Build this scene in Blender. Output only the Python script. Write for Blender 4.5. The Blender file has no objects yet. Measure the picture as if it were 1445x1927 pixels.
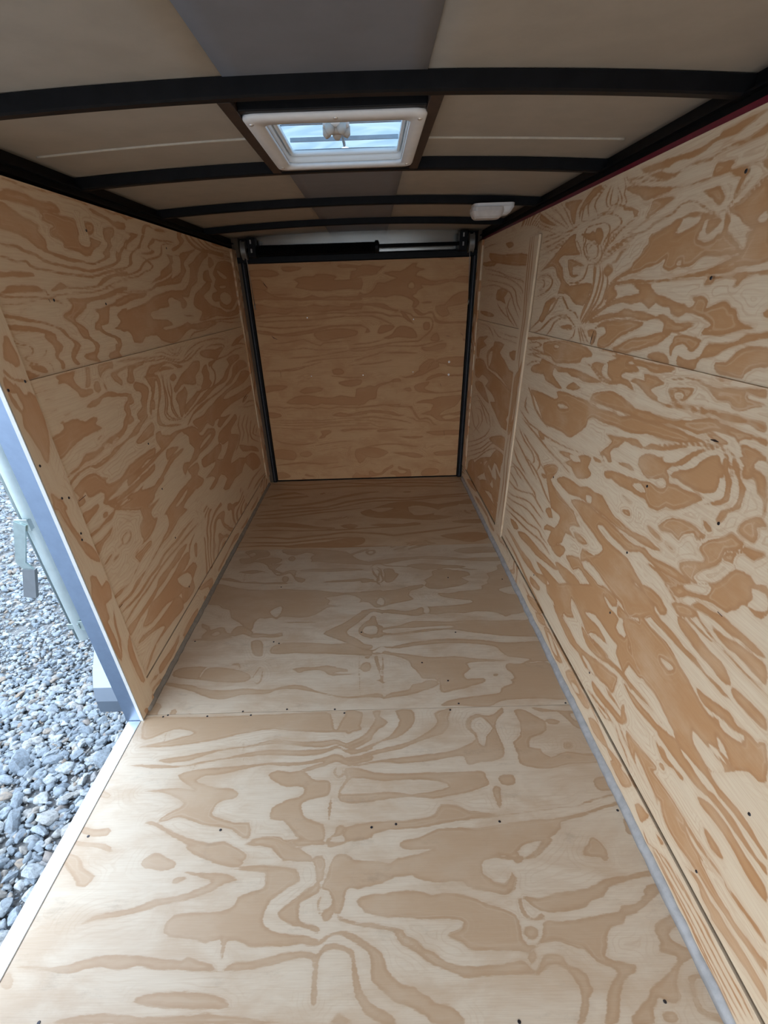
import bpy, bmesh, math, random
import numpy as np
from mathutils import Vector, Matrix

# ------------------------------------------------------------------ camera, sky, exposure
SC = bpy.context.scene
COL = SC.collection
W, D = 1.53, 3.602            # inner width, depth of the rear door
CAM = (0.8491, 0.0, 1.2439)
YAW, PITCH, ROLL = -0.01182, -0.567445, -0.0332


def make_camera():
    cam = bpy.data.cameras.new('camera')
    ob = bpy.data.objects.new('camera', cam)
    COL.objects.link(ob)
    cy, sy, cp, sp = math.cos(YAW), math.sin(YAW), math.cos(PITCH), math.sin(PITCH)
    f = Vector((sy * cp, cy * cp, sp))
    r = Vector((cy, -sy, 0))
    u = r.cross(f)
    cr, sr = math.cos(ROLL), math.sin(ROLL)
    r2, u2 = cr * r + sr * u, -sr * r + cr * u
    m = Matrix((r2, u2, -f)).transposed().to_4x4()
    m.translation = CAM
    ob.matrix_world = m
    cam.sensor_fit = 'VERTICAL'
    cam.sensor_height = 36.0
    cam.sensor_width = 27.0
    cam.lens = 873.637 / 1927 * 36
    cam.shift_x = 17.5 / 1927
    cam.shift_y = 146.5 / 1927
    cam.clip_start = 0.01
    SC.camera = ob


make_camera()
SC.view_settings.view_transform = 'Standard'
SC.view_settings.look = 'None'
SC.view_settings.exposure = 0.22
SC.view_settings.gamma = 1.0
SC.view_settings.use_curve_mapping = False
world = bpy.data.worlds.new('sky')
SC.world = world
world.use_nodes = True
wn = world.node_tree
bg = wn.nodes['Background']
bg.inputs['Color'].default_value = (0.80, 0.93, 1.10, 1)
bg.inputs['Strength'].default_value = 3.2


# ------------------------------------------------------------------ node helpers
def new_mat(name):
    m = bpy.data.materials.new(name)
    m.use_nodes = True
    nt = m.node_tree
    b = nt.nodes['Principled BSDF']
    return m, nt, b


def N(nt, kind, **kw):
    n = nt.nodes.new(kind)
    for k, v in kw.items():
        if k in n.inputs.keys() if isinstance(k, str) else False:
            n.inputs[k].default_value = v
        else:
            setattr(n, k, v)
    return n


def math_node(nt, op, a, b=None, clamp=False):
    n = nt.nodes.new('ShaderNodeMath')
    n.operation = op
    n.use_clamp = clamp
    for i, v in enumerate((a, b)):
        if v is None:
            continue
        if isinstance(v, (int, float)):
            n.inputs[i].default_value = v
        else:
            nt.links.new(v, n.inputs[i])
    return n.outputs[0]


def mix_col(nt, fac, a, b, blend='MIX'):
    n = nt.nodes.new('ShaderNodeMix')
    n.data_type = 'RGBA'
    n.blend_type = blend
    n.clamp_factor = True
    for sock, v in ((n.inputs[0], fac), (n.inputs[6], a), (n.inputs[7], b)):
        if isinstance(v, (int, float)):
            sock.default_value = v
        elif isinstance(v, tuple):
            sock.default_value = v if len(v) == 4 else (*v, 1)
        else:
            nt.links.new(v, sock)
    return n.outputs[2]


def scaled(nt, vec, s):
    n = nt.nodes.new('ShaderNodeVectorMath')
    n.operation = 'MULTIPLY'
    nt.links.new(vec, n.inputs[0])
    n.inputs[1].default_value = s
    return n.outputs[0]


def noise(nt, vec, scale, detail=3.0, rough=0.5, dist=0.0):
    n = nt.nodes.new('ShaderNodeTexNoise')
    n.inputs['Scale'].default_value = scale
    n.inputs['Detail'].default_value = detail
    n.inputs['Roughness'].default_value = rough
    n.inputs['Distortion'].default_value = dist
    if vec is not None:
        nt.links.new(vec, n.inputs['Vector'])
    return n.outputs['Fac']


def ramp(nt, fac, stops, interp='LINEAR'):
    n = nt.nodes.new('ShaderNodeValToRGB')
    n.color_ramp.interpolation = interp
    e = n.color_ramp.elements
    while len(e) < len(stops):
        e.new(0.5)
    for el, (p, c) in zip(e, stops):
        el.position = p
        el.color = c if len(c) == 4 else (*c, 1)
    nt.links.new(fac, n.inputs[0])
    return n.outputs[0]


def maprange(nt, v, a, b, c, d, smooth=True):
    n = nt.nodes.new('ShaderNodeMapRange')
    n.interpolation_type = 'SMOOTHSTEP' if smooth else 'LINEAR'
    nt.links.new(v, n.inputs[0])
    for i, x in enumerate((a, b, c, d)):
        n.inputs[1 + i].default_value = x
    return n.outputs[0]


def bump(nt, b, h, strength, dist):
    n = nt.nodes.new('ShaderNodeBump')
    n.inputs['Strength'].default_value = strength
    n.inputs['Distance'].default_value = dist
    nt.links.new(h, n.inputs['Height'])
    nt.links.new(n.outputs[0], b.inputs['Normal'])


def wood_mat(name, early, late, edge, rough=0.62, soft=4.0, jag=5.0, dirt=0.0, spec=0.35, ring_e=0.34, ring_l=0.30, blotch=0.0):
    """Rotary cut pine: 'grain' is the signed distance in mm to the edge of the dark late wood, 'gp' the
    panel position (u along the grain, v across it, seed) in metres."""
    m, nt, b = new_mat(name)
    ga = N(nt, 'ShaderNodeAttribute', attribute_name='grain').outputs['Fac']
    gp = N(nt, 'ShaderNodeAttribute', attribute_name='gp').outputs['Vector']
    jagn = noise(nt, scaled(nt, gp, (35, 150, 1)), 1.0, 4.0, 0.6)
    fine = noise(nt, scaled(nt, gp, (12, 420, 1)), 1.0, 3.0, 0.6)
    cloud = noise(nt, scaled(nt, gp, (5, 9, 1)), 1.0, 4.0, 0.6)
    streak = noise(nt, scaled(nt, gp, (2.2, 60, 1)), 1.0, 3.0, 0.55, 0.6)
    g = math_node(nt, 'ADD', ga, math_node(nt, 'MULTIPLY', math_node(nt, 'SUBTRACT', jagn, 0.5), jag))
    t = maprange(nt, g, -soft * 0.5, soft * 0.5, 0, 1)
    # late wood is darkest just inside its edge
    ed = maprange(nt, g, 1.0, 12.0, 1, 0)
    lcol = mix_col(nt, math_node(nt, 'MULTIPLY', ed, 0.7), late, edge)
    lcol = mix_col(nt, maprange(nt, cloud, 0.42, 0.75, 0, 0.32), lcol, early)
    halo = maprange(nt, ga, -16.0, 0.0, 0, 0.12)
    ecol = mix_col(nt, math_node(nt, 'ADD', maprange(nt, streak, 0.50, 0.80, 0, 0.24), halo), early, late)
    # finer growth rings run parallel to the outlines
    warp = noise(nt, scaled(nt, gp, (6, 16, 1)), 1.0, 3.0, 0.55)
    ph = math_node(nt, 'MULTIPLY', math_node(nt, 'ADD', ga, math_node(nt, 'MULTIPLY', warp, 34.0)), 0.52)
    rings = maprange(nt, math_node(nt, 'SINE', ph), 0.25, 1.0, 0, 1)
    patch = maprange(nt, noise(nt, scaled(nt, gp, (3.1, 7.3, 1)), 1.0, 2.0, 0.5), 0.42, 0.66, 0, 1)
    rings = math_node(nt, 'MULTIPLY', rings, patch)
    ecol = mix_col(nt, math_node(nt, 'MULTIPLY', rings, ring_e), ecol, late)
    lcol = mix_col(nt, math_node(nt, 'MULTIPLY', math_node(nt, 'MULTIPLY', rings, maprange(nt, ga, 5.0, 20.0, 1, 0.15)), ring_l), lcol, early)
    if blotch:
        ecol = mix_col(nt, maprange(nt, noise(nt, scaled(nt, gp, (4.2, 8.5, 1.3)), 1.0, 5.0, 0.62, 0.4), 0.40, 0.68, 0, blotch), ecol, late)
    c = mix_col(nt, t, ecol, lcol)
    c = mix_col(nt, maprange(nt, fine, 0.35, 0.75, 0.0, 0.22), c, edge)
    if dirt:
        dn = noise(nt, scaled(nt, gp, (7, 14, 1)), 1.0, 6.0, 0.72)
        c = mix_col(nt, maprange(nt, dn, 0.56, 0.75, 0, dirt), c, (0.22, 0.17, 0.12))
    nt.links.new(c, b.inputs['Base Color'])
    b.inputs['Roughness'].default_value = rough
    b.inputs['Specular IOR Level'].default_value = spec
    bump(nt, b, fine, 0.10, 0.002)
    return m


def plain_mat(name, col, rough=0.5, metal=0.0, var=0.08, scale=30.0, spec=0.5, bumps=0.0):
    m, nt, b = new_mat(name)
    tc = N(nt, 'ShaderNodeTexCoord').outputs['Object']
    n = noise(nt, tc, scale, 4.0, 0.6)
    c = mix_col(nt, maprange(nt, n, 0.3, 0.7, 0, 1), tuple(x * (1 - var) for x in col), tuple(min(1, x * (1 + var)) for x in col))
    nt.links.new(c, b.inputs['Base Color'])
    b.inputs['Roughness'].default_value = rough
    b.inputs['Metallic'].default_value = metal
    b.inputs['Specular IOR Level'].default_value = spec
    if bumps:
        bump(nt, b, n, bumps, 0.002)
    return m


PINE = (0.74, 0.585, 0.385)


def pine(k=1.0, tint=(1, 1, 1), late=(0.71, 0.48, 0.35), edge=(0.61, 0.385, 0.26)):
    e = tuple(min(0.9, c * k * t) for c, t in zip(PINE, tint))
    return e, tuple(c * l for c, l in zip(e, late)), tuple(c * l for c, l in zip(e, edge))


WOOD_FLOOR = wood_mat('plywood_floor', *pine(0.96, (0.94, 1.03, 1.24), (0.76, 0.635, 0.53), (0.66, 0.51, 0.39)), 0.40, 4.0, 10.0, 0.25, 0.5, 0.26, 0.22, 0.62)
WOOD_FAR = wood_mat('plywood_far_sheet', *pine(0.92, (0.97, 0.95, 0.98), (0.74, 0.57, 0.44), (0.64, 0.46, 0.33)), 0.45, 4.0, 8.0, 0.15, 0.4, 0.4, 0.25, 0.4)
WOOD_RIGHT = wood_mat('plywood_right', *pine(1.16, (0.97, 1.01, 1.10), (0.71, 0.48, 0.315), (0.60, 0.37, 0.225)), jag=8.0)
WOOD_LEFT = wood_mat('plywood_left', *pine(1.12, (0.99, 1.0, 1.05), (0.77, 0.56, 0.44), (0.68, 0.46, 0.33)), jag=7.0)
WOOD_DOOR = wood_mat('plywood_door', *pine(0.88, (1.04, 0.80, 0.60), (0.80, 0.66, 0.56), (0.66, 0.49, 0.37)), soft=7.0, jag=9.0, ring_e=0.5, ring_l=0.3, blotch=0.6)
BLACK = plain_mat('black_steel', (0.006, 0.006, 0.007), 0.5, 0.0, 0.25, spec=0.18)
BROWN = plain_mat('rusty_primer', (0.032, 0.018, 0.012), 0.6, 0.0, 0.3)
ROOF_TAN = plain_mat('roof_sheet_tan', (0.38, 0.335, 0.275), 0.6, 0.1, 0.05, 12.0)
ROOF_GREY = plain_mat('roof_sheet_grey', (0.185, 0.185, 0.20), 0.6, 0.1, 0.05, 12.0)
ALU = plain_mat('aluminium', (0.80, 0.81, 0.82), 0.32, 1.0, 0.04)
GALV = plain_mat('galvanised_steel', (0.48, 0.45, 0.40), 0.20, 0.9, 0.05, 5.0)
TRIMM = plain_mat('trim_bead', (0.62, 0.63, 0.61), 0.45, 0.3, 0.04)
SKIN = plain_mat('outer_skin', (0.30, 0.315, 0.34), 0.4, 0.0, 0.04)
JAMB_REFLECT = plain_mat('jamb_blue_reflection', (0.27, 0.345, 0.47), 0.38, 1.0, 0.04)  # jamb aluminium with a bluish reflection painted into its base colour
ZINC = plain_mat('zinc_plate', (0.45, 0.54, 0.54), 0.30, 1.0, 0.10, 25.0)
WHITE = plain_mat('white_plastic', (0.80, 0.80, 0.80), 0.35, 0.0, 0.02)
GREY = plain_mat('grey_casting', (0.33, 0.33, 0.31), 0.45, 0.6, 0.15)
CAULK = plain_mat('grey_caulk', (0.42, 0.42, 0.42), 0.4, 0.0, 0.12, 40.0)
CAULK_DARK = plain_mat('dark_caulk', (0.28, 0.25, 0.21), 0.6, 0.0, 0.12, 40.0)  # darker, warmer grey for the left bead
SCREW = plain_mat('dark_screw', (0.05, 0.05, 0.06), 0.35, 0.7, 0.2)
SCREW_BRIGHT = plain_mat('bright_screw', (0.75, 0.75, 0.74), 0.3, 0.9, 0.1)
GRIP = plain_mat('grey_vinyl_grip', (0.16, 0.18, 0.20), 0.5, 0.0, 0.08)
MAROON = plain_mat('maroon_skin', (0.16, 0.012, 0.03), 0.35, 0.0, 0.1)
DARK_WOOD = plain_mat('dark_timber', (0.12, 0.08, 0.05), 0.8)


# ------------------------------------------------------------------ object helpers
def link(name, me, mat=None, parent=None):
    o = bpy.data.objects.new(name, me)
    COL.objects.link(o)
    if mat is not None:
        me.materials.append(mat)
    if parent is not None:
        o.parent = parent
    return o


def from_bm(name, bm, mat, parent=None, smooth=False):
    bmesh.ops.recalc_face_normals(bm, faces=bm.faces[:])
    me = bpy.data.meshes.new(name)
    bm.to_mesh(me)
    bm.free()
    if smooth:
        me.polygons.foreach_set('use_smooth', [True] * len(me.polygons))
    return link(name, me, mat, parent)


def add_box(bm, lo, hi, bev=0.0):
    vs = [bm.verts.new((x, y, z)) for z in (lo[2], hi[2]) for y in (lo[1], hi[1]) for x in (lo[0], hi[0])]
    fs = [bm.faces.new([vs[i] for i in q]) for q in ((0, 2, 3, 1), (4, 5, 7, 6), (0, 1, 5, 4), (2, 6, 7, 3), (0, 4, 6, 2), (1, 3, 7, 5))]
    if bev:
        es = list({e for f in fs for e in f.edges})
        bmesh.ops.bevel(bm, geom=es, offset=bev, segments=2, affect='EDGES', profile=0.5)


def box(name, lo, hi, mat, parent=None, bev=0.0):
    bm = bmesh.new()
    add_box(bm, lo, hi, bev)
    return from_bm(name, bm, mat, parent)


def add_tube(bm, pts, r, n=12, caps=True):
    pts = [Vector(p) for p in pts]
    rings = []
    prev = None
    for i, p in enumerate(pts):
        t = (pts[min(i + 1, len(pts) - 1)] - pts[max(i - 1, 0)]).normalized()
        if prev is None:
            a = t.orthogonal().normalized()
        else:
            a = (prev - t * prev.dot(t)).normalized()
        prev = a
        b = t.cross(a)
        rr = r[i] if isinstance(r, (list, tuple)) else r
        rings.append([bm.verts.new(p + rr * (math.cos(2 * math.pi * k / n) * a + math.sin(2 * math.pi * k / n) * b)) for k in range(n)])
    for A, B in zip(rings[:-1], rings[1:]):
        for k in range(n):
            bm.faces.new((A[k], A[(k + 1) % n], B[(k + 1) % n], B[k]))
    if caps:
        bm.faces.new(rings[0])
        bm.faces.new(list(reversed(rings[-1])))


def tube(name, pts, r, mat, parent=None, n=12, smooth=True):
    bm = bmesh.new()
    add_tube(bm, pts, r, n)
    return from_bm(name, bm, mat, parent, smooth)


def extrude_profile(name, prof, axis, a, b, mat, parent=None, smooth=False):
    """closed 2d profile (p,q) pushed along axis from a to b; axis 0: (y,z), 1: (x,z), 2: (x,y)"""
    bm = bmesh.new()

    def P(p, t):
        return {0: (t, p[0], p[1]), 1: (p[0], t, p[1]), 2: (p[0], p[1], t)}[axis]
    A = [bm.verts.new(P(p, a)) for p in prof]
    B = [bm.verts.new(P(p, b)) for p in prof]
    n = len(prof)
    for k in range(n):
        bm.faces.new((A[k], A[(k + 1) % n], B[(k + 1) % n], B[k]))
    bm.faces.new(A)
    bm.faces.new(list(reversed(B)))
    return from_bm(name, bm, mat, parent, smooth)


def empty(name, loc, label=None, cat=None, group=None, kind=None):
    o = bpy.data.objects.new(name, None)
    COL.objects.link(o)
    o.location = loc
    tag(o, label, cat, group, kind)
    return o


def tag(o, label=None, cat=None, group=None, kind=None):
    for k, v in (('label', label), ('category', cat), ('group', group), ('kind', kind)):
        if v:
            o[k] = v
    return o


# ------------------------------------------------------------------ plywood grain
TRACE = {}


def decode(s):
    """outlines of late wood (+) and early wood islands (-) in mm, rounded off with a Catmull-Rom pass"""
    out = []
    for part in s.split(';'):
        part = part.strip()
        a = np.array([[int(q) for q in p.split(',')] for p in part[1:].split()], float)
        p0, p2, p3 = np.roll(a, 1, 0), np.roll(a, -1, 0), np.roll(a, -2, 0)
        mid = (-p0 + 9 * a + 9 * p2 - p3) / 16
        a = np.stack([a, mid], 1).reshape(-1, 2)
        out.append((1 if part[0] == '+' else -1, a / 1000.0))
    return out


TRACE['floor_near'] = decode('''+10,1148 91,1149 197,1146 386,1149 561,1154 652,1153 670,1135 679,1102 683,1079 693,1078 701,1101 712,1130 731,1149 770,1153 780,1136 771,1091 777,1071 740,1064 691,1064 628,1065 534,1075 469,1084 408,1074 349,1061 292,1043 221,1031 163,1023 103,1019 41,1020 68,1031 124,1044 174,1062 207,1076 150,1094 110,1083 69,1057 31,1058;
+122,969 190,980 235,989 303,1004 385,1014 454,1031 489,1041 540,1032 601,1028 650,1029 686,1035 718,1022 748,1009 784,1032 812,1062 812,1032 779,1007 743,992 706,1009 682,1013 652,1003 592,1008 517,1020 468,1021 421,1013 362,1007 305,995 262,978 231,965 197,959 151,957;
+34,953 142,950 214,945 246,954 290,963 341,972 403,987 473,999 545,995 617,995 665,999 694,1010 719,995 743,987 785,999 812,1009 812,991 779,981 744,972 707,996 689,995 655,978 596,970 524,976 477,978 418,974 360,968 292,956 248,947 204,939 117,937;
+208,911 254,929 322,935 379,939 436,944 505,949 581,948 633,957 667,967 690,977 714,971 739,952 774,957 812,966 812,950 780,940 740,930 710,943 692,945 664,932 631,920 603,914 591,920 624,934 657,946 589,936 525,935 484,941 427,931 384,920 330,908 296,906 272,890 299,877 342,863 376,863 407,850 413,837 402,826 366,818 355,798 353,778 380,766 426,752 467,751 477,709 457,707 421,731 376,742 333,748 263,772 230,762 203,762 230,789 260,812 224,836 179,852 122,857 153,862 230,866 277,859 234,885;
+490,904 516,920 558,912 591,918 613,904 629,888 652,881 680,880 687,861 686,837 668,825 626,817 606,803 615,775 632,758 675,741 683,709 675,692 630,695 602,711 584,732 560,754 523,760 522,794 546,810 571,822 597,827 611,851 587,863 554,861 518,878;
+698,925 691,904 710,886 727,899 721,919 719,919 720,903 710,895 699,906 701,924;
+691,825 685,790 689,757 692,756 694,789 694,824;
+386,1018 400,960 401,960 388,1018;
+90,1152 105,1088 118,1026 119,1025 108,1087 91,1152;
+235,951 236,936 251,931 253,944 241,953 241,952 250,943 249,934 238,938 236,951;
+734,924 774,920 812,905 812,886 786,896 747,884 726,854 722,833 811,833 811,807 782,808 734,806 715,815 711,836 718,860 733,885;
+714,735 732,737 738,724 723,708 704,704 697,691 734,693 754,703 760,728 778,733 811,732 811,701 779,700 739,688 710,679 691,679 689,699 708,714;
+369,696 408,700 442,684 477,664 471,647 403,648 370,662 334,682 299,697 244,724 204,746 169,755 187,763 238,740 304,712;
+481,701 512,710 563,707 583,689 617,676 649,656 655,643 578,645 543,677 491,688;
+718,1157 765,1156 777,1133 770,1084 744,1061 722,1062;
+812,1152 843,1155 839,1131 868,1100 834,1073 811,1041 768,1015 725,1003 724,1016 753,1029 789,1055 811,1092 823,1121;
+893,1154 952,1156 961,1117 946,1079 915,1047 881,1030 848,1022 811,1000 769,980 726,979 725,994 768,993 804,1009 841,1026 870,1043 890,1071 907,1109;
+1028,1137 1069,1154 1093,1159 1075,1113 1075,1084 1047,1047 1001,1031 949,1010 904,989 854,978 804,966 769,955 728,948 727,962 769,967 819,987 883,1003 935,1019 981,1045 1021,1076 1036,1105;
+1129,1073 1138,1107 1173,1130 1217,1119 1253,1143 1272,1158 1270,1132 1245,1108 1229,1070 1233,1024 1237,980 1226,950 1185,935 1143,932 1110,923 1104,950 1092,958 1034,948 964,937 894,935 839,941 770,928 742,927 784,938 839,949 917,959 980,966 1059,976 1112,996 1153,1022 1143,1049;
-1156,1101 1186,1115 1201,1100 1217,1066 1191,1034 1176,994 1161,1008 1161,1044 1147,1068;
+729,923 770,922 818,905 899,898 981,901 1055,899 1137,902 1156,896 1159,877 1163,858 1139,844 1084,827 1030,818 991,812 928,820 863,815 811,806 766,803 734,806 733,829 798,834 864,838 928,828 994,837 1041,850 1011,869 932,877 851,873 791,883 730,892;
+1192,876 1214,887 1240,884 1243,863 1229,851 1200,853;
+1172,847 1191,845 1188,818 1186,797 1179,780 1171,783 1169,804 1166,825;
+1308,1141 1338,1145 1358,1133 1381,1109 1402,1089 1393,1051 1366,1033 1333,1021 1320,986 1353,978 1352,964 1374,946 1398,954 1429,966 1482,956 1532,953 1535,926 1481,919 1412,917 1360,903 1307,908 1271,925 1274,962 1271,1005 1300,1031 1315,1086;
+1372,1155 1445,1140 1518,1132 1531,1124 1499,1120 1503,1090 1529,1090 1522,1052 1493,1062 1481,1091 1457,1131 1403,1131;
+1405,1098 1431,1099 1451,1090 1439,1077 1410,1079;
+1434,1000 1456,1001 1458,984 1443,974 1427,979;
+1480,867 1529,873 1528,849 1532,820 1489,810 1454,801 1418,791 1395,778 1338,776 1273,768 1209,762 1165,760 1123,768 1087,772 1064,786 1040,793 1008,793 986,764 941,752 891,747 811,746 738,731 739,694 799,696 811,708 860,722 933,724 1001,735 1082,746 1145,751 1208,759 1285,767 1350,776 1402,781 1458,797 1536,816 1529,827 1482,824 1471,843;
+885,676 894,691 937,699 993,722 1054,724 1102,721 1152,728 1190,734 1265,742 1315,744 1366,752 1420,764 1484,783 1530,795 1525,783 1480,773 1416,754 1388,745 1335,734 1326,715 1284,686 1247,680 1209,669 1178,642 1145,648 1121,640 1093,616 1100,594 1140,578 1166,604 1166,572 1051,571 1043,585 988,586 955,586 928,593 895,609 861,594 811,579 745,577 741,656 765,644 811,638 857,631 880,645 933,655 975,669 916,665;
-1102,635 1143,639 1165,625 1157,593 1135,581 1105,594 1092,610;
+1374,660 1397,689 1412,683 1425,659 1419,631 1407,629 1397,645 1366,640 1358,649;
+1506,736 1530,748 1528,711 1526,689 1500,696 1501,717;
+1199,636 1240,657 1274,692 1295,685 1263,657 1235,640;
+307,689 341,694 404,684 445,662 473,645 464,631 417,637 372,652 332,668;
+468,691 507,702 574,701 600,682 645,658 664,641 629,644 585,665 547,683 499,684;
+454,626 503,636 562,632 615,623 625,606 619,588 583,571 566,559 557,534 551,511 565,493 603,481 665,475 689,466 690,460 632,459 592,457 537,454 515,463 478,468 477,434 470,442 462,472 429,464 390,473 337,479 320,497 336,524 393,528 446,529 475,541 481,560 507,570 543,582 561,605 536,616;
+323,623 376,619 422,618 459,607 469,599 440,591 407,572 372,560 342,553 301,546 258,533 204,522 153,516 117,505 142,527 208,536 246,547 274,559 327,565 376,582 405,597 368,609;
+584,520 605,538 634,562 664,582 678,589 680,566 651,552 634,538 638,509 663,498 687,490 688,479 659,489 611,501;
+3,428 44,428 96,424 141,431 185,443 250,444 322,439 383,433 396,439 424,431 455,424 472,410 483,412 499,426 543,429 581,437 619,444 659,446 684,439 687,415 696,369 689,347 682,369 681,399 676,429 641,431 593,422 546,413 479,410 430,411 380,415 331,416 289,423 252,417 205,422 172,419 142,411 84,418 32,423;
+-3,402 6,417 26,401 29,390 17,386;
+303,599 316,612 340,608 316,594;
+328,374 394,377 461,374 496,364 514,350 450,347 375,350 306,360;
+161,328 195,340 258,343 325,338 389,337 452,340 522,336 592,328 593,322;
+203,650 229,673 269,660 299,643 282,626 222,633;
+567,701 673,699 684,683 649,684 615,680 589,690;
+537,623 565,627 609,621 624,610 629,592 609,584 589,569 568,555 552,547;
+653,650 681,655 690,636 689,617 687,595 665,578 644,562 636,542 637,510 652,499 674,498 687,490 684,479 657,491 626,495 607,511 584,519 598,538 627,558 647,575 669,587 666,613 662,632;
+711,654 744,658 764,643 803,640 841,637 860,632 879,646 928,649 967,653 992,662 1022,667 1103,662 1132,659 1152,645 1189,658 1194,639 1174,635 1104,641 1089,614 1099,596 1136,576 1164,595 1166,569 1149,557 1135,553 1101,560 1061,567 1046,580 1024,587 968,583 937,593 924,602 887,600 859,596 831,588 798,582 771,579 748,571 745,548 737,520 720,520 713,548 703,569 684,576 695,604;
+772,547 803,559 844,562 876,566 912,567 939,563 956,556 984,560 1019,557 1054,550 1086,534 1119,525 1150,509 1156,482 1154,461 1168,443 1165,433 1140,437 1099,439 1050,440 1026,444 1012,456 984,467 989,474 1021,488 1019,500 985,504 942,503 907,506 873,508 829,511 794,521;
+729,514 751,508 777,500 812,498 855,489 884,483 888,474 917,461 928,447 948,441 966,426 993,415 1041,411 1093,414 1135,420 1153,413 1154,397 1097,396 1037,392 1009,391 987,402 949,413 926,426 907,440 882,451 867,466 859,480 820,486 778,493 734,505;
+566,470 592,470 626,468 660,467 690,465 706,475 731,482 752,482 782,471 808,456 832,441 840,424 848,404 863,391 874,382 902,378 909,370 931,361 938,353 968,348 989,335 997,317 930,318 924,327 902,339 880,348 858,354 839,367 816,383 808,395 808,428 795,446 770,460 744,473 715,472 699,461 682,454 653,458 611,455 569,456;
+574,432 606,438 634,445 659,444 684,439 692,445 703,456 728,459 754,453 771,442 775,419 782,399 788,377 800,361 819,346 849,334 860,319 834,319 815,325 797,335 785,350 773,371 768,399 765,429 750,443 725,448 704,443 693,430 693,407 690,381 689,351 683,354 682,381 685,407 681,430 656,434 624,428 576,418;
+686,521 683,541 687,557 684,558 677,541 683,521;
+689,525 706,532 716,548 708,565 720,548 720,520 708,505 695,505;
+733,330 744,337 759,330 771,320 726,321;
+564,485 590,483 590,480 565,480;
+1364,655 1379,669 1409,683 1421,653 1414,630 1400,637 1377,638;
+1183,642 1207,644 1193,625 1175,630;
+1178,552 1211,543 1259,555 1296,558 1344,566 1397,586 1445,591 1486,599 1529,603 1525,590 1479,586 1429,575 1393,565 1371,544 1341,537 1318,522 1272,515 1228,513 1204,520 1186,536;
+1222,496 1256,494 1300,499 1346,506 1392,512 1406,524 1438,527 1469,547 1484,567 1527,573 1529,560 1493,542 1455,519 1422,504 1404,501 1393,486 1360,479 1343,458 1337,440 1325,427 1341,417 1382,409 1377,396 1350,384 1334,366 1320,342 1312,325 1299,313 1277,313 1291,337 1304,363 1323,384 1340,397 1321,407 1301,417 1285,438 1270,441 1248,449 1226,456 1191,450 1171,439 1159,440 1154,450 1183,450 1203,474 1207,489;
+1163,540 1173,544 1173,520 1189,501 1210,512 1215,500 1188,497 1166,509;
+1158,479 1181,486 1194,475 1182,460 1165,461;
+1172,443 1175,426 1160,413 1155,426;
+1043,411 1076,414 1104,415 1138,421 1152,414 1164,401 1175,412 1189,429 1214,432 1232,427 1239,411 1257,405 1272,395 1273,376 1274,364 1260,352 1253,334 1234,314 1223,314 1241,343 1248,367 1244,383 1232,402 1211,412 1189,406 1170,393 1139,397 1099,396 1040,395;
+1470,488 1518,506 1526,506 1522,484 1496,473 1484,459 1496,445 1522,432 1513,420 1490,411 1469,395 1453,373 1451,355 1437,343 1416,347 1404,353 1394,341 1382,333 1375,312 1328,313 1354,336 1381,353 1398,371 1427,383 1457,402 1481,418 1467,428 1445,432 1458,449 1456,470;
+1484,387 1510,391 1524,389 1522,380 1500,382 1489,370 1483,346 1491,328 1518,325 1516,310 1495,317 1473,328 1472,346;
+1399,329 1423,332 1426,318 1412,312 1397,318''')
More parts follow.
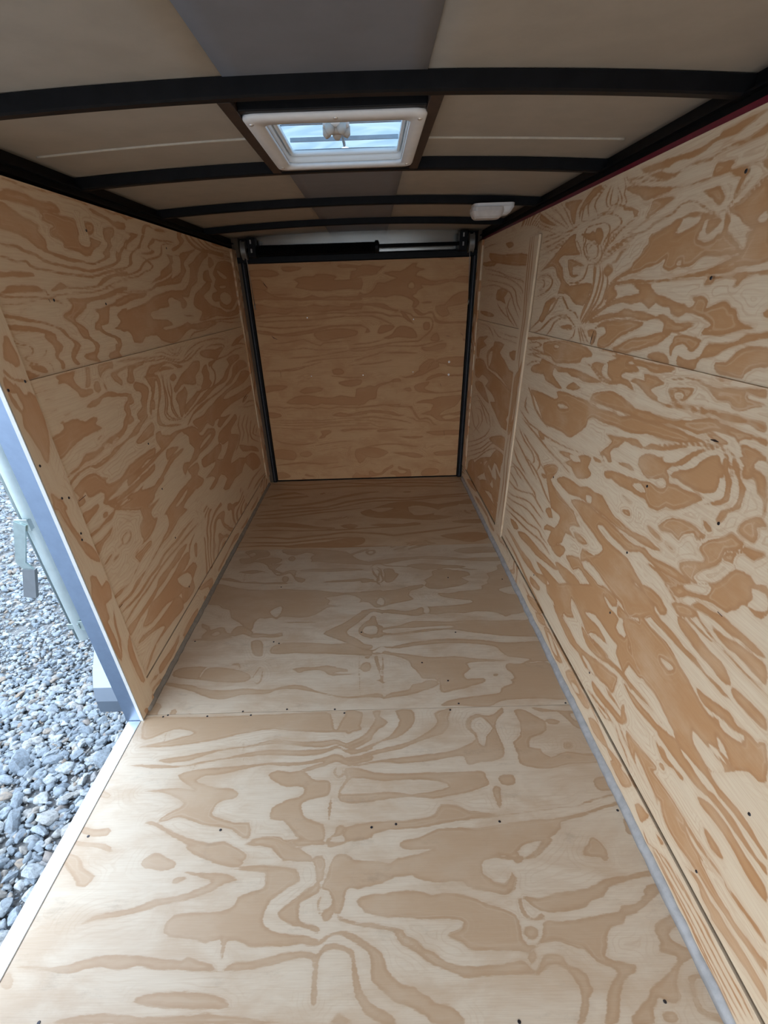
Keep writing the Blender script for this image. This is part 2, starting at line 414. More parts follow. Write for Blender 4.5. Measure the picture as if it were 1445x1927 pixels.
TRACE['floor_mid'] = decode('''+0,2106 67,2103 143,2061 202,2062 257,2047 347,2051 382,2030 324,2031 259,2034 193,2043 125,2056 54,2078;
+101,2157 140,2164 192,2168 249,2152 249,2157 190,2182 136,2178 99,2162;
+106,2160 171,2143 221,2161 218,2172 164,2175 104,2172;
+133,2145 144,2068 146,2067 135,2144;
+341,2089 350,2110 372,2100 379,2074 373,2049 353,2050 344,2069;
+73,2300 120,2312 141,2282 173,2295 246,2320 306,2302 299,2259 259,2247 287,2210 279,2177 307,2129 332,2141 368,2172 409,2163 407,2104 439,2090 468,2069 452,2039 417,2059 397,2105 373,2139 342,2121 310,2116 274,2164 253,2205 217,2249 164,2274 126,2254 82,2264;
+340,2307 358,2331 382,2312 380,2276 353,2273;
+472,2329 542,2348 628,2343 700,2308 744,2269 786,2246 841,2228 872,2255 871,2227 827,2222 800,2203 758,2212 690,2223 620,2234 550,2252 478,2274;
+431,2157 505,2150 593,2143 659,2148 760,2152 759,2163 658,2178 590,2172 502,2180 429,2167;
+569,2035 646,2033 723,2036 774,2042 812,2028 838,2022 839,2029 814,2050 774,2065 722,2059 644,2055 568,2043;
+807,2174 821,2211 847,2216 871,2204 871,2207 848,2226 819,2220 806,2176;
+816,2168 817,2119 837,2066 853,1988 855,1989 841,2071 822,2123 817,2168;
+836,2158 849,2130 843,2081 850,2030 853,2031 851,2081 857,2134 837,2162;
+3,2050 88,2021 159,1994 225,1981 309,1974 371,1981 435,1970 524,1964 588,1949 639,1937 701,1932 776,1937 838,1948 866,1941 865,1890 837,1859 825,1838 795,1861 753,1841 705,1833 647,1814 600,1806 547,1748 479,1731 397,1745 377,1721 352,1737 319,1729 294,1734 278,1701 279,1646 241,1666 209,1704 159,1745 137,1807 97,1824 71,1852 26,1859 3,1877 11,1954;
-334,1788 377,1827 387,1785 374,1741 355,1751;
-587,1892 647,1906 690,1915 733,1896 758,1868 747,1841 688,1828 646,1820 603,1837 613,1864;
+416,1695 485,1689 553,1691 552,1695 483,1700 415,1699;
+188,1631 205,1676 239,1675 288,1632 286,1614 330,1612 390,1614 417,1622 421,1595 364,1606 334,1594 291,1592 246,1620 212,1604;
+600,1605 635,1644 683,1679 721,1720 760,1763 818,1786 862,1773 862,1743 824,1765 790,1737 751,1681 713,1636 703,1610 727,1565 759,1538 684,1558 633,1591;
+801,1707 818,1731 832,1715 832,1668 860,1648 858,1577 818,1570 774,1589 752,1626 768,1661 796,1674;
-769,1620 796,1660 829,1659 851,1621 834,1591 791,1588;
+37,1707 79,1682 93,1654 122,1671 150,1669 171,1632 226,1612 178,1607 135,1585 95,1591 73,1592 64,1619 77,1650 47,1674;
-105,1621 124,1643 139,1629 127,1612;
+73,1592 102,1585 137,1579 172,1591 200,1607 198,1611 167,1603 133,1591 99,1597 71,1596;
+754,2255 782,2239 824,2251 879,2262 949,2277 1033,2282 1117,2284 1200,2277 1281,2260 1327,2250 1390,2254 1487,2256 1526,2246 1526,2218 1477,2209 1403,2214 1344,2225 1291,2238 1238,2251 1143,2265 1059,2262 989,2245 926,2224 892,2212 858,2220 837,2229 796,2210 755,2226;
+807,2180 831,2208 857,2209 891,2186 958,2176 1038,2168 1107,2181 1185,2163 1263,2148 1338,2121 1372,2125 1373,2128 1340,2130 1265,2157 1187,2172 1108,2191 1039,2178 959,2185 891,2196 858,2218 829,2217 806,2183;
+1046,2182 1121,2192 1201,2183 1268,2177 1318,2158 1263,2143 1211,2153 1169,2139 1130,2151 1092,2166;
+811,2174 818,2103 837,2065 834,2022 853,1992 855,1997 843,2028 847,2072 828,2113 815,2176;
+836,2177 856,2147 858,2091 866,2044 853,2021 855,2016 875,2040 867,2095 864,2157 838,2183;
+873,2158 924,2155 935,2115 954,2101 939,2063 919,2027 886,2017 874,2054 879,2105;
+758,2060 790,2056 823,2051 797,2027 758,2023;
+1528,2169 1479,2158 1478,2125 1438,2094 1409,2083 1414,2045 1393,2003 1395,1985 1359,1963 1354,1934 1303,1925 1240,1917 1189,1902 1135,1908 1149,1876 1195,1858 1240,1845 1281,1837 1287,1821 1252,1807 1198,1799 1145,1796 1091,1792 1068,1793 1078,1779 1075,1744 1052,1745 1054,1775 1044,1791 1020,1776 978,1763 938,1768 903,1777 868,1773 839,1775 810,1786 786,1782 763,1773 763,1758 798,1766 839,1759 879,1748 925,1741 970,1729 1021,1721 1063,1739 1107,1727 1166,1740 1233,1732 1281,1744 1338,1742 1387,1729 1414,1699 1445,1712 1507,1729 1527,1784 1516,1826 1539,1868 1476,1882 1446,1906 1439,1929 1493,1950 1533,1983;
+1127,2118 1183,2141 1246,2124 1310,2108 1322,2068 1273,2046 1305,2007 1261,1973 1196,1953 1145,1944 1096,1952 1074,1983 1062,1990 998,1975 947,1954 897,1945 822,1937 760,1940 760,1918 785,1894 761,1862 762,1851 798,1839 816,1812 833,1795 869,1804 905,1823 971,1841 1015,1861 993,1895 1008,1939 1060,1960 1089,2006 1079,2031 1129,2079;
-834,1837 852,1880 870,1857 869,1825 857,1815;
+854,1639 898,1646 943,1658 989,1680 1034,1682 1101,1675 1156,1671 1202,1675 1269,1677 1351,1669 1435,1670 1489,1667 1531,1675 1528,1628 1533,1575 1533,1549 1479,1551 1406,1556 1354,1563 1304,1576 1252,1587 1201,1602 1148,1613 1104,1611 1060,1604 1005,1597 950,1590 907,1584 864,1585 831,1574 804,1571 766,1589 765,1661 798,1698 810,1726 827,1725 838,1668;
-771,1625 787,1651 826,1654 837,1631 831,1600 804,1592 777,1607;
-859,1621 920,1632 997,1633 1075,1639 1152,1640 1172,1630 1117,1623 1062,1623 995,1611 929,1600 875,1598;
+994,1527 1063,1532 1138,1537 1215,1530 1284,1531 1285,1536 1218,1543 1139,1551 1064,1545 994,1531;
+295,1548 297,1569 330,1573 348,1546 356,1505 360,1470 339,1466 315,1487;
+389,1524 434,1548 506,1550 586,1542 639,1534 704,1537 744,1520 783,1493 812,1487 812,1453 759,1458 689,1464 624,1473 560,1475 502,1480 452,1477 393,1482;
+600,1605 632,1636 681,1607 736,1577 783,1528 812,1522 812,1497 771,1494 718,1531 663,1565;
+755,1626 768,1648 782,1647 768,1614 782,1586 812,1577 812,1564 776,1581 755,1604;
+265,1624 306,1622 348,1615 413,1596 380,1589 325,1594 297,1601;
+497,1384 532,1394 588,1392 630,1401 674,1387 712,1376 718,1362 688,1361 664,1353 749,1348 719,1343 659,1340 634,1354 621,1368 590,1374 548,1371 528,1360 511,1372;
+763,1381 778,1412 803,1411 809,1383 800,1361 779,1360;
+761,1450 760,1350 768,1234 769,1234 764,1350 762,1450;
+348,1338 357,1362 367,1394 376,1377 380,1326 371,1310 354,1323 354,1320 373,1301 386,1323 382,1377 363,1402 351,1367 346,1339;
+244,1415 273,1413 284,1393 288,1395 273,1430 241,1421;
+35,1403 100,1414 177,1407 255,1395 323,1366 341,1339 322,1318 251,1317 188,1327 125,1338 60,1349 23,1368;
-138,1333 138,1372 147,1403 178,1425 240,1428 239,1409 165,1405 146,1385;
+7,1329 72,1314 122,1308 157,1291 232,1276 296,1278 341,1284 378,1275 431,1273 470,1288 521,1295 564,1285 601,1263 643,1246 684,1233 735,1226 775,1230 812,1240 812,1229 758,1220 707,1220 661,1234 614,1249 578,1260 542,1269 495,1275 450,1268 429,1253 383,1251 326,1249 273,1231 216,1233 147,1267 80,1293 14,1312;
+33,1583 73,1582 129,1575 166,1589 203,1597 202,1602 161,1602 125,1588 69,1595 31,1587;
+722,1542 750,1524 784,1497 818,1490 849,1510 899,1508 955,1527 1031,1540 1099,1543 1175,1545 1242,1537 1302,1529 1373,1515 1455,1517 1523,1520 1525,1483 1528,1432 1522,1393 1465,1393 1417,1383 1369,1370 1435,1401 1431,1411 1376,1423 1358,1428 1339,1454 1326,1486 1296,1500 1251,1510 1198,1519 1131,1522 1062,1517 994,1509 926,1496 872,1500 852,1510 825,1485 805,1482 764,1503 723,1526;
+811,1460 831,1474 851,1468 865,1483 891,1469 937,1460 989,1448 1040,1436 1092,1434 1145,1437 1208,1424 1246,1418 1352,1404 1306,1399 1229,1399 1189,1391 1196,1358 1167,1332 1174,1305 1236,1307 1238,1285 1192,1269 1154,1254 1117,1247 1079,1236 1063,1253 1070,1308 1062,1287 1052,1309 1021,1310 1003,1315 993,1338 979,1364 968,1380 960,1409 948,1424 910,1446 877,1457 858,1463 831,1459;
+1017,1301 1001,1289 964,1282 950,1257 919,1249 883,1242 865,1231 856,1221 847,1235 823,1240 781,1233 734,1227 734,1219 793,1221 841,1219 855,1211 882,1218 930,1224 972,1235 1003,1247 1047,1266 1064,1282 1051,1300;
+821,1444 834,1451 840,1409 846,1371 843,1343 855,1325 857,1298 879,1306 854,1290 856,1260 850,1264 851,1294 830,1308 845,1316 837,1362 827,1400;
+853,1443 853,1399 849,1362 854,1325 856,1325 856,1361 860,1399 855,1443;
+766,1388 785,1411 805,1406 806,1372 792,1359 773,1366;
+782,1446 805,1450 795,1432;
+1278,1328 1297,1329 1291,1316 1278,1317;
+1335,1371 1352,1388 1373,1384 1417,1383 1495,1389 1522,1355 1526,1292 1529,1233 1526,1192 1489,1186 1456,1191 1406,1196 1353,1194 1294,1192 1256,1178 1230,1163 1173,1165 1105,1171 1065,1170 1060,1180 1085,1195 1122,1206 1182,1213 1243,1222 1280,1229 1291,1253 1325,1269 1340,1281 1335,1295 1352,1303 1348,1334 1336,1348;
+1503,1192 1534,1199 1535,1201 1504,1194;
+77,2389 95,2413 175,2421 223,2381 221,2333 171,2324 147,2279 107,2258 74,2283 65,2318 126,2326;
-106,2363 130,2386 147,2361 129,2338;
+302,2425 430,2425 549,2398 666,2367 690,2341 757,2386 803,2395 746,2350 702,2317 759,2244 693,2248 603,2276 516,2262 472,2260 486,2341 437,2368 373,2336 299,2376;
+342,2314 368,2329 380,2288 353,2279;
+780,2372 826,2382 835,2345 808,2315 780,2336;
-791,2359 814,2368 820,2343 797,2335;
+1277,2343 1327,2371 1420,2383 1520,2370 1530,2316 1428,2310 1339,2308;
+847,2217 912,2240 1002,2276 1114,2288 1223,2275 1308,2254 1415,2241 1541,2222 1528,2212 1410,2219 1304,2231 1197,2246 1089,2259 978,2243 890,2219;
+1205,2496 1428,2424 1524,2437 1525,2443 1432,2442 1206,2503;
+997,2187 1084,2204 1190,2187 1207,2153 1120,2137 1078,2139;
+235,2229 319,2246 287,2182 370,2131 292,2150''')
TRACE['floor_far'] = decode('''+33,3537 275,3486 582,3518 831,3461 1047,3488 1350,3440 1508,3480 1510,3489 1353,3466 1049,3515 831,3488 581,3545 271,3513 31,3547;
+38,3426 257,3385 437,3405 664,3429 892,3419 1042,3389 1193,3394 1460,3364 1461,3375 1196,3424 1044,3419 892,3449 662,3460 434,3435 253,3415 36,3436;
+643,3554 816,3555 987,3531 1206,3531 1478,3483 1479,3491 1208,3554 988,3554 816,3578 643,3563;
+28,3240 125,3279 237,3310 340,3277 201,3253 73,3230 76,3216 208,3213 353,3245 232,3352 115,3319 25,3253;
+186,3077 327,3073 463,3118 601,3202 743,3270 860,3302 860,3317 740,3311 595,3241 457,3155 321,3109 183,3090;
+51,2981 199,2995 361,3018 499,3026 633,3107 773,3152 916,3168 1029,3151 1172,3159 1346,3185 1531,3221 1533,3233 1350,3220 1174,3194 1031,3186 916,3203 772,3187 629,3140 494,3058 356,3051 193,3027 48,2992;
+37,2916 208,2938 380,2970 528,2994 663,3055 830,3116 999,3114 1169,3127 1313,3154 1529,3172 1531,3180 1316,3177 1170,3150 999,3137 829,3138 661,3077 526,3015 377,2991 204,2958 35,2924;
+34,2867 193,2866 348,2905 478,2939 612,2963 747,3002 746,3009 610,2984 476,2959 344,2925 189,2886 32,2874;
+734,2937 829,3000 941,3081 1069,3109 1178,3082 1271,3038 1371,3067 1429,3081 1404,3010 1318,2981 1258,2934 1222,2853 1350,2827 1213,2773 1061,2800 932,2824 854,2830 775,2868;
-1061,3000 1145,3022 1235,2970 1263,2916 1198,2871 1092,2862;
-801,2984 884,3003 965,2990 909,2942 855,2929;
+1413,3064 1522,3130 1525,3037 1434,3026;
+63,2790 230,2803 392,2752 472,2716 575,2701 552,2673 398,2700 241,2732 86,2742;
+612,2722 674,2748 726,2714 677,2673;
+796,2725 904,2739 1005,2726 1083,2745 1131,2717 1028,2688 902,2685;
+60,2681 200,2675 353,2657 503,2656 653,2657 802,2671 953,2681 953,2688 802,2689 652,2675 501,2673 351,2674 197,2693 59,2688;
+57,2581 181,2572 308,2545 414,2566 534,2586 655,2614 778,2598 875,2578 947,2551 1021,2568 1132,2589 1283,2622 1425,2664 1426,2672 1285,2645 1133,2611 1021,2590 948,2573 876,2600 778,2620 653,2637 531,2608 411,2588 304,2567 178,2594 56,2589;
+24,2517 159,2502 304,2493 421,2513 539,2532 682,2556 681,2563 536,2551 418,2531 300,2512 155,2521 22,2523;
+286,2452 400,2484 541,2501 658,2547 754,2547 773,2500 744,2450 640,2430 499,2439 383,2433;
+1223,2539 1336,2573 1458,2579 1530,2519 1409,2447 1321,2479;
+4,2453 167,2463 429,2434 687,2419 895,2419 896,2426 686,2436 427,2452 163,2481 2,2459;
+1325,2750 1507,2769 1539,2735 1495,2708 1383,2715''')
TRACE['right_up'] = decode('''+1546,1489 1472,1486 1412,1483 1352,1481 1302,1478 1274,1479 1250,1483 1230,1484 1223,1489 1185,1490 1147,1492 1099,1491 1098,1489 1118,1485 1139,1480 1167,1475 1195,1474 1221,1477 1245,1475 1264,1470 1290,1467 1319,1467 1359,1472 1385,1471 1403,1467 1441,1471 1472,1472 1514,1477;
+1603,1481 1546,1474 1485,1468 1431,1466 1397,1456 1362,1453 1324,1455 1285,1458 1244,1454 1224,1457 1196,1461 1164,1462 1129,1463 1103,1468 1088,1472 1080,1459 1104,1455 1137,1454 1170,1456 1203,1455 1227,1453 1235,1448 1269,1450 1312,1455 1335,1451 1365,1448 1399,1448 1430,1452 1483,1465 1543,1469 1590,1474;
+1623,1488 1601,1472 1547,1461 1494,1457 1443,1449 1396,1443 1356,1444 1357,1445 1399,1447 1446,1453 1497,1461 1549,1464 1597,1474 1620,1488;
+1612,1464 1545,1457 1472,1445 1405,1434 1347,1427 1358,1425 1376,1421 1412,1420 1472,1418 1500,1424 1523,1435 1574,1447;
+1213,1420 1217,1431 1210,1441 1189,1440 1152,1434 1156,1429 1162,1423 1131,1421 1172,1419;
+1350,1423 1304,1421 1261,1418 1222,1419 1181,1419 1142,1419 1103,1420 1073,1418 1056,1419 1057,1420 1076,1420 1106,1423 1146,1422 1185,1422 1226,1422 1264,1422 1307,1424 1352,1425;
+1159,1418 1112,1419 1100,1409 1104,1406 1111,1396 1117,1383 1127,1379 1126,1393 1122,1406 1143,1411;
+1235,1402 1207,1402 1182,1403 1166,1392 1151,1380 1159,1371 1172,1372 1191,1383 1213,1392;
+1089,1401 1102,1393 1115,1383 1127,1373 1141,1364 1162,1358 1160,1358 1137,1362 1123,1371 1110,1381 1098,1391 1088,1401;
+1044,1396 1062,1394 1077,1385 1097,1374 1115,1367 1136,1357 1134,1356 1108,1364 1090,1371 1070,1381 1055,1390 1042,1395;
+1039,1389 1059,1385 1076,1379 1097,1371 1120,1364 1126,1358 1110,1351 1084,1341 1074,1333 1040,1322 1058,1319 1044,1304 1046,1292 975,1281;
-1038,1336 1023,1345 1009,1335 1022,1330;
+1160,1357 1191,1367 1219,1378 1248,1388 1284,1394 1314,1390 1336,1381 1374,1375 1415,1369 1450,1359 1506,1355 1560,1349 1612,1334 1668,1322 1664,1320 1601,1329 1549,1344 1498,1350 1441,1355 1407,1364 1366,1371 1328,1377 1307,1386 1280,1390 1249,1385 1221,1375 1192,1364 1160,1356;
+1507,1390 1559,1383 1600,1369 1642,1350 1683,1329 1680,1328 1633,1347 1592,1366 1552,1379 1505,1389;
+1387,1400 1427,1391 1460,1379 1497,1370 1562,1358 1560,1357 1491,1367 1454,1376 1421,1388 1385,1399;
+1159,1355 1189,1361 1226,1368 1263,1371 1286,1367 1310,1365 1327,1360 1360,1355 1379,1351 1400,1347 1407,1331 1425,1307 1070,1286 1063,1298 1079,1309 1105,1321 1116,1332 1112,1341 1123,1352 1138,1357 1129,1333 1138,1319 1161,1313 1197,1318 1213,1325 1201,1335 1199,1351 1183,1352 1169,1354;
-1283,1362 1258,1362 1215,1359 1226,1348 1259,1343 1294,1336 1303,1341 1290,1351;
+1186,1352 1163,1352 1142,1347 1149,1338 1170,1328 1184,1329 1187,1339;
+1439,1416 1393,1413 1350,1411 1341,1406 1370,1398 1396,1392 1422,1386 1461,1384 1447,1401;
+1074,1418 1056,1418 1046,1402 1061,1409;
+1067,1427 1066,1435 1058,1421;
+1739,1488 1770,1479 1799,1468 1814,1450 1773,1426 1770,1426 1803,1449 1789,1465 1761,1476 1736,1487;
+1713,1481 1729,1466 1730,1447 1695,1429 1648,1426 1614,1432 1630,1452 1665,1474 1668,1474 1638,1452 1622,1434 1653,1430 1693,1431 1720,1446 1719,1463 1710,1480;
+1695,1476 1703,1458 1697,1439 1661,1432 1639,1440 1656,1459 1659,1459 1647,1442 1666,1435 1690,1439 1694,1457 1692,1476;
+1757,1491 1795,1483 1839,1474 1869,1457 1844,1430 1840,1430 1857,1455 1828,1470 1785,1479 1754,1490;
+1773,1490 1830,1480 1888,1468 1905,1450 1901,1424 1896,1423 1892,1447 1876,1465 1820,1476 1770,1489;
+1841,1496 1774,1493 1801,1479 1854,1463 1913,1450 1916,1430 1934,1448 1911,1470;
+1635,1486 1617,1466 1617,1450 1593,1433 1612,1426 1681,1424 1738,1427 1770,1422 1768,1421 1733,1424 1677,1421 1606,1423 1585,1432 1609,1449 1609,1465 1632,1485;
+1598,1423 1537,1412 1503,1399 1525,1391 1542,1407 1593,1414;
+2087,1493 1991,1487 1916,1479 1938,1470 1959,1455 1955,1421 1992,1433 2023,1463 2062,1476;
+2123,1492 2061,1462 2014,1435 1967,1413 1963,1413 2002,1435 2048,1462 2118,1493;
+2231,1496 2149,1472 2085,1446 2018,1420 2014,1421 2073,1448 2139,1473 2228,1497;
+2306,1491 2195,1458 2112,1437 2031,1417 2029,1418 2104,1440 2186,1460 2302,1491;
+2389,1493 2345,1491 2227,1458 2121,1431 2241,1447 2356,1471;
+2428,1478 2283,1444 2154,1424 2153,1425 2278,1448 2425,1479;
+2442,1464 2321,1441 2188,1419 2188,1421 2318,1444 2441,1465;
+1882,1419 1787,1414 1719,1418 1653,1411 1606,1396 1601,1386 1635,1376 1663,1367 1666,1352 1686,1333 1682,1333 1654,1349 1652,1364 1626,1372 1591,1384 1599,1397 1651,1414 1724,1422 1793,1418 1884,1421;
+1848,1360 1847,1389 1816,1400 1755,1399 1709,1397 1674,1388 1666,1374 1690,1357 1692,1345 1689,1345 1681,1355 1657,1372 1667,1389 1709,1400 1759,1403 1823,1403 1859,1391 1852,1361;
+1820,1379 1787,1388 1765,1382 1763,1390 1727,1389 1698,1369 1707,1354 1727,1348 1761,1364 1799,1365;
+2113,1351 2017,1364 1931,1378 1902,1351 1862,1332 2092,1345;
+1916,1374 1879,1354 1849,1331 1846,1331 1869,1354 1912,1374;
+2025,1406 2126,1402 2257,1397 2295,1394 2292,1392 2249,1393 2118,1398 2022,1405;
+2004,1397 2084,1389 2207,1378 2283,1372 2280,1371 2199,1375 2076,1385 2001,1396;
+2044,1412 2169,1415 2284,1414 2282,1412 2163,1411 2042,1411;
+1984,1389 2059,1373 2176,1360 2173,1359 2050,1369 1981,1388;
+2039,1406 1971,1403 1907,1416 1911,1417 1981,1408 2042,1408;
+1797,1340 1766,1353 1729,1343 1715,1323 1712,1323 1721,1344 1770,1356 1800,1341;
+1676,1321 1661,1339 1638,1356 1589,1373 1591,1374 1645,1358 1669,1340 1679,1322;
+2265,1301 2105,1348 2059,1365 1986,1389 1925,1393 1928,1370 1883,1344 1945,1343 2026,1338 2064,1325 2007,1303 1981,1272 1910,1250 1804,1254 1719,1252 1720,1230 1744,1198 1784,1192 1851,1201 1891,1216 1947,1226 2019,1226 2000,1257 2058,1279 2079,1300 2124,1312 2223,1305;
+1968,1325 1883,1317 1800,1299 1857,1297 1905,1299 1894,1279 1833,1280 1874,1271 1927,1280;
-1906,1301 1844,1301 1797,1295 1851,1285 1887,1281;
+1850,1386 1837,1368 1846,1346 1792,1315 1723,1304 1722,1305 1785,1317 1834,1346 1825,1366 1846,1386;
+1794,1330 1817,1353 1778,1357 1730,1344 1724,1322 1755,1316 1793,1326 1795,1325 1753,1313 1714,1320 1721,1345 1779,1361 1829,1354 1798,1330;
+1712,1350 1689,1324 1704,1309 1735,1300 1778,1304 1787,1290 1802,1269 1867,1257 1932,1261 1933,1260 1862,1252 1791,1266 1774,1288 1770,1301 1729,1296 1693,1306 1677,1323 1708,1350;
+1683,1347 1625,1366 1629,1367 1686,1348;
+1649,1329 1587,1339 1532,1350 1509,1356 1511,1357 1540,1353 1595,1343 1652,1330;
+1705,1299 1619,1318 1563,1334 1503,1345 1505,1346 1570,1337 1627,1321 1708,1300;
+1878,1389 1737,1376 1743,1364 1795,1364 1851,1377;
+1731,1296 1708,1291 1700,1265 1698,1239 1706,1216 1725,1189 1751,1160 1761,1149 1764,1169 1744,1198 1718,1225 1715,1257;
+1687,1294 1674,1273 1676,1243 1683,1222 1705,1190 1733,1166 1758,1140 1753,1140 1718,1164 1690,1188 1668,1220 1662,1242 1660,1272 1683,1294;
+1666,1289 1650,1264 1651,1235 1662,1209 1688,1186 1716,1162 1743,1141 1739,1140 1703,1160 1675,1184 1649,1207 1639,1233 1637,1263 1662,1289;
+1621,1271 1611,1247 1618,1218 1633,1201 1663,1187 1692,1168 1732,1147 1727,1145 1678,1165 1649,1184 1619,1198 1604,1216 1597,1246 1616,1271;
+1655,1285 1620,1296 1586,1284 1596,1273 1628,1267;
+1599,1196 1588,1217 1590,1242 1554,1238 1526,1225 1540,1213 1578,1200 1628,1182 1682,1162 1713,1142 1709,1161 1653,1181;
+1474,1293 1452,1303 1414,1328 1409,1348 1222,1331 1210,1322 1182,1314 1150,1317 1143,1325 1097,1321 1088,1310 1064,1297 1066,1292 1088,1293 1110,1286 1168,1290 1192,1280 1213,1273 1260,1274 1286,1268 1311,1274 1322,1279 1316,1295 1355,1282 1403,1279 1426,1273 1488,1268 1544,1257 1602,1242 1618,1230 1586,1254 1540,1269 1495,1279 1478,1284;
-1263,1285 1247,1286 1246,1278 1259,1277;
+1604,1204 1592,1246 1541,1253 1463,1258 1389,1254 1322,1253 1271,1255 1212,1260 1162,1260 1125,1266 1095,1270 1075,1261 1104,1258 1131,1256 1159,1255 1209,1254 1261,1250 1319,1248 1384,1247 1448,1248 1537,1245 1556,1242;
+993,1312 1054,1317 1047,1304 1052,1289 1072,1282 1095,1278 1123,1271 1153,1265 1213,1261 1127,1259 1073,1258 1052,1266 1030,1267 970,1273;
+1139,1240 1131,1252 1107,1254 1071,1256 1025,1259 992,1257 963,1261 958,1252 986,1253 1015,1250 1025,1244 1034,1235 1047,1236 1041,1247 1073,1250 1104,1248 1116,1240;
+1631,1295 1573,1299 1551,1318 1521,1328 1525,1330 1565,1322 1586,1304 1634,1297;
+1458,1248 1402,1247 1367,1247 1344,1236 1314,1225 1256,1217 1223,1209 1187,1206 1165,1200 1151,1210 1175,1219 1127,1221 1107,1211 1109,1199 1090,1205 1052,1214 1030,1203 1014,1201 1002,1187 977,1178 945,1176 959,1170 993,1166 1033,1154 1066,1155 1099,1151 1094,1163 1075,1170 1091,1178 1132,1187 1171,1189 1199,1180 1231,1186 1246,1199 1275,1198 1311,1206 1337,1193 1379,1207 1431,1201 1492,1204 1573,1192 1614,1178 1646,1168 1691,1152 1713,1142 1685,1167 1631,1186 1578,1200 1539,1211 1481,1220 1425,1223 1400,1229 1434,1240;
+1702,1147 1643,1164 1565,1177 1501,1181 1465,1192 1414,1188 1350,1187 1296,1180 1267,1185 1234,1179 1200,1170 1162,1173 1122,1171 1143,1163 1164,1155 1203,1150 1248,1150 1248,1164 1277,1174 1308,1172 1356,1167 1414,1172 1473,1170 1536,1165 1601,1156 1636,1150;
+1639,1132 1599,1152 1533,1161 1451,1167 1374,1166 1344,1162 1357,1153 1397,1142 1431,1131 1466,1121 1491,1106 1539,1089 1589,1089 1589,1112 1549,1128 1569,1142 1616,1138;
+1492,1089 1439,1110 1388,1126 1320,1135 1276,1145 1233,1151 1208,1146 1225,1138 1254,1121 1291,1114 1329,1103 1371,1096 1405,1086;
+1192,1144 1161,1149 1122,1148 1089,1144 1101,1124 1117,1119 1143,1130 1169,1128 1184,1117 1183,1103 1193,1109 1201,1122 1193,1133;
+1287,1092 1269,1105 1215,1107 1197,1101 1180,1085 1225,1084;
+1150,1089 1158,1109 1120,1102 1082,1113 1076,1123 1063,1140 1026,1143 989,1149 963,1162 930,1167 909,1169 903,1161 928,1156 955,1149 984,1141 1013,1129 1033,1118 1069,1111 1081,1100 1085,1086;
+1021,1098 1023,1110 993,1113 974,1133 948,1144 914,1147 894,1144 878,1118 900,1115 921,1107 931,1100 935,1091 964,1090 1001,1091;
+942,1197 929,1204 921,1190 932,1191;
+2297,1094 2189,1129 2111,1150 2042,1175 2003,1208 1965,1213 1894,1179 1824,1170 1780,1153 1776,1154 1815,1174 1883,1182 1954,1217 2019,1211 2059,1178 2128,1154 2206,1133 2304,1095;
+2243,1084 2152,1100 2096,1121 2045,1141 1978,1154 1896,1157 1842,1144 1799,1132 1796,1133 1832,1148 1892,1162 1985,1159 2059,1145 2113,1125 2167,1104 2247,1086;
+2201,1137 2169,1162 2144,1197 2052,1215 2027,1204 2076,1187 2102,1158 2150,1127;
+1798,1131 1841,1123 1907,1124 1946,1126 1947,1124 1910,1120 1837,1118 1795,1130;
+1945,1123 1864,1135 1812,1130 1872,1119;
+1795,1123 1803,1103 1854,1083 1850,1082 1790,1102 1790,1123;
+1767,1129 1743,1106 1721,1088 1717,1088 1731,1107 1763,1130;
+1738,1131 1700,1108 1659,1092 1656,1093 1690,1111 1734,1132;
+1755,1135 1731,1111 1693,1090 1689,1091 1719,1113 1751,1135;
+2098,1075 2027,1109 2001,1132 1939,1148 1872,1149 1872,1151 1944,1152 2014,1135 2042,1110 2103,1076;
+1683,1127 1639,1132 1609,1124 1619,1096 1642,1089 1639,1108 1668,1111;
+2266,1283 2172,1285 2109,1269 2117,1249 2169,1233 2267,1215 2263,1213 2155,1229 2100,1246 2092,1270 2170,1289 2269,1285;
+2284,1272 2210,1270 2200,1249 2265,1232 2261,1231 2186,1248 2200,1272 2285,1274;
+2313,1393 2166,1396 2043,1402 2046,1404 2175,1401 2316,1394;
+2304,1376 2138,1382 2005,1394 2008,1396 2148,1386 2307,1377;
+2291,1353 2148,1364 2032,1382 2035,1384 2158,1368 2295,1354;
+2299,1408 2138,1410 2140,1412 2302,1410''')
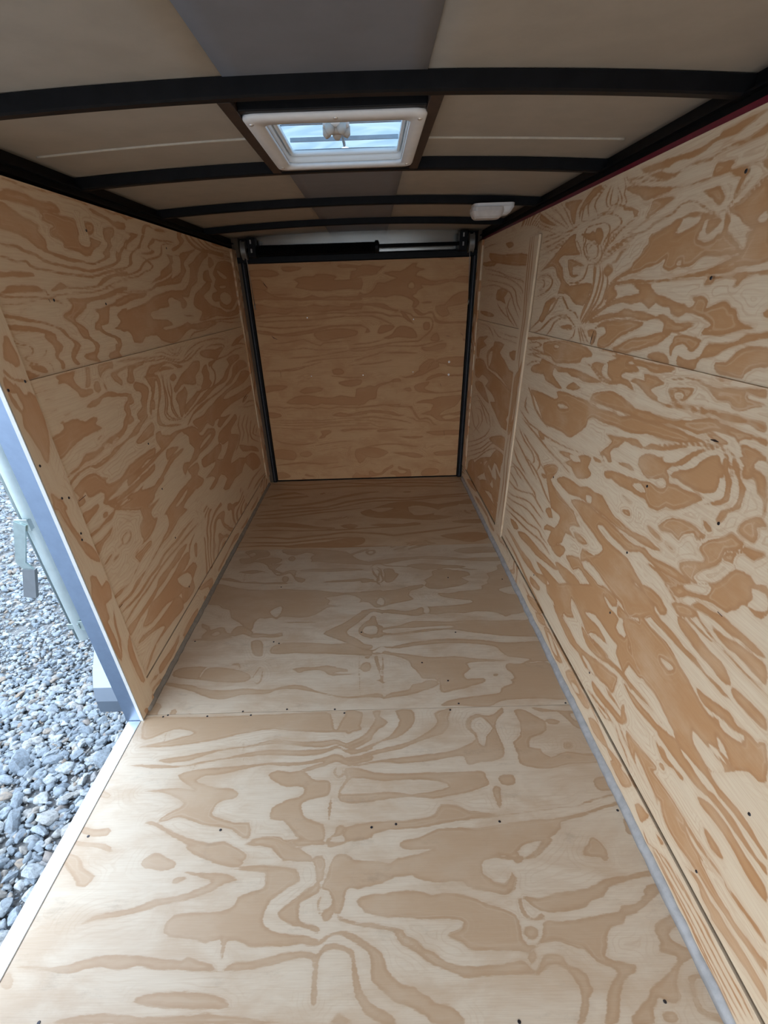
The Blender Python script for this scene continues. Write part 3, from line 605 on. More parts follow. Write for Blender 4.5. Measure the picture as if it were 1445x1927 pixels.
TRACE['right_low'] = decode('''+2078,1060 1975,1075 1861,1086 1739,1087 1657,1083 1607,1072 1600,1060 1670,1050 1678,1035 1738,1026 1859,1012 1918,1008 1967,1022 2034,1022 2065,1035;
-1948,1064 1898,1066 1904,1058 1944,1057;
+2314,1063 2160,1077 1978,1081 2108,1071 2255,1057;
+2275,1044 2174,1053 2108,1051 2167,1039 2242,1034 2242,1032 2161,1034 2087,1053 2174,1059 2277,1046;
+2263,1019 2136,1025 2046,1026 2155,1020 2255,1005 2253,1002 2152,1013 2026,1024 2133,1032 2263,1022;
+1557,1082 1534,1089 1436,1088 1465,1076 1418,1076 1470,1064 1501,1053 1554,1052 1589,1040 1553,1026 1493,1014 1427,1009 1373,1017 1328,1014 1291,1011 1338,1031 1383,1034 1368,1045 1310,1053 1295,1061 1329,1070 1370,1068 1327,1084 1380,1087 1423,1085 1481,1084;
-1508,1042 1478,1056 1468,1027 1432,1018 1469,1017 1506,1027;
+1635,1040 1589,1031 1539,1016 1477,1004 1404,1009 1404,1010 1474,1009 1532,1020 1582,1035 1633,1041;
+1346,1082 1270,1083 1201,1085 1154,1086 1142,1079 1169,1071 1206,1065 1241,1064 1270,1069 1319,1069;
+1327,1031 1303,1041 1256,1043 1272,1056 1211,1058 1192,1054 1165,1050 1184,1041 1219,1027 1199,1022 1177,1014 1198,1006 1240,1015 1274,1025;
+1190,1006 1147,1002 1094,1008 1040,1013 998,1019 959,1026 918,1032 919,1034 961,1031 1000,1025 1042,1018 1096,1014 1147,1008 1190,1008;
+1167,1055 1132,1061 1093,1068 1048,1071 1010,1073 1010,1074 1048,1075 1094,1072 1134,1064 1168,1056;
+1145,1043 1084,1053 1050,1055 1065,1034 1087,1022 1116,1020 1136,1029;
-1117,1036 1095,1042 1080,1035 1093,1027 1112,1027;
+1123,1018 1085,1016 1037,1019 1008,1027 1009,1028 1039,1024 1085,1021 1123,1020;
+1045,1068 984,1069 933,1077 883,1083 859,1086 851,1072 880,1070 901,1073 891,1065 862,1064 844,1061 870,1053 902,1040 924,1042 939,1049 971,1047 995,1057 1017,1064;
+1045,1011 1004,1019 959,1027 918,1033 887,1033 859,1035 830,1036 822,1023 841,1021 868,1026 896,1021 931,1017 967,1020 1006,1013;
+1006,1086 972,1087 949,1086 979,1080;
+864,1060 844,1059 844,1060 864,1061;
+1534,966 1474,981 1406,992 1334,986 1265,975 1201,979 1141,981 1095,985 1030,997 976,1014 939,1012 906,1012 865,1012 815,1012 809,1001 845,1004 874,993 864,985 891,995 930,996 966,987 998,976 1052,974 1117,967 1179,957 1233,954 1294,953 1346,949 1405,948 1480,944 1549,942 1541,954;
+1849,919 1758,931 1654,934 1562,939 1474,934 1378,943 1330,941 1274,955 1198,958 1133,968 1071,970 1013,968 975,970 951,973 994,958 1056,943 1114,934 1182,930 1232,917 1291,910 1347,909 1392,904 1455,900 1498,902 1533,886 1536,865 1595,827 1650,801 1725,802 1803,796 1908,786 1964,802 2015,828 2095,857 2159,876 1987,890 1855,892 1821,905;
-1817,880 1763,890 1707,888 1783,873;
+970,983 949,990 919,988 900,983 917,974 948,977;
+1123,920 1065,932 1014,946 968,958 936,967 910,972 910,973 938,971 970,962 1016,950 1067,936 1123,921;
+1390,878 1334,887 1263,900 1216,907 1182,898 1154,914 1106,921 1053,938 1002,949 1049,930 1094,913 1139,903 1180,894 1235,888 1277,887 1299,866 1327,853 1342,838 1319,818 1340,811 1370,819 1407,813 1372,845 1347,868;
+1180,877 1142,893 1108,894 1074,893 1034,905 1005,930 965,954 930,967 911,974 933,961 961,947 984,929 1011,904 1048,890 1061,871 1069,855 1127,835 1160,843 1186,854;
+1028,869 1030,885 977,907 954,934 918,956 901,946 880,921;
+916,971 892,959 874,943 855,929 854,930 869,946 887,962 914,972;
+907,975 881,966 859,955 831,937 830,938 856,957 878,969 906,976;
+835,936 843,967 869,984 853,992 800,987 787,965 810,968 820,961 806,946;
+1412,823 1381,815 1362,804;
+1985,749 1911,749 1890,732 1947,725;
+2199,951 2157,974 2087,986 2072,1005 2003,1005 1873,1001 1729,1010 1665,1012 1571,1008 1487,1005 1536,995 1618,985 1668,989 1734,986 1773,992 1863,984 1908,991 1916,967 1868,955 1799,937 1835,931 1920,934 1989,937 2021,953 2141,944;
+1765,945 1709,972 1656,968 1637,963 1695,948;
+2268,1001 2149,1004 2028,1008 2027,1010 2147,1010 2267,1003;
+2257,958 2183,979 2090,991 2091,993 2192,984 2262,959;
+2192,877 2131,849 2072,815 1969,792 1886,783 1881,785 1952,799 2051,822 2108,856 2184,880;
+2252,764 2125,742 2015,743 1890,744 1743,754 1632,765 1523,785 1523,786 1630,770 1738,760 1884,751 2006,750 2112,749 2246,767;
+2208,740 2061,725 1925,713 1803,703 1695,700 1593,693 1590,696 1686,707 1792,710 1912,721 2047,733 2202,743;
+2246,691 2141,657 2018,642 1977,616 2034,582 2030,581 1959,620 2002,649 2124,664 2239,693;
+2285,638 2180,612 2044,585 1916,563 1911,566 2028,593 2162,620 2278,641;
+2291,582 2214,550 2070,534 2064,538 2194,559 2283,585;
+2182,689 2057,663 1942,648 1904,622 1930,590 1924,591 1884,628 1925,656 2040,671 2175,692;
+2200,839 2215,796 2140,779 2134,782 2194,801 2193,839;
+1727,734 1625,756 1559,763 1507,784 1449,789 1460,756 1427,749 1444,726 1524,699 1585,716 1657,713 1598,738 1667,731;
-1622,751 1544,764 1522,755 1581,740;
+1852,638 1758,675 1698,680 1706,656 1753,626 1818,619;
+1440,798 1373,801 1419,787;
+1288,827 1229,840 1193,832 1243,826 1264,824;
+1348,781 1296,798 1228,800 1327,766;
+1859,605 1732,627 1828,594;
+900,1104 869,1102 867,1099;
+1347,779 1296,798 1212,811 1139,823 1107,832 1071,831 1045,843 1051,854 1069,857 1105,859 1140,857 1173,865 1186,871 1086,901 1092,881 1064,877 1045,870 1036,855 1008,861 980,862 947,866 908,867 930,848 958,825 992,807 1021,802 1044,783 1084,776 1108,786 1163,780 1174,781 1246,773 1294,774;
-1184,798 1161,811 1132,811 1117,802 1152,794;
-1076,839 1061,849 1048,846 1053,836 1070,832;
+1032,883 1000,898 973,911 961,924 927,941 905,940 891,930 886,912 885,890 919,875 963,871 1000,872 1021,876;
+898,957 880,955 872,936 854,924 848,904 843,887 867,869 902,857 926,841 894,864 864,884 861,903 872,921 890,937;
+875,964 849,950 834,934 815,923 811,903 810,885 832,868 834,852 844,840 857,842 852,864 829,881 823,898 828,915 842,931 868,948;
+859,968 829,977 815,961 782,956 749,900 764,890 787,873 797,853 791,844 770,843 746,844 747,862 757,872 738,881 741,886 753,892 766,917 789,926 801,942 830,953;
-815,961 787,964 795,978 814,975;
+1006,775 984,792 945,803 906,807 884,804 868,799 887,786 903,791 934,771 939,755 972,758 1006,747 1026,752;
+900,796 873,804 871,795 886,786 894,789 896,788 886,782 867,794 871,808 900,797;
+1069,735 1026,737 995,728 1017,722 1054,724;
+891,827 865,826 855,818 869,811;
+980,730 941,731 952,725;
+1205,720 1168,733 1151,722 1180,715;
+1219,756 1161,757 1191,753;
+1695,636 1632,668 1548,680 1483,684 1431,703 1374,705 1323,713 1247,691 1187,689 1123,691 1062,705 1008,706 983,706 1017,691 1077,681 1135,674 1198,667 1257,664 1321,660 1375,656 1420,656 1480,649 1556,630 1631,630;
-1430,675 1390,684 1386,664 1414,659;
+1532,619 1447,649 1375,656 1293,660 1257,664 1219,663 1149,662 1098,665 1048,680 1008,675 956,688 912,696 883,696 842,697 814,706 843,687 885,675 940,662 990,659 1036,660 1065,660 1113,635 1166,631 1226,631 1280,635 1312,620 1253,611 1191,612 1113,618 1077,609 1029,598 987,590 943,608 913,601 890,590 912,569 944,580 989,578 1039,580 1075,570 1102,559 1063,548 998,543 958,541 922,557 996,504 1040,508 1105,502 1154,503 1206,504 1237,511 1292,507 1244,572 1276,581 1338,589 1401,593 1454,603 1508,608;
+1372,512 1289,529 1241,567 1213,563 1146,576 1083,583 1037,576 982,582 922,557 1025,482 1075,491 1145,489 1200,494 1272,498 1327,488 1363,468;
+1021,649 976,651 931,647 892,661 841,684 806,692 765,697 735,704 718,729 695,749 703,764 696,776 724,791 761,785 776,801 760,818 731,818 713,839 734,839 763,831 770,816 803,799 800,775 821,750 856,721 912,708 900,724 858,748 845,759 872,771 855,797 822,822 805,841 782,837 765,834 778,812 801,796 798,781 769,789 758,770 783,747 804,721 792,711 807,694 840,694 873,678 912,669 951,666 990,659;
+911,706 881,730 840,751 809,770 817,753 846,727 855,708 827,706 849,698 883,696;
+870,768 853,794 824,816 786,835 773,832 804,802 804,782 837,766;
+804,721 783,747 761,785 722,788 693,778 703,764 695,749 716,735 720,715 765,697 804,689 792,711;
+890,616 875,631 834,649 798,646 848,610 872,613;
+930,642 895,632 838,617 837,619 891,638 928,644;
+1820,623 1719,642 1749,617 1672,593 1589,589 1499,591 1456,575 1417,565 1474,546 1496,522 1406,516 1341,542 1405,544 1465,529 1439,514 1519,496 1534,452 1578,421 1605,392 1672,390 1653,440 1731,412 1703,449 1625,469 1592,522 1635,526 1716,515 1747,486 1659,492;
+1957,641 1853,626 1773,607 1655,590 1555,587 1466,591 1464,593 1549,593 1647,597 1762,613 1842,632 1953,644;
+2077,606 1963,590 1875,572 1785,541 1703,528 1699,530 1772,549 1861,579 1948,598 2072,608;
+2326,512 2161,517 2032,508 1915,500 1874,483 1868,486 1900,508 2018,517 2146,526 2321,516;
+2317,419 2176,419 2029,455 1931,484 1849,475 1765,470 1761,473 1835,484 1922,493 2025,463 2164,429 2311,423;
+2302,463 2195,451 2149,441 2143,444 2178,460 2295,467;
+2337,470 2253,505 2182,493 2078,493 2074,496 2166,501 2245,513 2341,472;
+2323,357 2186,377 2041,419 1936,440 1854,439 1774,442 1770,444 1843,447 1926,448 2036,427 2180,385 2319,360;
+2310,331 2175,352 2055,382 1944,401 1836,404 1729,404 1725,406 1825,413 1934,409 2047,390 2166,361 2306,335;
+2293,297 2156,311 2033,335 1917,349 1796,379 1742,371 1667,376 1663,379 1730,380 1786,388 1908,359 2021,345 2143,322 2288,301;
+2280,271 2111,291 1930,316 1801,341 1707,354 1631,353 1627,356 1697,363 1792,351 1919,326 2098,302 2274,275;
+2192,258 2096,280 2040,271 2110,239;
+2048,253 1941,295 1832,310 1730,318 1640,332 1557,344 1515,344 1567,322 1670,298 1760,276 1866,266 1979,247;
+1564,356 1476,382 1377,401 1324,397 1371,359 1436,343 1493,340;
+1626,389 1546,438 1491,443 1523,395 1578,382;
+1481,426 1382,472 1327,460 1255,467 1184,464 1089,475 1103,458 1172,445 1195,436 1251,435 1315,439 1364,439 1400,411 1439,418;
+2233,187 2091,202 1954,201 1812,219 1726,212 1623,255 1587,233 1649,212 1768,188 1877,173 2006,174;
+1748,255 1615,285 1473,304 1359,337 1290,336 1227,337 1431,190 1482,205 1535,222 1573,250 1641,244;
-1365,316 1278,314 1284,296 1356,299;
+1781,160 1657,180 1668,154 1766,131;
+1794,73 1662,91 1561,96 1636,42 1727,57;
+2252,134 2105,131 1961,125 1827,111 1680,106 1570,106 1566,110 1666,119 1810,126 1942,139 2084,146 2244,139;
+1309,399 1221,433 1164,430 1091,435 1206,353 1261,371;
+1171,466 1128,480 1086,470 1138,454;
+1091,479 1025,482 1057,460;
+1601,227 1215,467 1157,473 1106,465 1078,472 1038,477 1017,475 1046,454 1019,444 994,434 980,409 942,411 922,393 868,407 834,405 850,390 875,389 909,369 957,368 965,329 995,327 1037,323 1082,318 1055,314 1088,286 1153,287 1208,285 1256,292 1303,294 1338,269 1359,246 1414,215 1488,211;
-1364,317 1298,312 1224,288 1216,273 1148,277 1091,269 1126,261 1207,258 1269,260 1344,280;
-1394,229 1291,244 1230,232 1235,213 1306,210 1378,217;
-1252,337 1187,370 1123,371 1065,371 1032,373 1030,349 974,327 1012,319 1101,309 1196,288 1158,318 1081,339 1150,351 1210,340;
-1172,457 1112,455 1088,471 1076,450 1010,462 1015,417 1066,414 1063,447 1128,443;
+1503,201 1411,209 1323,212 1254,205 1175,226 1109,254 1035,278 988,295 983,266 985,230 1018,226 1093,203 1152,209 1202,195 1141,189 1091,199 1163,177 1226,183 1300,168 1373,174 1435,184;
+1250,282 1193,283 1116,290 1032,314 965,329 935,331 891,337 848,343 797,342 759,344 750,342 791,331 835,320 877,313 915,313 946,315 986,310 1043,292 1103,266 1174,249 1223,260;
+1196,478 1142,488 1097,488 1096,466 1125,458 1163,463;
+1094,502 1045,523 988,524 933,520 857,527 799,514 753,505 701,491 670,488 627,491 615,489 580,472 557,458 626,363 666,367 703,362 732,362 784,374 830,385 878,380 918,385 959,391 985,418 1041,445 1019,479 975,500 999,510 1036,507;
-859,477 835,488 807,491 824,470 840,472;
+1048,458 1006,489 975,500 911,511 851,516 810,520 840,510 864,500 859,477 833,473 806,477 764,489 722,495 699,487 668,485 691,475 728,483 760,483 808,469 817,444 834,405 863,412 888,412 921,406 957,404 987,422;
+1024,586 974,606 924,604 894,590 918,579 963,573 991,575;
+1058,564 993,564 935,566 900,561 849,564 805,559 761,562 721,555 679,561 641,558 667,550 700,550 736,551 784,547 830,544 875,544 928,540 999,543;
+905,660 687,795 658,746 677,732 703,737 721,728 738,697 778,693 816,678 851,662 874,643 902,643;
-815,716 798,718 800,700 827,686 859,675 874,679;
-703,737 698,759 710,773 678,780 662,754;
+857,602 836,613 783,610 738,605 700,606 668,595 659,581 681,573 722,577 751,576 791,581 834,586;
+899,635 852,623 810,620 779,620 744,622 743,625 777,626 808,626 848,629 897,637;
+830,649 798,658 757,666 724,665 683,672 651,674 625,680 622,686 652,689 688,689 717,687 738,688 775,678 818,671;
+831,648 797,640 755,631 720,628 689,628 648,625 608,628 588,628 588,630 608,632 647,629 687,632 719,632 753,635 794,644 830,650;
+759,651 719,656 680,666 641,671 613,671 596,642 623,641 657,644 695,641 732,642;
+654,581 629,588 593,590 565,590 554,571 580,568 611,566 641,567;
+729,508 702,514 668,524 632,534 614,530 586,524 609,512 637,509 670,498 703,494;
+670,488 639,502 612,509 584,512 586,524 611,524 584,536 554,539 534,537 518,511 560,454 605,462 633,464 622,482 650,484;
-634,467 605,462 578,444 605,445;
-642,498 609,512 580,513 585,506 622,491;
+730,359 699,378 663,383 629,388 607,390 626,363 666,356 703,350;
-689,418 649,423 611,427 582,424 607,390 643,392 670,396;
+962,306 921,307 877,313 835,320 789,327 743,343 714,355 680,344 640,344 662,314 702,310 738,307 776,305 771,311 824,300 874,291 914,294;
-926,315 876,327 829,339 774,344 741,352 775,331 835,320 885,311;
+930,231 922,254 906,236 885,225 899,195 933,178 918,210;
+1025,218 982,225 949,225 925,222 955,218 997,210;
+1103,172 1031,184 977,196 927,207 889,214 915,185 955,176 1028,157 1078,151;
+1082,131 1034,134 979,148 933,156 932,159 974,157 1029,144 1080,135;
+1106,123 1044,131 982,160 981,163 1040,139 1104,126;
+1037,124 980,131 945,157 944,160 977,139 1036,127;
+924,160 894,143 858,136 818,123 816,125 855,142 891,149 922,162;
+913,179 875,166 842,163 795,168 794,170 840,168 872,172 912,182;
+879,197 843,205 794,217 749,229 729,223 778,156 820,163 854,171;
+766,285 736,269 705,274 703,277 732,279 764,288;
+752,277 732,284 691,292 678,293 704,275 732,270;
+753,373 728,367 695,371 716,359;
+738,312 720,334 700,333 670,341 627,344 593,347 574,356 551,357 523,362 496,359 470,356 447,355 429,360 422,349 446,347 471,344 503,342 529,342 555,340 581,335 606,324 624,319 655,315 693,311;
+605,305 590,316 568,330 542,332 521,336 489,332 462,329 431,329 407,324 395,303 418,300 441,299 463,302 486,306 513,308 536,306 563,303 590,297;
+709,348 688,373 659,380 621,386 594,381 570,381 538,387 506,390 482,388 455,382 442,383 435,372 461,373 488,373 512,371 537,370 565,365 580,366 604,366 637,360 672,354;
+642,430 612,467 593,465 569,469 537,475 507,492 543,552 563,527 591,492;
-639,433 616,444 577,446 594,437 626,427;
+618,444 592,440 572,442 571,446 589,451 617,448;
+848,164 831,192 789,203 746,207 701,213 665,219 635,220 600,220 572,221 546,222 517,225 491,230 472,229 462,227 483,217 509,211 536,205 556,203 579,204 606,192 637,182 667,176 697,159 724,155 760,152 793,155;
-816,181 757,174 690,158 699,150 742,148 793,155;
+816,192 771,179 729,171 690,157 689,159 726,177 768,185 815,195;
+688,179 663,205 626,205 599,199 576,209 546,204 511,214 485,220 506,206 530,194 506,188 484,185 459,185 434,188 412,187 384,196 359,201 340,211 332,197 355,187 381,178 411,171 440,167 470,161 509,158 548,152 590,142 626,140 657,149;
-593,209 549,210 514,219 483,224 451,232 424,236 399,229 424,223 457,220 494,211 533,200 571,200;
+560,264 534,271 505,270 491,263 512,250 537,250;
+756,284 735,295 711,287 688,291 663,299 650,297 661,286 685,285 711,276 731,277;
+734,246 719,261 707,252 719,244;
+519,173 492,166 458,167 430,172 430,175 456,177 490,176 518,177;
+460,223 429,225 400,230 375,234 358,239 358,243 374,245 399,241 428,236 460,227;
+554,122 537,132 507,137 483,124 458,124 445,118 415,126 383,132 351,140 321,143 302,146 313,165 334,165 361,164 388,161 416,157 442,156 467,148 494,151 523,147;
-495,117 471,120 450,119 454,109 478,105;
+410,183 380,179 348,185 327,187 326,189 348,192 379,186 410,186''')
TRACE['right_kick'] = decode('''+892,44 872,77 838,83 799,92 779,87 801,49 822,39 860,40;
+744,55 733,78 701,90 688,92 700,47 714,44;
+821,100 789,105 757,106 775,94;
+647,84 619,95 624,80;
+684,32 658,23 627,46 601,48 572,53 535,55 497,59 453,61 412,59 374,60 339,61 306,63 306,65 338,65 373,64 411,64 452,65 496,65 534,60 570,59 600,54 626,51 656,29 684,34;
+648,35 608,35 567,35 526,40 486,42 442,41 400,40 363,41 328,43 304,46 304,48 328,48 363,46 400,45 441,46 485,47 525,45 566,40 606,41 648,37;
+632,31 584,29 540,31 497,31 457,30 414,29 374,29 336,25 309,27 309,28 335,30 374,33 413,34 456,35 496,36 538,37 582,34 631,33;
+604,31 557,28 513,28 467,27 425,21 384,21 345,18 312,16 311,18 344,22 384,25 424,26 466,32 512,33 556,34 603,33;
+622,50 597,63 567,68 532,70 489,76 452,77 413,77 375,78 342,81 309,82 309,84 341,85 375,82 412,82 452,82 488,81 530,75 566,74 596,69 621,52;
+553,78 519,78 480,78 440,82 403,77 366,77 332,78 299,79 299,81 331,82 365,82 402,81 439,86 479,83 517,83 553,80;
+1534,60 1484,89 1415,75 1333,67 1311,61 1369,27 1458,40;
-1493,65 1456,76 1398,63 1362,50 1416,40;
+1278,49 1229,101 1190,89 1127,87 1068,84 1095,56 1151,47 1213,42;
-1219,53 1181,73 1147,67 1183,47;
+1650,56 1574,92 1521,78 1594,42;
+1783,58 1675,102 1581,105 1611,74 1724,50;
+1060,45 1023,78 973,81 918,69 954,48 1012,34;
+937,61 899,78 840,92 865,59;
+1471,99 1371,92 1264,93 1166,94 1070,105 991,105 895,104 811,111 810,113 891,111 987,112 1065,112 1161,102 1258,101 1364,101 1468,102;
+1849,72 1740,67 1615,70 1484,79 1348,86 1241,90 1239,92 1343,93 1477,87 1607,79 1730,75 1845,75;
+1191,88 1117,88 1047,90 986,80 985,82 1043,96 1113,94 1189,90;
+2411,69 2355,76 2311,63 2209,92 2155,79 2152,81 2201,98 2303,69 2345,83 2408,71;
+2375,74 2293,75 2211,80 2208,82 2284,81 2371,76;
+2320,88 2227,90 2224,92 2317,90;
+3383,51 3233,95 3082,108 3002,94 3103,71 3255,53;
+3054,48 2921,74 2790,80 2665,81 2572,71 2657,64 2810,54 2942,44;
+2658,66 2571,68 2462,71 2479,50 2573,43''')
TRACE['right_far_low'] = decode('''+3404,96 3381,142 3362,194 3225,250 3145,243 3087,275 2923,289 2832,298 2878,263 2931,239 3044,183 2979,195 2872,184 2769,168 2668,147 2549,137 2460,121 2427,107 2533,105 2679,109 2836,107 3007,106 3194,98;
+2820,338 2687,333 2636,313 2682,265 2782,259 2856,284;
+3034,312 2894,363 2763,402 2577,458 2465,474 2499,424 2604,411 2706,401 2805,368 2935,315;
+2596,393 2525,378 2461,373 2421,364 2419,336 2475,304 2439,281 2465,235 2545,238 2607,255 2582,313 2548,349;
+2625,235 2516,233 2432,218 2445,194 2553,200;
+2561,161 2460,172 2417,162 2418,114 2502,125;
+3342,1068 3112,1062 2962,1024 2955,1025 3095,1066 3339,1070;
+2980,1062 2851,1030 2575,1028 2426,1027 2425,1028 2570,1032 2840,1034 2974,1063;
+2783,1050 2584,1047 2413,1054 2412,1056 2581,1052 2781,1052;
+3400,976 3259,1004 3080,1016 3201,982 3099,965 3275,932 3303,884 3384,885;
+3064,891 3084,932 2935,978 2908,1004 2690,1006 2773,961 2654,936 2540,905 2416,900 2419,850 2430,812 2604,836 2796,857 3002,856;
-3033,920 2944,953 2956,895 3006,864;
+2578,980 2439,1000 2446,958 2535,956;
+3385,770 3401,864 3152,882 3044,850 2829,844 2600,829 2427,805 2423,738 2490,678 2406,642 2565,620 2737,658 2878,692 2764,713 2859,739 3043,753 2970,791 3161,800 3249,769;
+3341,736 3141,757 2976,710 2914,676 3103,679 3324,700;
+3403,625 3258,659 3096,641 2895,616 2821,569 2815,571 2877,621 3077,647 3245,665 3407,626;
+3336,606 3197,641 3031,606 2910,567 2903,569 3011,612 3181,647 3339,607;
+3269,578 3126,596 3052,545 3164,469 3156,470 3029,550 3106,603 3267,580;
+3439,556 3365,507 3283,461 3106,462 3100,464 3259,468 3338,513 3429,558;
+3204,552 3141,515 3262,435 3253,436 3117,520 3195,554;
+2647,557 2480,591 2417,534 2549,514 2825,494;
+3447,309 3173,390 2906,490 2810,562 2818,561 2925,490 3186,393 3450,310;
+3432,278 3066,398 2826,502 2832,502 3080,400 3437,279;
+3418,247 3006,383 2810,476 2634,533 2636,535 2823,478 3020,385 3422,248;
+3404,216 2952,378 2731,488 2492,545 2492,547 2740,491 2967,380 3409,217;
+3331,202 3072,302 2866,403 2651,482 2441,510 2438,512 2650,488 2881,404 3090,302 3337,203;
+3373,143 3167,243 2987,330 2970,293 2857,369 2878,312 2708,432 2612,487 2435,503 2387,476 2482,455 2487,391 2619,422 2667,350 2759,359 2814,282 2912,280 3036,207 3245,149;
+2971,186 2757,261 2582,264 2651,317 2533,329 2448,314 2402,367 2433,283 2490,242 2689,215 2813,178;
+3413,81 3071,162 2768,185 2507,196 2417,175 2525,149 2882,109''')
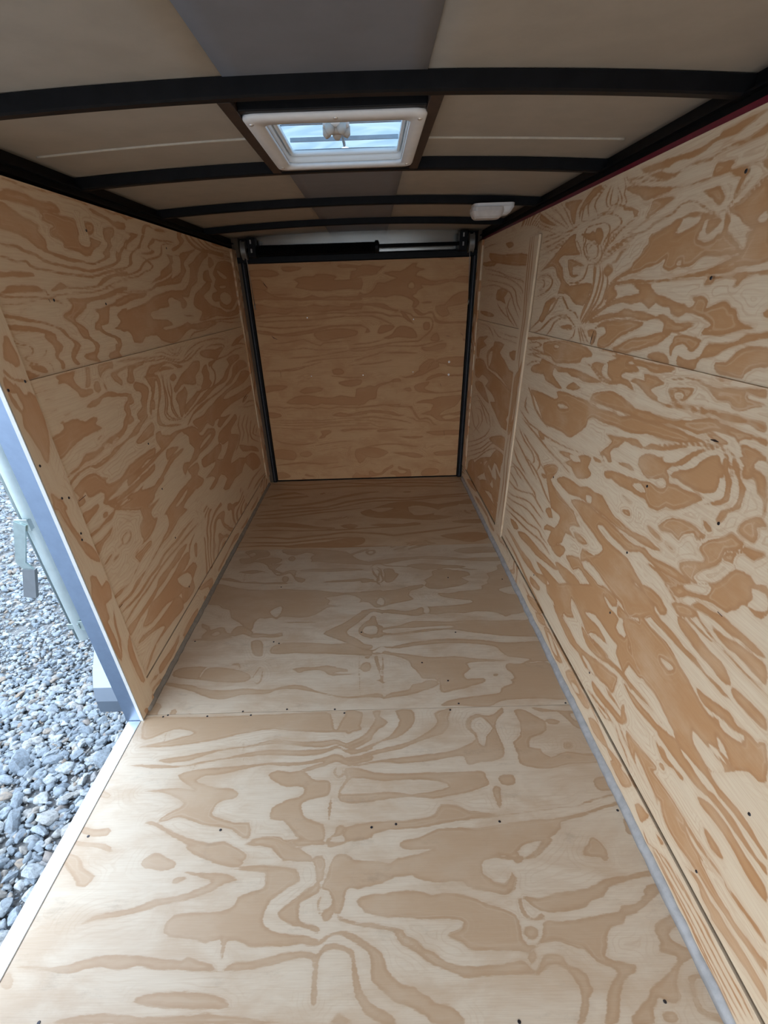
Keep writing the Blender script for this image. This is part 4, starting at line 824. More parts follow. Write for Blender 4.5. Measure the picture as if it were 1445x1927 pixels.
TRACE['left_up'] = decode('''+1431,1511 1474,1514 1530,1513 1579,1510 1626,1510 1685,1512 1754,1512 1802,1510 1754,1506 1683,1508 1622,1504 1569,1506 1518,1505 1466,1507 1428,1506;
+1418,1492 1446,1494 1486,1490 1531,1490 1590,1493 1640,1497 1680,1494 1746,1496 1788,1494 1823,1491 1826,1493 1796,1500 1752,1501 1687,1499 1646,1501 1594,1498 1536,1494 1491,1494 1451,1498 1419,1493;
+1750,1508 1787,1506 1825,1503 1870,1498 1924,1495 1975,1489 2031,1494 2080,1490 2084,1492 2039,1500 1984,1494 1934,1501 1879,1504 1834,1509 1794,1512 1753,1509;
+1813,1490 1854,1488 1895,1482 1939,1478 1966,1472 2054,1476 2040,1456 1962,1457 1932,1468 1883,1474 1837,1478;
+1982,1495 2034,1505 2086,1496 2076,1483 2039,1494;
+1401,1466 1429,1476 1456,1478 1499,1478 1539,1473 1576,1472 1618,1476 1643,1468 1646,1461 1633,1454 1579,1453 1518,1453 1455,1453 1410,1453 1391,1452;
+1387,1447 1411,1445 1437,1437 1465,1428 1497,1423 1521,1414 1506,1404 1528,1391 1527,1378 1525,1365 1572,1360 1621,1355 1686,1352 1745,1348 1802,1358 1839,1369 1827,1377 1852,1388 1881,1404 1866,1417 1880,1445 1953,1454 1944,1432 1909,1418 1910,1401 1882,1388 1876,1371 1832,1359 1778,1348 1741,1342 1692,1346 1641,1344 1597,1346 1550,1353 1506,1360 1474,1369 1453,1380 1425,1390 1389,1395 1353,1397;
+1527,1451 1585,1451 1644,1451 1712,1452 1716,1437 1715,1419 1701,1401 1709,1391 1747,1388 1770,1398 1770,1413 1810,1410 1842,1407 1809,1392 1774,1381 1747,1366 1713,1362 1688,1369 1652,1373 1609,1376 1612,1386 1594,1393 1557,1399 1568,1415 1590,1423 1559,1426 1537,1432 1552,1438 1542,1445;
+1765,1451 1812,1451 1817,1439 1799,1424 1773,1418 1766,1430;
+1332,1366 1352,1361 1390,1361 1418,1353 1457,1349 1481,1339 1526,1333 1574,1329 1628,1327 1674,1323 1728,1323 1785,1330 1874,1343 1943,1363 1966,1384 2007,1405 2001,1406 1946,1386 1926,1366 1869,1351 1785,1338 1732,1331 1683,1331 1637,1335 1583,1336 1535,1340 1491,1345 1468,1355 1427,1360 1398,1368 1359,1367 1334,1368;
+1314,1341 1341,1336 1370,1331 1408,1333 1416,1325 1446,1319 1492,1318 1538,1313 1608,1311 1665,1309 1718,1308 1781,1317 1861,1329 1980,1345 1980,1348 1861,1336 1781,1324 1721,1315 1671,1316 1615,1317 1544,1319 1498,1323 1452,1325 1425,1330 1415,1338 1376,1336 1347,1341 1316,1343;
+1294,1311 1312,1310 1346,1314 1393,1313 1424,1312 1422,1304 1385,1302 1338,1302 1287,1300;
+1265,1268 1288,1275 1310,1284 1340,1286 1381,1286 1420,1285 1438,1278 1453,1272 1407,1272 1364,1271 1316,1270 1282,1267 1262,1263;
+1469,1272 1504,1286 1535,1295 1556,1287 1619,1285 1703,1288 1747,1296 1786,1311 1854,1323 1970,1334 1963,1323 1862,1315 1803,1302 1760,1290 1699,1282 1625,1279 1560,1280 1514,1277;
+1472,1264 1541,1266 1618,1269 1703,1271 1779,1281 1850,1296 1952,1307 1952,1308 1849,1300 1777,1285 1704,1275 1620,1272 1543,1269 1472,1265;
+1694,1259 1753,1264 1807,1273 1878,1284 1939,1289 1932,1279 1854,1269 1796,1258;
+2015,1421 2037,1428 2017,1399 1997,1405;
+1448,1278 1452,1265 1470,1262 1471,1263 1459,1268 1451,1278;
+1361,1409 1401,1403 1438,1400 1476,1382 1450,1382 1412,1390 1352,1396;
+2010,1503 2051,1503 2081,1495 2142,1508 2210,1514 2299,1520 2372,1520 2406,1513 2345,1508 2293,1511 2223,1509 2143,1498 2092,1490 2045,1495 2004,1495;
+1989,1474 2037,1474 2049,1460 2016,1454 1975,1454;
+2183,1459 2206,1480 2234,1490 2280,1493 2310,1484 2350,1488 2410,1491 2459,1488 2403,1481 2333,1478 2291,1484 2247,1484 2225,1471 2213,1460;
+2041,1449 2150,1453 2107,1436 2049,1419 2008,1403 1971,1390 1960,1394 1999,1410 2031,1425 2080,1442;
+2179,1453 2209,1454 2181,1440 2154,1424 2141,1412 2099,1403 2059,1390 2039,1373 2035,1357 1981,1344 1931,1334 1888,1330 1890,1334 1944,1342 2004,1355 2019,1377 2055,1395 2113,1413 2151,1432;
+2209,1419 2252,1442 2305,1452 2291,1439 2230,1423 2233,1415 2274,1409 2229,1397 2157,1393 2134,1396 2216,1404 2238,1410;
+2275,1450 2337,1446 2442,1452 2509,1455 2513,1457 2450,1459 2345,1452 2279,1453;
+2360,1432 2372,1436 2448,1444 2526,1447 2529,1448 2452,1449 2371,1440 2356,1433;
+2607,1509 2666,1508 2627,1488 2666,1474 2599,1449 2539,1432 2487,1422 2471,1431 2537,1445 2596,1462 2572,1477;
+2354,1432 2329,1407 2287,1395 2186,1381 2119,1363 2082,1345 2014,1332 1923,1324 1881,1321 1879,1319 1921,1318 2015,1326 2092,1340 2132,1359 2191,1375 2293,1389 2350,1406 2362,1433;
+2131,1383 2171,1372 2198,1362 2212,1359 2180,1348 2124,1340 2056,1324 1960,1316 1867,1302 1867,1301 1960,1312 2057,1319 2128,1336 2186,1344 2228,1359 2213,1366 2184,1377 2135,1384;
+2390,1407 2454,1407 2560,1413 2558,1393 2567,1373 2541,1338 2496,1309 2377,1301 2247,1293 2197,1289 2144,1278 2023,1275 1914,1270 1844,1268 1846,1272 1947,1276 2075,1279 2149,1286 2206,1302 2281,1312 2350,1323 2403,1337 2438,1355 2414,1367 2437,1384;
-2463,1405 2546,1409 2552,1386 2527,1351 2443,1332 2393,1324 2438,1355 2414,1367 2457,1382;
+2284,1343 2334,1357 2396,1373 2417,1386 2407,1402 2444,1394 2430,1374 2426,1354 2381,1337 2286,1318 2222,1311 2160,1301 2219,1320 2275,1331;
+2566,1420 2661,1433 2824,1454 2707,1425 2655,1408 2588,1384 2608,1361 2566,1339 2528,1327 2537,1365 2558,1393;
+2683,1506 2695,1481 2749,1464 2814,1453 2917,1448 3114,1448 3298,1446 3496,1451 3504,1456 3321,1458 3135,1460 2937,1459 2840,1463 2781,1472 2728,1489 2696,1508;
+2751,1508 2783,1485 2872,1470 2955,1456 3123,1457 3396,1460 3401,1463 3135,1464 2970,1463 2891,1476 2803,1491 2759,1510;
+2848,1510 2886,1490 2966,1473 3091,1461 3276,1462 3448,1472 3451,1474 3285,1468 3104,1467 2983,1478 2905,1495 2855,1511;
+2949,1507 3008,1487 3136,1476 3324,1476 3455,1481 3458,1484 3336,1482 3151,1482 3026,1493 2956,1509;
+3081,1511 3207,1516 3319,1517 3397,1514 3323,1496 3187,1491 3119,1494;
+2764,1411 2855,1438 2960,1455 3012,1439 2895,1410 2809,1376 2757,1344 2737,1317 2637,1294 2591,1268 2555,1253 2482,1257 2519,1239 2521,1225 2473,1211 2440,1216 2443,1237 2382,1248 2343,1255 2294,1245 2298,1222 2193,1218 2147,1206 2096,1186 2244,1177 2292,1155 2186,1153 2199,1143 2378,1147 2486,1160 2503,1148 2671,1148 2797,1151 2960,1139 2879,1126 2773,1119 2620,1119 2515,1129 2430,1119 2371,1104 2316,1094 2244,1089 2186,1097 2126,1111 2092,1130 1986,1131 1950,1115 1882,1121 1879,1138 1862,1156 1792,1166 1776,1172 1830,1191 1867,1214 1942,1226 2063,1239 2148,1259 2251,1271 2362,1281 2500,1282 2592,1304 2639,1334 2666,1370 2647,1380 2727,1398;
-2091,1205 2151,1212 2268,1209 2231,1188 2098,1189;
+1833,1252 1877,1257 1942,1268 2028,1271 2105,1274 2059,1256 1975,1251 1924,1243 1860,1233 1818,1232;
+2673,1268 2776,1291 2834,1307 2926,1325 2964,1309 2912,1284 2799,1260 2844,1236 2927,1214 3079,1198 3182,1177 3386,1186 3482,1218 3493,1168 3338,1153 3165,1154 2979,1165 2870,1160 2735,1153 2648,1157 2731,1190 2656,1207 2615,1227;
+2875,1363 2963,1374 2961,1350 2994,1326 2971,1317 2861,1323 2842,1339;
+3067,1377 3167,1415 3334,1431 3497,1421 3507,1374 3527,1307 3537,1258 3443,1229 3323,1192 3192,1190 3070,1211 3067,1233 2992,1230 2935,1247 2971,1272 3066,1281 3010,1301 3071,1336 3033,1356;
-3109,1263 3217,1277 3329,1258 3329,1230 3210,1213 3105,1233;
-3120,1303 3241,1309 3255,1300 3152,1294;
-3122,1379 3225,1366 3314,1350 3265,1340 3159,1355;
+3005,1431 3069,1426 3086,1403 3003,1383 2975,1390;
+3110,1436 3295,1436 3491,1443 3494,1445 3303,1441 3113,1438;
+3386,1334 3510,1317 3528,1278 3425,1297;
+2505,1151 2635,1138 2794,1143 2966,1144 3239,1138 3474,1141 3473,1145 3241,1146 2967,1152 2793,1150 2638,1145 2507,1153;
+2922,1136 3030,1134 3224,1120 3478,1116 3479,1118 3228,1126 3034,1139 2922,1138;
+2707,1113 2846,1121 2955,1130 2952,1132 2839,1126 2705,1115;
+2466,1093 2548,1109 2660,1109 2736,1111 2736,1114 2659,1116 2540,1115 2461,1095;
+2457,1188 2581,1181 2563,1176 2476,1181;
+1745,1129 1767,1121 1753,1112 1731,1108;
+1930,1390 1949,1379 1927,1367 1913,1367;
+1258,1258 1290,1260 1334,1258 1390,1258 1433,1255 1477,1251 1507,1244 1510,1246 1484,1256 1438,1260 1394,1263 1337,1263 1293,1264 1259,1260;
+1478,1261 1523,1264 1579,1267 1637,1268 1714,1271 1776,1279 1842,1286 1842,1288 1776,1282 1715,1275 1639,1271 1580,1270 1524,1267 1478,1262;
+1536,1258 1600,1257 1673,1259 1743,1266 1808,1275 1872,1285 1938,1288 1933,1280 1855,1270 1798,1260 1757,1253 1699,1251 1640,1243 1627,1232 1582,1217 1545,1205 1573,1191 1598,1176 1597,1160 1620,1146 1640,1135 1620,1115 1601,1104 1618,1088 1578,1094 1527,1109 1547,1117 1596,1119 1610,1132 1595,1148 1560,1158 1549,1170 1541,1186 1515,1202 1490,1212 1502,1222 1532,1228 1556,1242;
+1671,1226 1718,1230 1757,1236 1810,1243 1872,1257 1922,1265 1905,1241 1830,1235 1777,1231 1759,1214 1733,1186 1685,1183 1697,1168 1742,1155 1788,1139 1779,1116 1749,1102 1765,1087 1677,1089 1683,1106 1737,1111 1759,1125 1747,1144 1700,1155 1664,1170 1641,1176 1652,1192 1681,1202 1691,1216;
+1814,1212 1894,1226 1846,1159 1806,1164 1762,1174 1831,1181 1812,1200;
+1238,1228 1262,1228 1297,1223 1334,1218 1372,1210 1407,1205 1441,1195 1476,1185 1490,1167 1518,1154 1534,1141 1502,1123 1484,1112 1501,1094 1471,1099 1465,1118 1481,1134 1503,1146 1486,1161 1468,1173 1451,1186 1417,1196 1383,1204 1338,1208 1297,1214 1263,1220 1234,1223;
+1237,1206 1272,1206 1316,1202 1355,1196 1395,1188 1428,1177 1426,1163 1446,1148 1428,1135 1404,1124 1423,1109 1418,1094 1400,1094 1406,1109 1391,1124 1402,1139 1396,1155 1375,1171 1382,1180 1341,1187 1295,1191 1258,1195 1233,1199;
+1225,1184 1248,1172 1268,1163 1298,1157 1308,1149 1296,1141 1268,1137 1275,1124 1305,1115 1328,1103 1330,1104 1310,1118 1280,1127 1273,1135 1299,1138 1316,1150 1303,1160 1272,1166 1253,1175 1227,1185;
+1338,1145 1361,1142 1348,1135 1331,1130 1332,1129 1352,1133 1367,1144 1339,1146;
+1274,1120 1299,1115 1326,1110 1340,1098 1329,1093 1297,1101 1275,1112;
+1234,1107 1262,1108 1286,1096 1304,1090 1236,1090;
+1346,1117 1362,1109 1362,1095 1363,1095 1367,1110 1347,1118;
+1265,1246 1307,1246 1355,1248 1394,1252 1394,1253 1356,1250 1308,1249 1266,1247;
+1325,1234 1363,1239 1363,1240 1325,1235''')
TRACE['left_strip'] = decode('''+1209,1186 1224,1181 1226,1167 1232,1148 1230,1131 1221,1122 1208,1122 1200,1129 1188,1137 1180,1144;
+1166,1123 1176,1111 1190,1100 1227,1092 1231,1088 1202,1090 1182,1097 1168,1108 1161,1117;
+1157,1110 1167,1099 1182,1084 1185,1069 1151,1075 1146,1086 1146,1095;
+1180,1092 1192,1080 1200,1063 1220,1061 1237,1054 1238,1032 1241,1010 1235,986 1230,965 1222,971 1215,954 1208,933 1199,914 1185,900 1176,909 1175,931 1168,953 1162,977 1154,996 1159,1012 1177,1034 1178,1050 1176,1067;
-1194,955 1198,950 1194,939 1190,945;
+1148,812 1179,807 1185,792 1185,772 1138,792;
+1215,1069 1240,1049 1247,1024 1235,988 1226,950 1187,900 1182,917 1178,948 1168,980 1161,1014 1172,1034 1203,1042;
+1150,834 1170,810 1176,779 1181,730 1198,680 1205,644 1234,602 1232,583 1197,616 1181,656 1170,700 1159,741 1151,784 1145,814;
+1194,675 1225,640 1237,607 1232,583 1195,630;
+1167,573 1191,558 1199,519 1227,523 1237,502 1221,460 1184,463 1177,416 1161,412 1165,362 1162,300 1149,261 1136,321 1135,393 1131,456 1138,516 1157,552;
+1203,420 1183,379 1175,330 1158,278 1162,275 1186,322 1194,373 1207,417;
+1238,305 1226,246 1224,176 1226,109 1202,122 1195,202 1198,270;
+1204,1179 1204,1179 1204,1179;
+1151,1082 1164,1049 1170,1026 1159,1032 1148,1057''')
TRACE['left_low'] = decode('''+1352,1082 1406,1084 1453,1083 1432,1067 1439,1049 1455,1036 1476,1030 1507,1028 1508,1015 1464,1012 1435,1015 1429,1028 1413,1041 1396,1055 1374,1063 1351,1062 1362,1072;
+1508,1083 1531,1083 1521,1064 1516,1050 1500,1034 1475,1036 1497,1060;
+1585,1084 1674,1083 1667,1064 1649,1065 1618,1064 1579,1051 1581,1038 1570,1055 1575,1070;
+1581,1032 1579,1018 1589,1009 1593,1009 1592,1019 1585,1032;
+1533,1042 1555,1041 1557,1028 1554,1015 1533,1011 1518,1021 1520,1031;
+1445,985 1467,994 1507,997 1544,1001 1570,1005 1617,1002 1648,991 1697,983 1739,973 1728,957 1702,941 1699,917 1666,900 1646,883 1608,868 1555,860 1504,859 1468,860 1441,854 1398,850 1371,850 1346,852 1296,844 1247,842 1238,842 1272,851 1313,854 1340,865 1366,873 1416,867 1452,871 1480,877 1519,881 1584,883 1618,892 1637,909 1666,921 1657,938 1684,956 1719,965 1665,977 1607,987 1561,993 1534,987 1494,978;
-1467,867 1492,868 1513,863 1473,859;
-1521,866 1562,869 1565,864 1530,861;
+1639,1051 1679,1054 1736,1058 1823,1059 1917,1058 2004,1053 2001,1049 1913,1052 1833,1052 1759,1052 1702,1048 1682,1040 1704,1023 1693,1007 1672,1016 1650,1030;
+1759,1032 1793,1048 1833,1052 1893,1048 1811,1043 1793,1028 1795,1009 1767,1002 1736,1009 1737,1021;
+1709,1077 1803,1072 1906,1064 2009,1060 2010,1061 1908,1069 1805,1077 1709,1079;
+1770,995 1805,1002 1842,987 1884,965 1860,943 1824,917 1805,902 1815,880 1774,869 1732,856 1692,844 1626,845 1573,838 1520,828 1471,822 1416,819 1384,822 1369,831 1340,835 1298,832 1264,825 1245,819 1239,824 1271,836 1312,839 1354,841 1391,832 1439,835 1488,837 1520,846 1572,847 1632,853 1668,862 1724,877 1757,880 1733,901 1756,912 1794,920 1794,942 1824,962 1779,976;
+1863,1006 1923,1020 1933,1034 1992,1037 1971,1007 1923,1007;
+1909,999 1967,1001 1926,945 1897,959 1923,971;
+1708,810 1670,824 1719,837 1785,850 1839,855 1842,827 1793,815;
+1870,922 1909,921 1888,891 1858,904;
+1243,949 1279,952 1311,959 1309,969 1346,971 1382,968 1412,953 1466,955 1487,945 1463,934 1495,915 1439,915 1386,915 1341,909 1299,903 1269,893 1238,893 1240,914 1239,936;
+1295,975 1321,975 1309,969;
+1335,987 1358,987 1358,988 1335,988;
+1460,912 1481,918 1480,920 1458,914;
+1444,889 1466,893 1478,897 1476,898 1462,897 1442,890;
+1247,1056 1278,1057 1324,1053 1324,1054 1279,1059 1247,1057;
+1279,1035 1306,1033 1307,1035 1279,1037;
+1238,1011 1301,1007 1301,1008 1238,1012;
+1247,802 1273,811 1308,818 1349,818 1380,808 1405,787 1424,781 1414,767 1454,753 1506,753 1556,765 1620,774 1706,774 1802,771 1781,742 1719,747 1657,739 1593,736 1521,735 1460,725 1406,721 1390,715 1421,706 1470,702 1528,706 1586,705 1639,714 1697,715 1764,719 1749,698 1690,693 1623,692 1544,688 1476,691 1414,696 1374,709 1362,726 1391,733 1370,753 1326,755 1300,763 1297,781 1266,773 1264,785;
+1403,681 1453,677 1518,671 1563,673 1640,683 1604,665 1675,649 1712,646 1687,611 1625,603 1591,602;
+1258,754 1287,759 1276,758;
+1788,1076 1864,1070 1982,1059 2059,1056 2105,1050 2171,1033 2263,1025 2264,1027 2177,1038 2112,1054 2062,1061 1984,1063 1867,1074 1789,1078;
+1820,1054 1924,1054 2032,1045 2093,1045 2147,1032 2231,1015 2311,1015 2404,1030 2465,1042 2462,1044 2394,1035 2305,1020 2234,1020 2154,1037 2096,1050 2033,1050 1924,1058 1820,1055;
+2021,1072 2087,1068 2161,1050 2252,1041 2312,1056 2309,1057 2250,1045 2166,1054 2092,1072 2021,1074;
+2148,1078 2187,1057 2258,1048 2309,1068 2305,1069 2254,1052 2195,1060 2151,1079;
+2182,1079 2216,1062 2259,1069 2257,1070 2220,1065 2185,1080;
+2318,1028 2402,1047 2512,1061 2670,1066 2878,1060 3009,1047 3012,1049 2882,1066 2669,1072 2506,1067 2393,1051 2314,1029;
+2206,1014 2304,1007 2422,1015 2525,1035 2625,1049 2621,1052 2513,1041 2412,1021 2301,1013 2206,1016;
+1891,1009 1923,1029 1984,1035 2065,1037 2127,1033 2205,1013 2291,995 2217,996 2162,1018 2101,1027 2044,1021 2006,1011 1948,1012;
+2004,1008 2041,1018 2095,1019 2173,1002 2149,1001 2066,1007;
+1772,1054 1805,1056 1905,1055 1882,1047 1816,1049 1789,1033 1793,1016 1748,1020;
+1874,1012 1944,1006 1997,998 2001,962 1973,922 1926,886 1916,844 1952,820 2072,797 2111,783 2004,800 1895,829 1886,858 1922,895 1964,938 1974,980 1943,978 1933,951 1871,904 1853,879 1841,889 1864,920 1912,961;
+1785,1005 1843,993 1883,973 1878,953 1839,925 1817,894 1816,880 1777,874 1736,890 1749,908 1792,920 1813,950 1807,978;
+1719,979 1739,963 1741,943 1695,945;
+1677,920 1700,908 1704,891 1655,888;
+2041,992 2022,958 2027,920 2012,885 1983,859 2021,830 2102,805 2104,807 2031,832 1997,858 2026,882 2041,918 2036,957 2046,992;
+2071,973 2052,938 2057,899 2042,863 2066,829 2113,805 2117,806 2077,830 2055,862 2070,898 2064,937 2075,973;
+2096,962 2087,925 2062,891 2062,858 2086,825 2125,805 2129,805 2098,825 2075,858 2075,889 2100,924 2100,962;
+2028,1001 2024,972 2014,930 1994,888 1963,859 1997,827 2078,807 2080,808 2006,830 1975,858 2006,886 2025,928 2035,972 2032,1001;
+2108,976 2160,984 2182,965 2140,956 2111,964;
+2167,944 2246,969 2335,982 2432,1000 2515,991 2491,958 2415,937 2408,908 2350,908 2243,929 2187,921 2130,910 2119,928;
+2115,889 2152,907 2218,912 2249,919 2266,888 2237,867 2209,847 2160,815 2130,809 2124,835 2131,862;
+2171,813 2209,847 2301,860 2366,871 2424,888 2408,908 2468,885 2524,918 2511,942 2558,963 2610,966 2610,943 2628,922 2609,897 2644,873 2547,859 2433,859 2343,839 2246,823;
-2416,898 2457,892 2459,873 2385,876;
+2165,800 2272,811 2401,826 2538,835 2640,852 2719,881 2729,920 2691,943 2737,959 2852,965 3018,963 3215,976 3415,972 3414,975 3205,984 3009,970 2845,972 2722,965 2668,945 2705,921 2696,885 2623,858 2525,842 2391,833 2262,817 2161,803;
+2542,1027 2641,1031 2807,1016 2927,1020 2955,1003 2884,990 2788,965 2706,955 2647,948 2647,971 2774,972 2644,990 2559,1008;
+2664,1037 2770,1037 2930,1026 2972,1016 2932,1006 2939,1004 3000,1015 2938,1033 2770,1044 2662,1039;
+3227,999 3376,995 3527,974 3533,976 3382,1003 3225,1002;
+3132,1003 3249,1031 3442,1045 3546,1033 3396,1020 3277,1002;
+2979,950 3119,956 3261,948 3269,924 3085,911 2996,885 2926,852 2835,844 2718,847 2580,835 2451,820 2329,820 2267,814 2402,838 2581,859 2728,860 2856,872 2916,895 3022,919;
+3099,899 3261,914 3407,892 3439,858 3244,859 3105,843 2993,820 2859,820 2771,813 2615,809 2506,805 2402,796 2278,790 2207,770 2178,768 2286,802 2448,815 2622,818 2821,825 3015,850 3059,877;
+3108,815 3265,850 3396,840 3491,809 3323,783 3157,779 3012,784 2876,785 2779,770 2941,752 3183,745 3289,740 3466,737 3439,703 3207,705 3031,713 2868,716 2734,710 2665,698 2775,680 2878,670 2739,661 2627,649 2588,674 2641,693 2569,699 2518,680 2441,717 2367,706 2302,702 2291,728 2243,762 2291,769 2409,762 2485,775 2596,783 2678,793 2890,804;
+2222,753 2288,724 2296,695 2349,681 2423,692 2527,668 2523,638 2419,619 2301,617 2238,616 2202,607 2143,607 2056,602 2019,587 2006,622 2043,637 2100,624 2150,637 2194,657 2149,691 2157,721 2109,746 2093,758 2018,756 1917,742 1828,735 1743,726 1667,721 1578,714 1531,714 1551,742 1625,734 1715,739 1797,748 1850,752 1831,781 1843,812 1892,811 1892,796 1965,777 2033,777 2122,764;
-2331,657 2433,660 2462,653 2369,642 2252,635;
+1570,770 1619,772 1685,770 1757,771 1803,769 1794,757 1726,754 1682,742 1625,734 1547,736;
+1884,727 1933,733 2023,713 1968,703 1883,695;
+1686,647 1775,661 1851,681 1906,696 2000,698 2072,695 2038,683 1938,678 1859,662 1782,643 1724,633;
+1690,825 1761,828 1817,829 1824,813 1758,811 1698,813;
+2054,598 2137,599 2190,592 2197,561 2156,545 2218,505 2206,489 2114,489 1963,545 2045,550 2084,565;
+2249,588 2377,585 2522,586 2593,577 2566,542 2476,525 2572,496 2676,522 2723,554 2620,559 2548,595 2594,631 2743,638 2859,645 2959,653 2983,619 2849,602 2804,573 2963,528 2883,488 2769,466 2695,430 2874,411 3004,373 3169,357 3318,300 3390,213 3141,242 2984,346 2878,316 2715,333 2568,322 2468,358 2571,383 2486,435 2398,421 2319,414 2264,434 2381,448 2330,476 2244,496 2384,501 2436,521 2306,536 2251,549;
+3060,626 2968,586 2980,535 2924,496 2836,466 2843,463 2948,488 3006,529 2994,580 3069,624;
+3176,602 3056,566 3069,514 3001,482 3010,479 3097,507 3083,560 3186,599;
+3242,575 3141,534 3156,479 3132,434 3142,431 3186,472 3170,527 3252,572;
+3302,536 3223,489 3241,429 3432,360 3438,361 3269,427 3254,482 3313,533;
+3393,489 3288,452 3485,382 3491,383 3320,447 3404,486;
+3432,453 3385,436 3396,433 3443,449;
+3201,657 3345,652 3536,619 3538,622 3339,661 3195,660;
+3073,670 3264,630 3462,607 3460,610 3265,636 3074,671;
+3158,678 3231,701 3311,693 3239,675;
+2948,180 3122,190 3372,181 3361,187 3092,206 2938,186;
+3091,128 3270,124 3540,103 3529,109 3239,141 3080,134;
+3247,70 3505,60 3494,66 3237,76;
+2924,477 3100,423 3327,354 3388,301 3177,368 2984,417;
+1260,808 1301,803 1349,805 1433,776 1379,775 1422,759 1489,753 1508,736 1442,727 1395,721 1377,735 1387,748 1342,758 1307,762 1313,779 1303,789 1271,776 1259,784;
+1254,776 1280,773 1280,756 1244,755;
+1373,719 1411,714 1473,708 1553,708 1623,710 1652,700 1580,699 1529,698 1453,702 1392,706;
+1375,712 1445,690 1536,685 1582,678 1638,681 1613,671 1713,651 1763,662 1815,644 1765,636 1717,628 1654,610 1620,604 1675,598 1725,595 1666,585 1629,575 1640,549 1666,542 1643,526 1592,510 1550,505 1478,507 1421,500 1476,504 1520,516 1513,531 1522,569 1560,584 1559,621 1584,631 1536,661 1500,680 1453,680 1414,677 1382,662 1326,662 1273,659 1238,662 1238,671 1273,669 1318,669 1350,676 1393,679 1410,683;
+1253,735 1297,730 1335,731 1331,716 1281,707 1241,701 1237,720;
+1342,694 1362,694 1370,685 1352,679 1337,682;
+1243,635 1285,632 1335,636 1366,640 1340,623 1296,619 1248,597 1240,613;
+1427,497 1487,494 1534,496 1569,491 1557,475 1498,472 1456,464 1406,455 1361,439 1297,438 1247,441 1241,453 1290,450 1346,440 1401,449 1448,465;
+1248,561 1288,569 1318,571 1298,563 1267,558 1242,561;
+1305,544 1325,552 1354,550 1334,543;
+1359,566 1392,566 1395,581 1429,586 1450,580 1443,566 1411,559 1378,569 1378,568 1414,554 1449,562 1457,581 1426,591 1389,585 1387,571 1358,568;
+1719,527 1783,537 1847,543 1930,553 1996,553 2070,556 2140,532 2113,496 1979,491 1914,478 1951,453 1847,458 1791,449 1712,439 1645,440 1575,430 1509,422 1447,413 1386,402 1332,398 1273,404 1236,404 1235,413 1279,412 1340,410 1390,421 1471,421 1534,430 1604,442 1668,456 1737,474 1745,516;
-1838,514 1921,523 2007,530 1952,511 1869,506;
+1977,396 1847,402 1755,397 1631,403 1556,389 1477,389 1397,380 1330,381 1244,387 1246,384 1336,371 1406,369 1487,378 1567,377 1642,392 1767,385 1861,389 1983,392;
+2007,357 1879,366 1750,370 1613,375 1524,369 1440,361 1367,360 1296,355 1244,344 1246,341 1302,347 1373,352 1447,353 1532,361 1621,366 1758,360 1888,356 2011,353;
+1238,322 1309,318 1379,318 1439,323 1500,326 1533,343 1618,341 1688,341 1767,348 1861,330 1741,312 1645,315 1573,310 1510,311 1463,303 1401,298 1331,301 1254,287;
+1331,264 1382,283 1423,301 1495,291 1581,290 1679,296 1750,307 1839,300 1843,266 1763,252 1676,257 1703,188 1610,200 1534,225 1453,232 1395,236;
+1267,235 1314,240 1375,221 1479,209 1612,204 1663,170 1654,122 1561,134 1454,145 1373,149 1298,126 1255,119 1313,148 1400,158 1467,162 1439,183 1358,210;
+1659,267 1770,243 1862,234 1891,195 1817,172 1814,128 1737,122 1665,137 1674,185;
-1676,257 1784,224 1807,178 1745,172 1695,214;
+1919,291 1956,283 1920,235 1901,246;
+1946,331 1870,317 1830,273 1835,270 1883,308 1950,328''')
TRACE['left_kick'] = decode('''+1323,51 1369,58 1432,52 1506,57 1544,59 1485,29 1405,31 1344,37;
+1577,34 1652,45 1775,38 1758,15 1659,16 1594,21;
+1274,66 1323,51 1291,49;
+1329,50 1336,68 1382,66 1439,59 1502,56 1553,59 1524,38 1474,36 1420,33 1386,38 1344,39;
+1243,33 1263,38 1298,31 1326,22 1318,11 1282,25 1251,28;
+1246,65 1277,58 1300,64 1299,66 1273,65 1245,67;
+1574,18 1614,31 1652,21 1627,8 1580,6;
+2127,39 2190,44 2295,45 2390,51 2492,60 2577,40 2541,26 2427,39 2336,40 2242,31 2137,27;
+2631,42 2737,36 2823,33 2780,16 2675,28;
+2894,47 2993,50 3092,48 3164,51 3114,32 3009,29''')
TRACE['right_far_up'] = decode('''+3332,1348 2994,1320 2774,1293 2532,1275 2440,1251 2435,1252 2524,1279 2768,1298 2987,1325 3330,1350;
+3275,1323 2947,1301 2705,1279 2549,1252 2482,1222 2483,1185 2477,1185 2464,1222 2536,1254 2697,1283 2942,1306 3274,1325;
+3305,1292 3008,1277 2758,1260 2627,1234 2575,1189 2464,1148 2458,1148 2557,1191 2609,1236 2750,1264 3005,1282 3304,1294;
+3382,1261 3078,1264 2887,1248 2714,1227 2630,1182 2511,1133 2505,1134 2611,1184 2697,1230 2878,1252 3078,1269 3385,1263;
+2989,1243 2847,1249 2757,1235 2826,1208 2778,1180 2889,1193 3005,1199;
+2699,1209 2751,1167 2634,1128 2520,1094 2513,1095 2614,1131 2725,1168 2691,1208;
+2960,1177 2839,1142 2650,1114 2645,1116 2819,1146 2951,1178;
+3397,1136 3138,1135 3007,1123 3127,1111 3364,1120;
+2775,1166 2692,1119 2580,1097 2574,1098 2672,1122 2767,1167;
+3442,1385 3093,1376 3122,1356 3384,1363;
+3279,1423 2956,1396 2582,1381 2394,1353 2406,1331 2612,1334 2935,1355 3217,1382;
+2909,1440 2781,1436 2742,1418 2832,1415;
+3426,1454 3249,1455 3053,1450 3056,1451 3259,1460 3431,1456''')
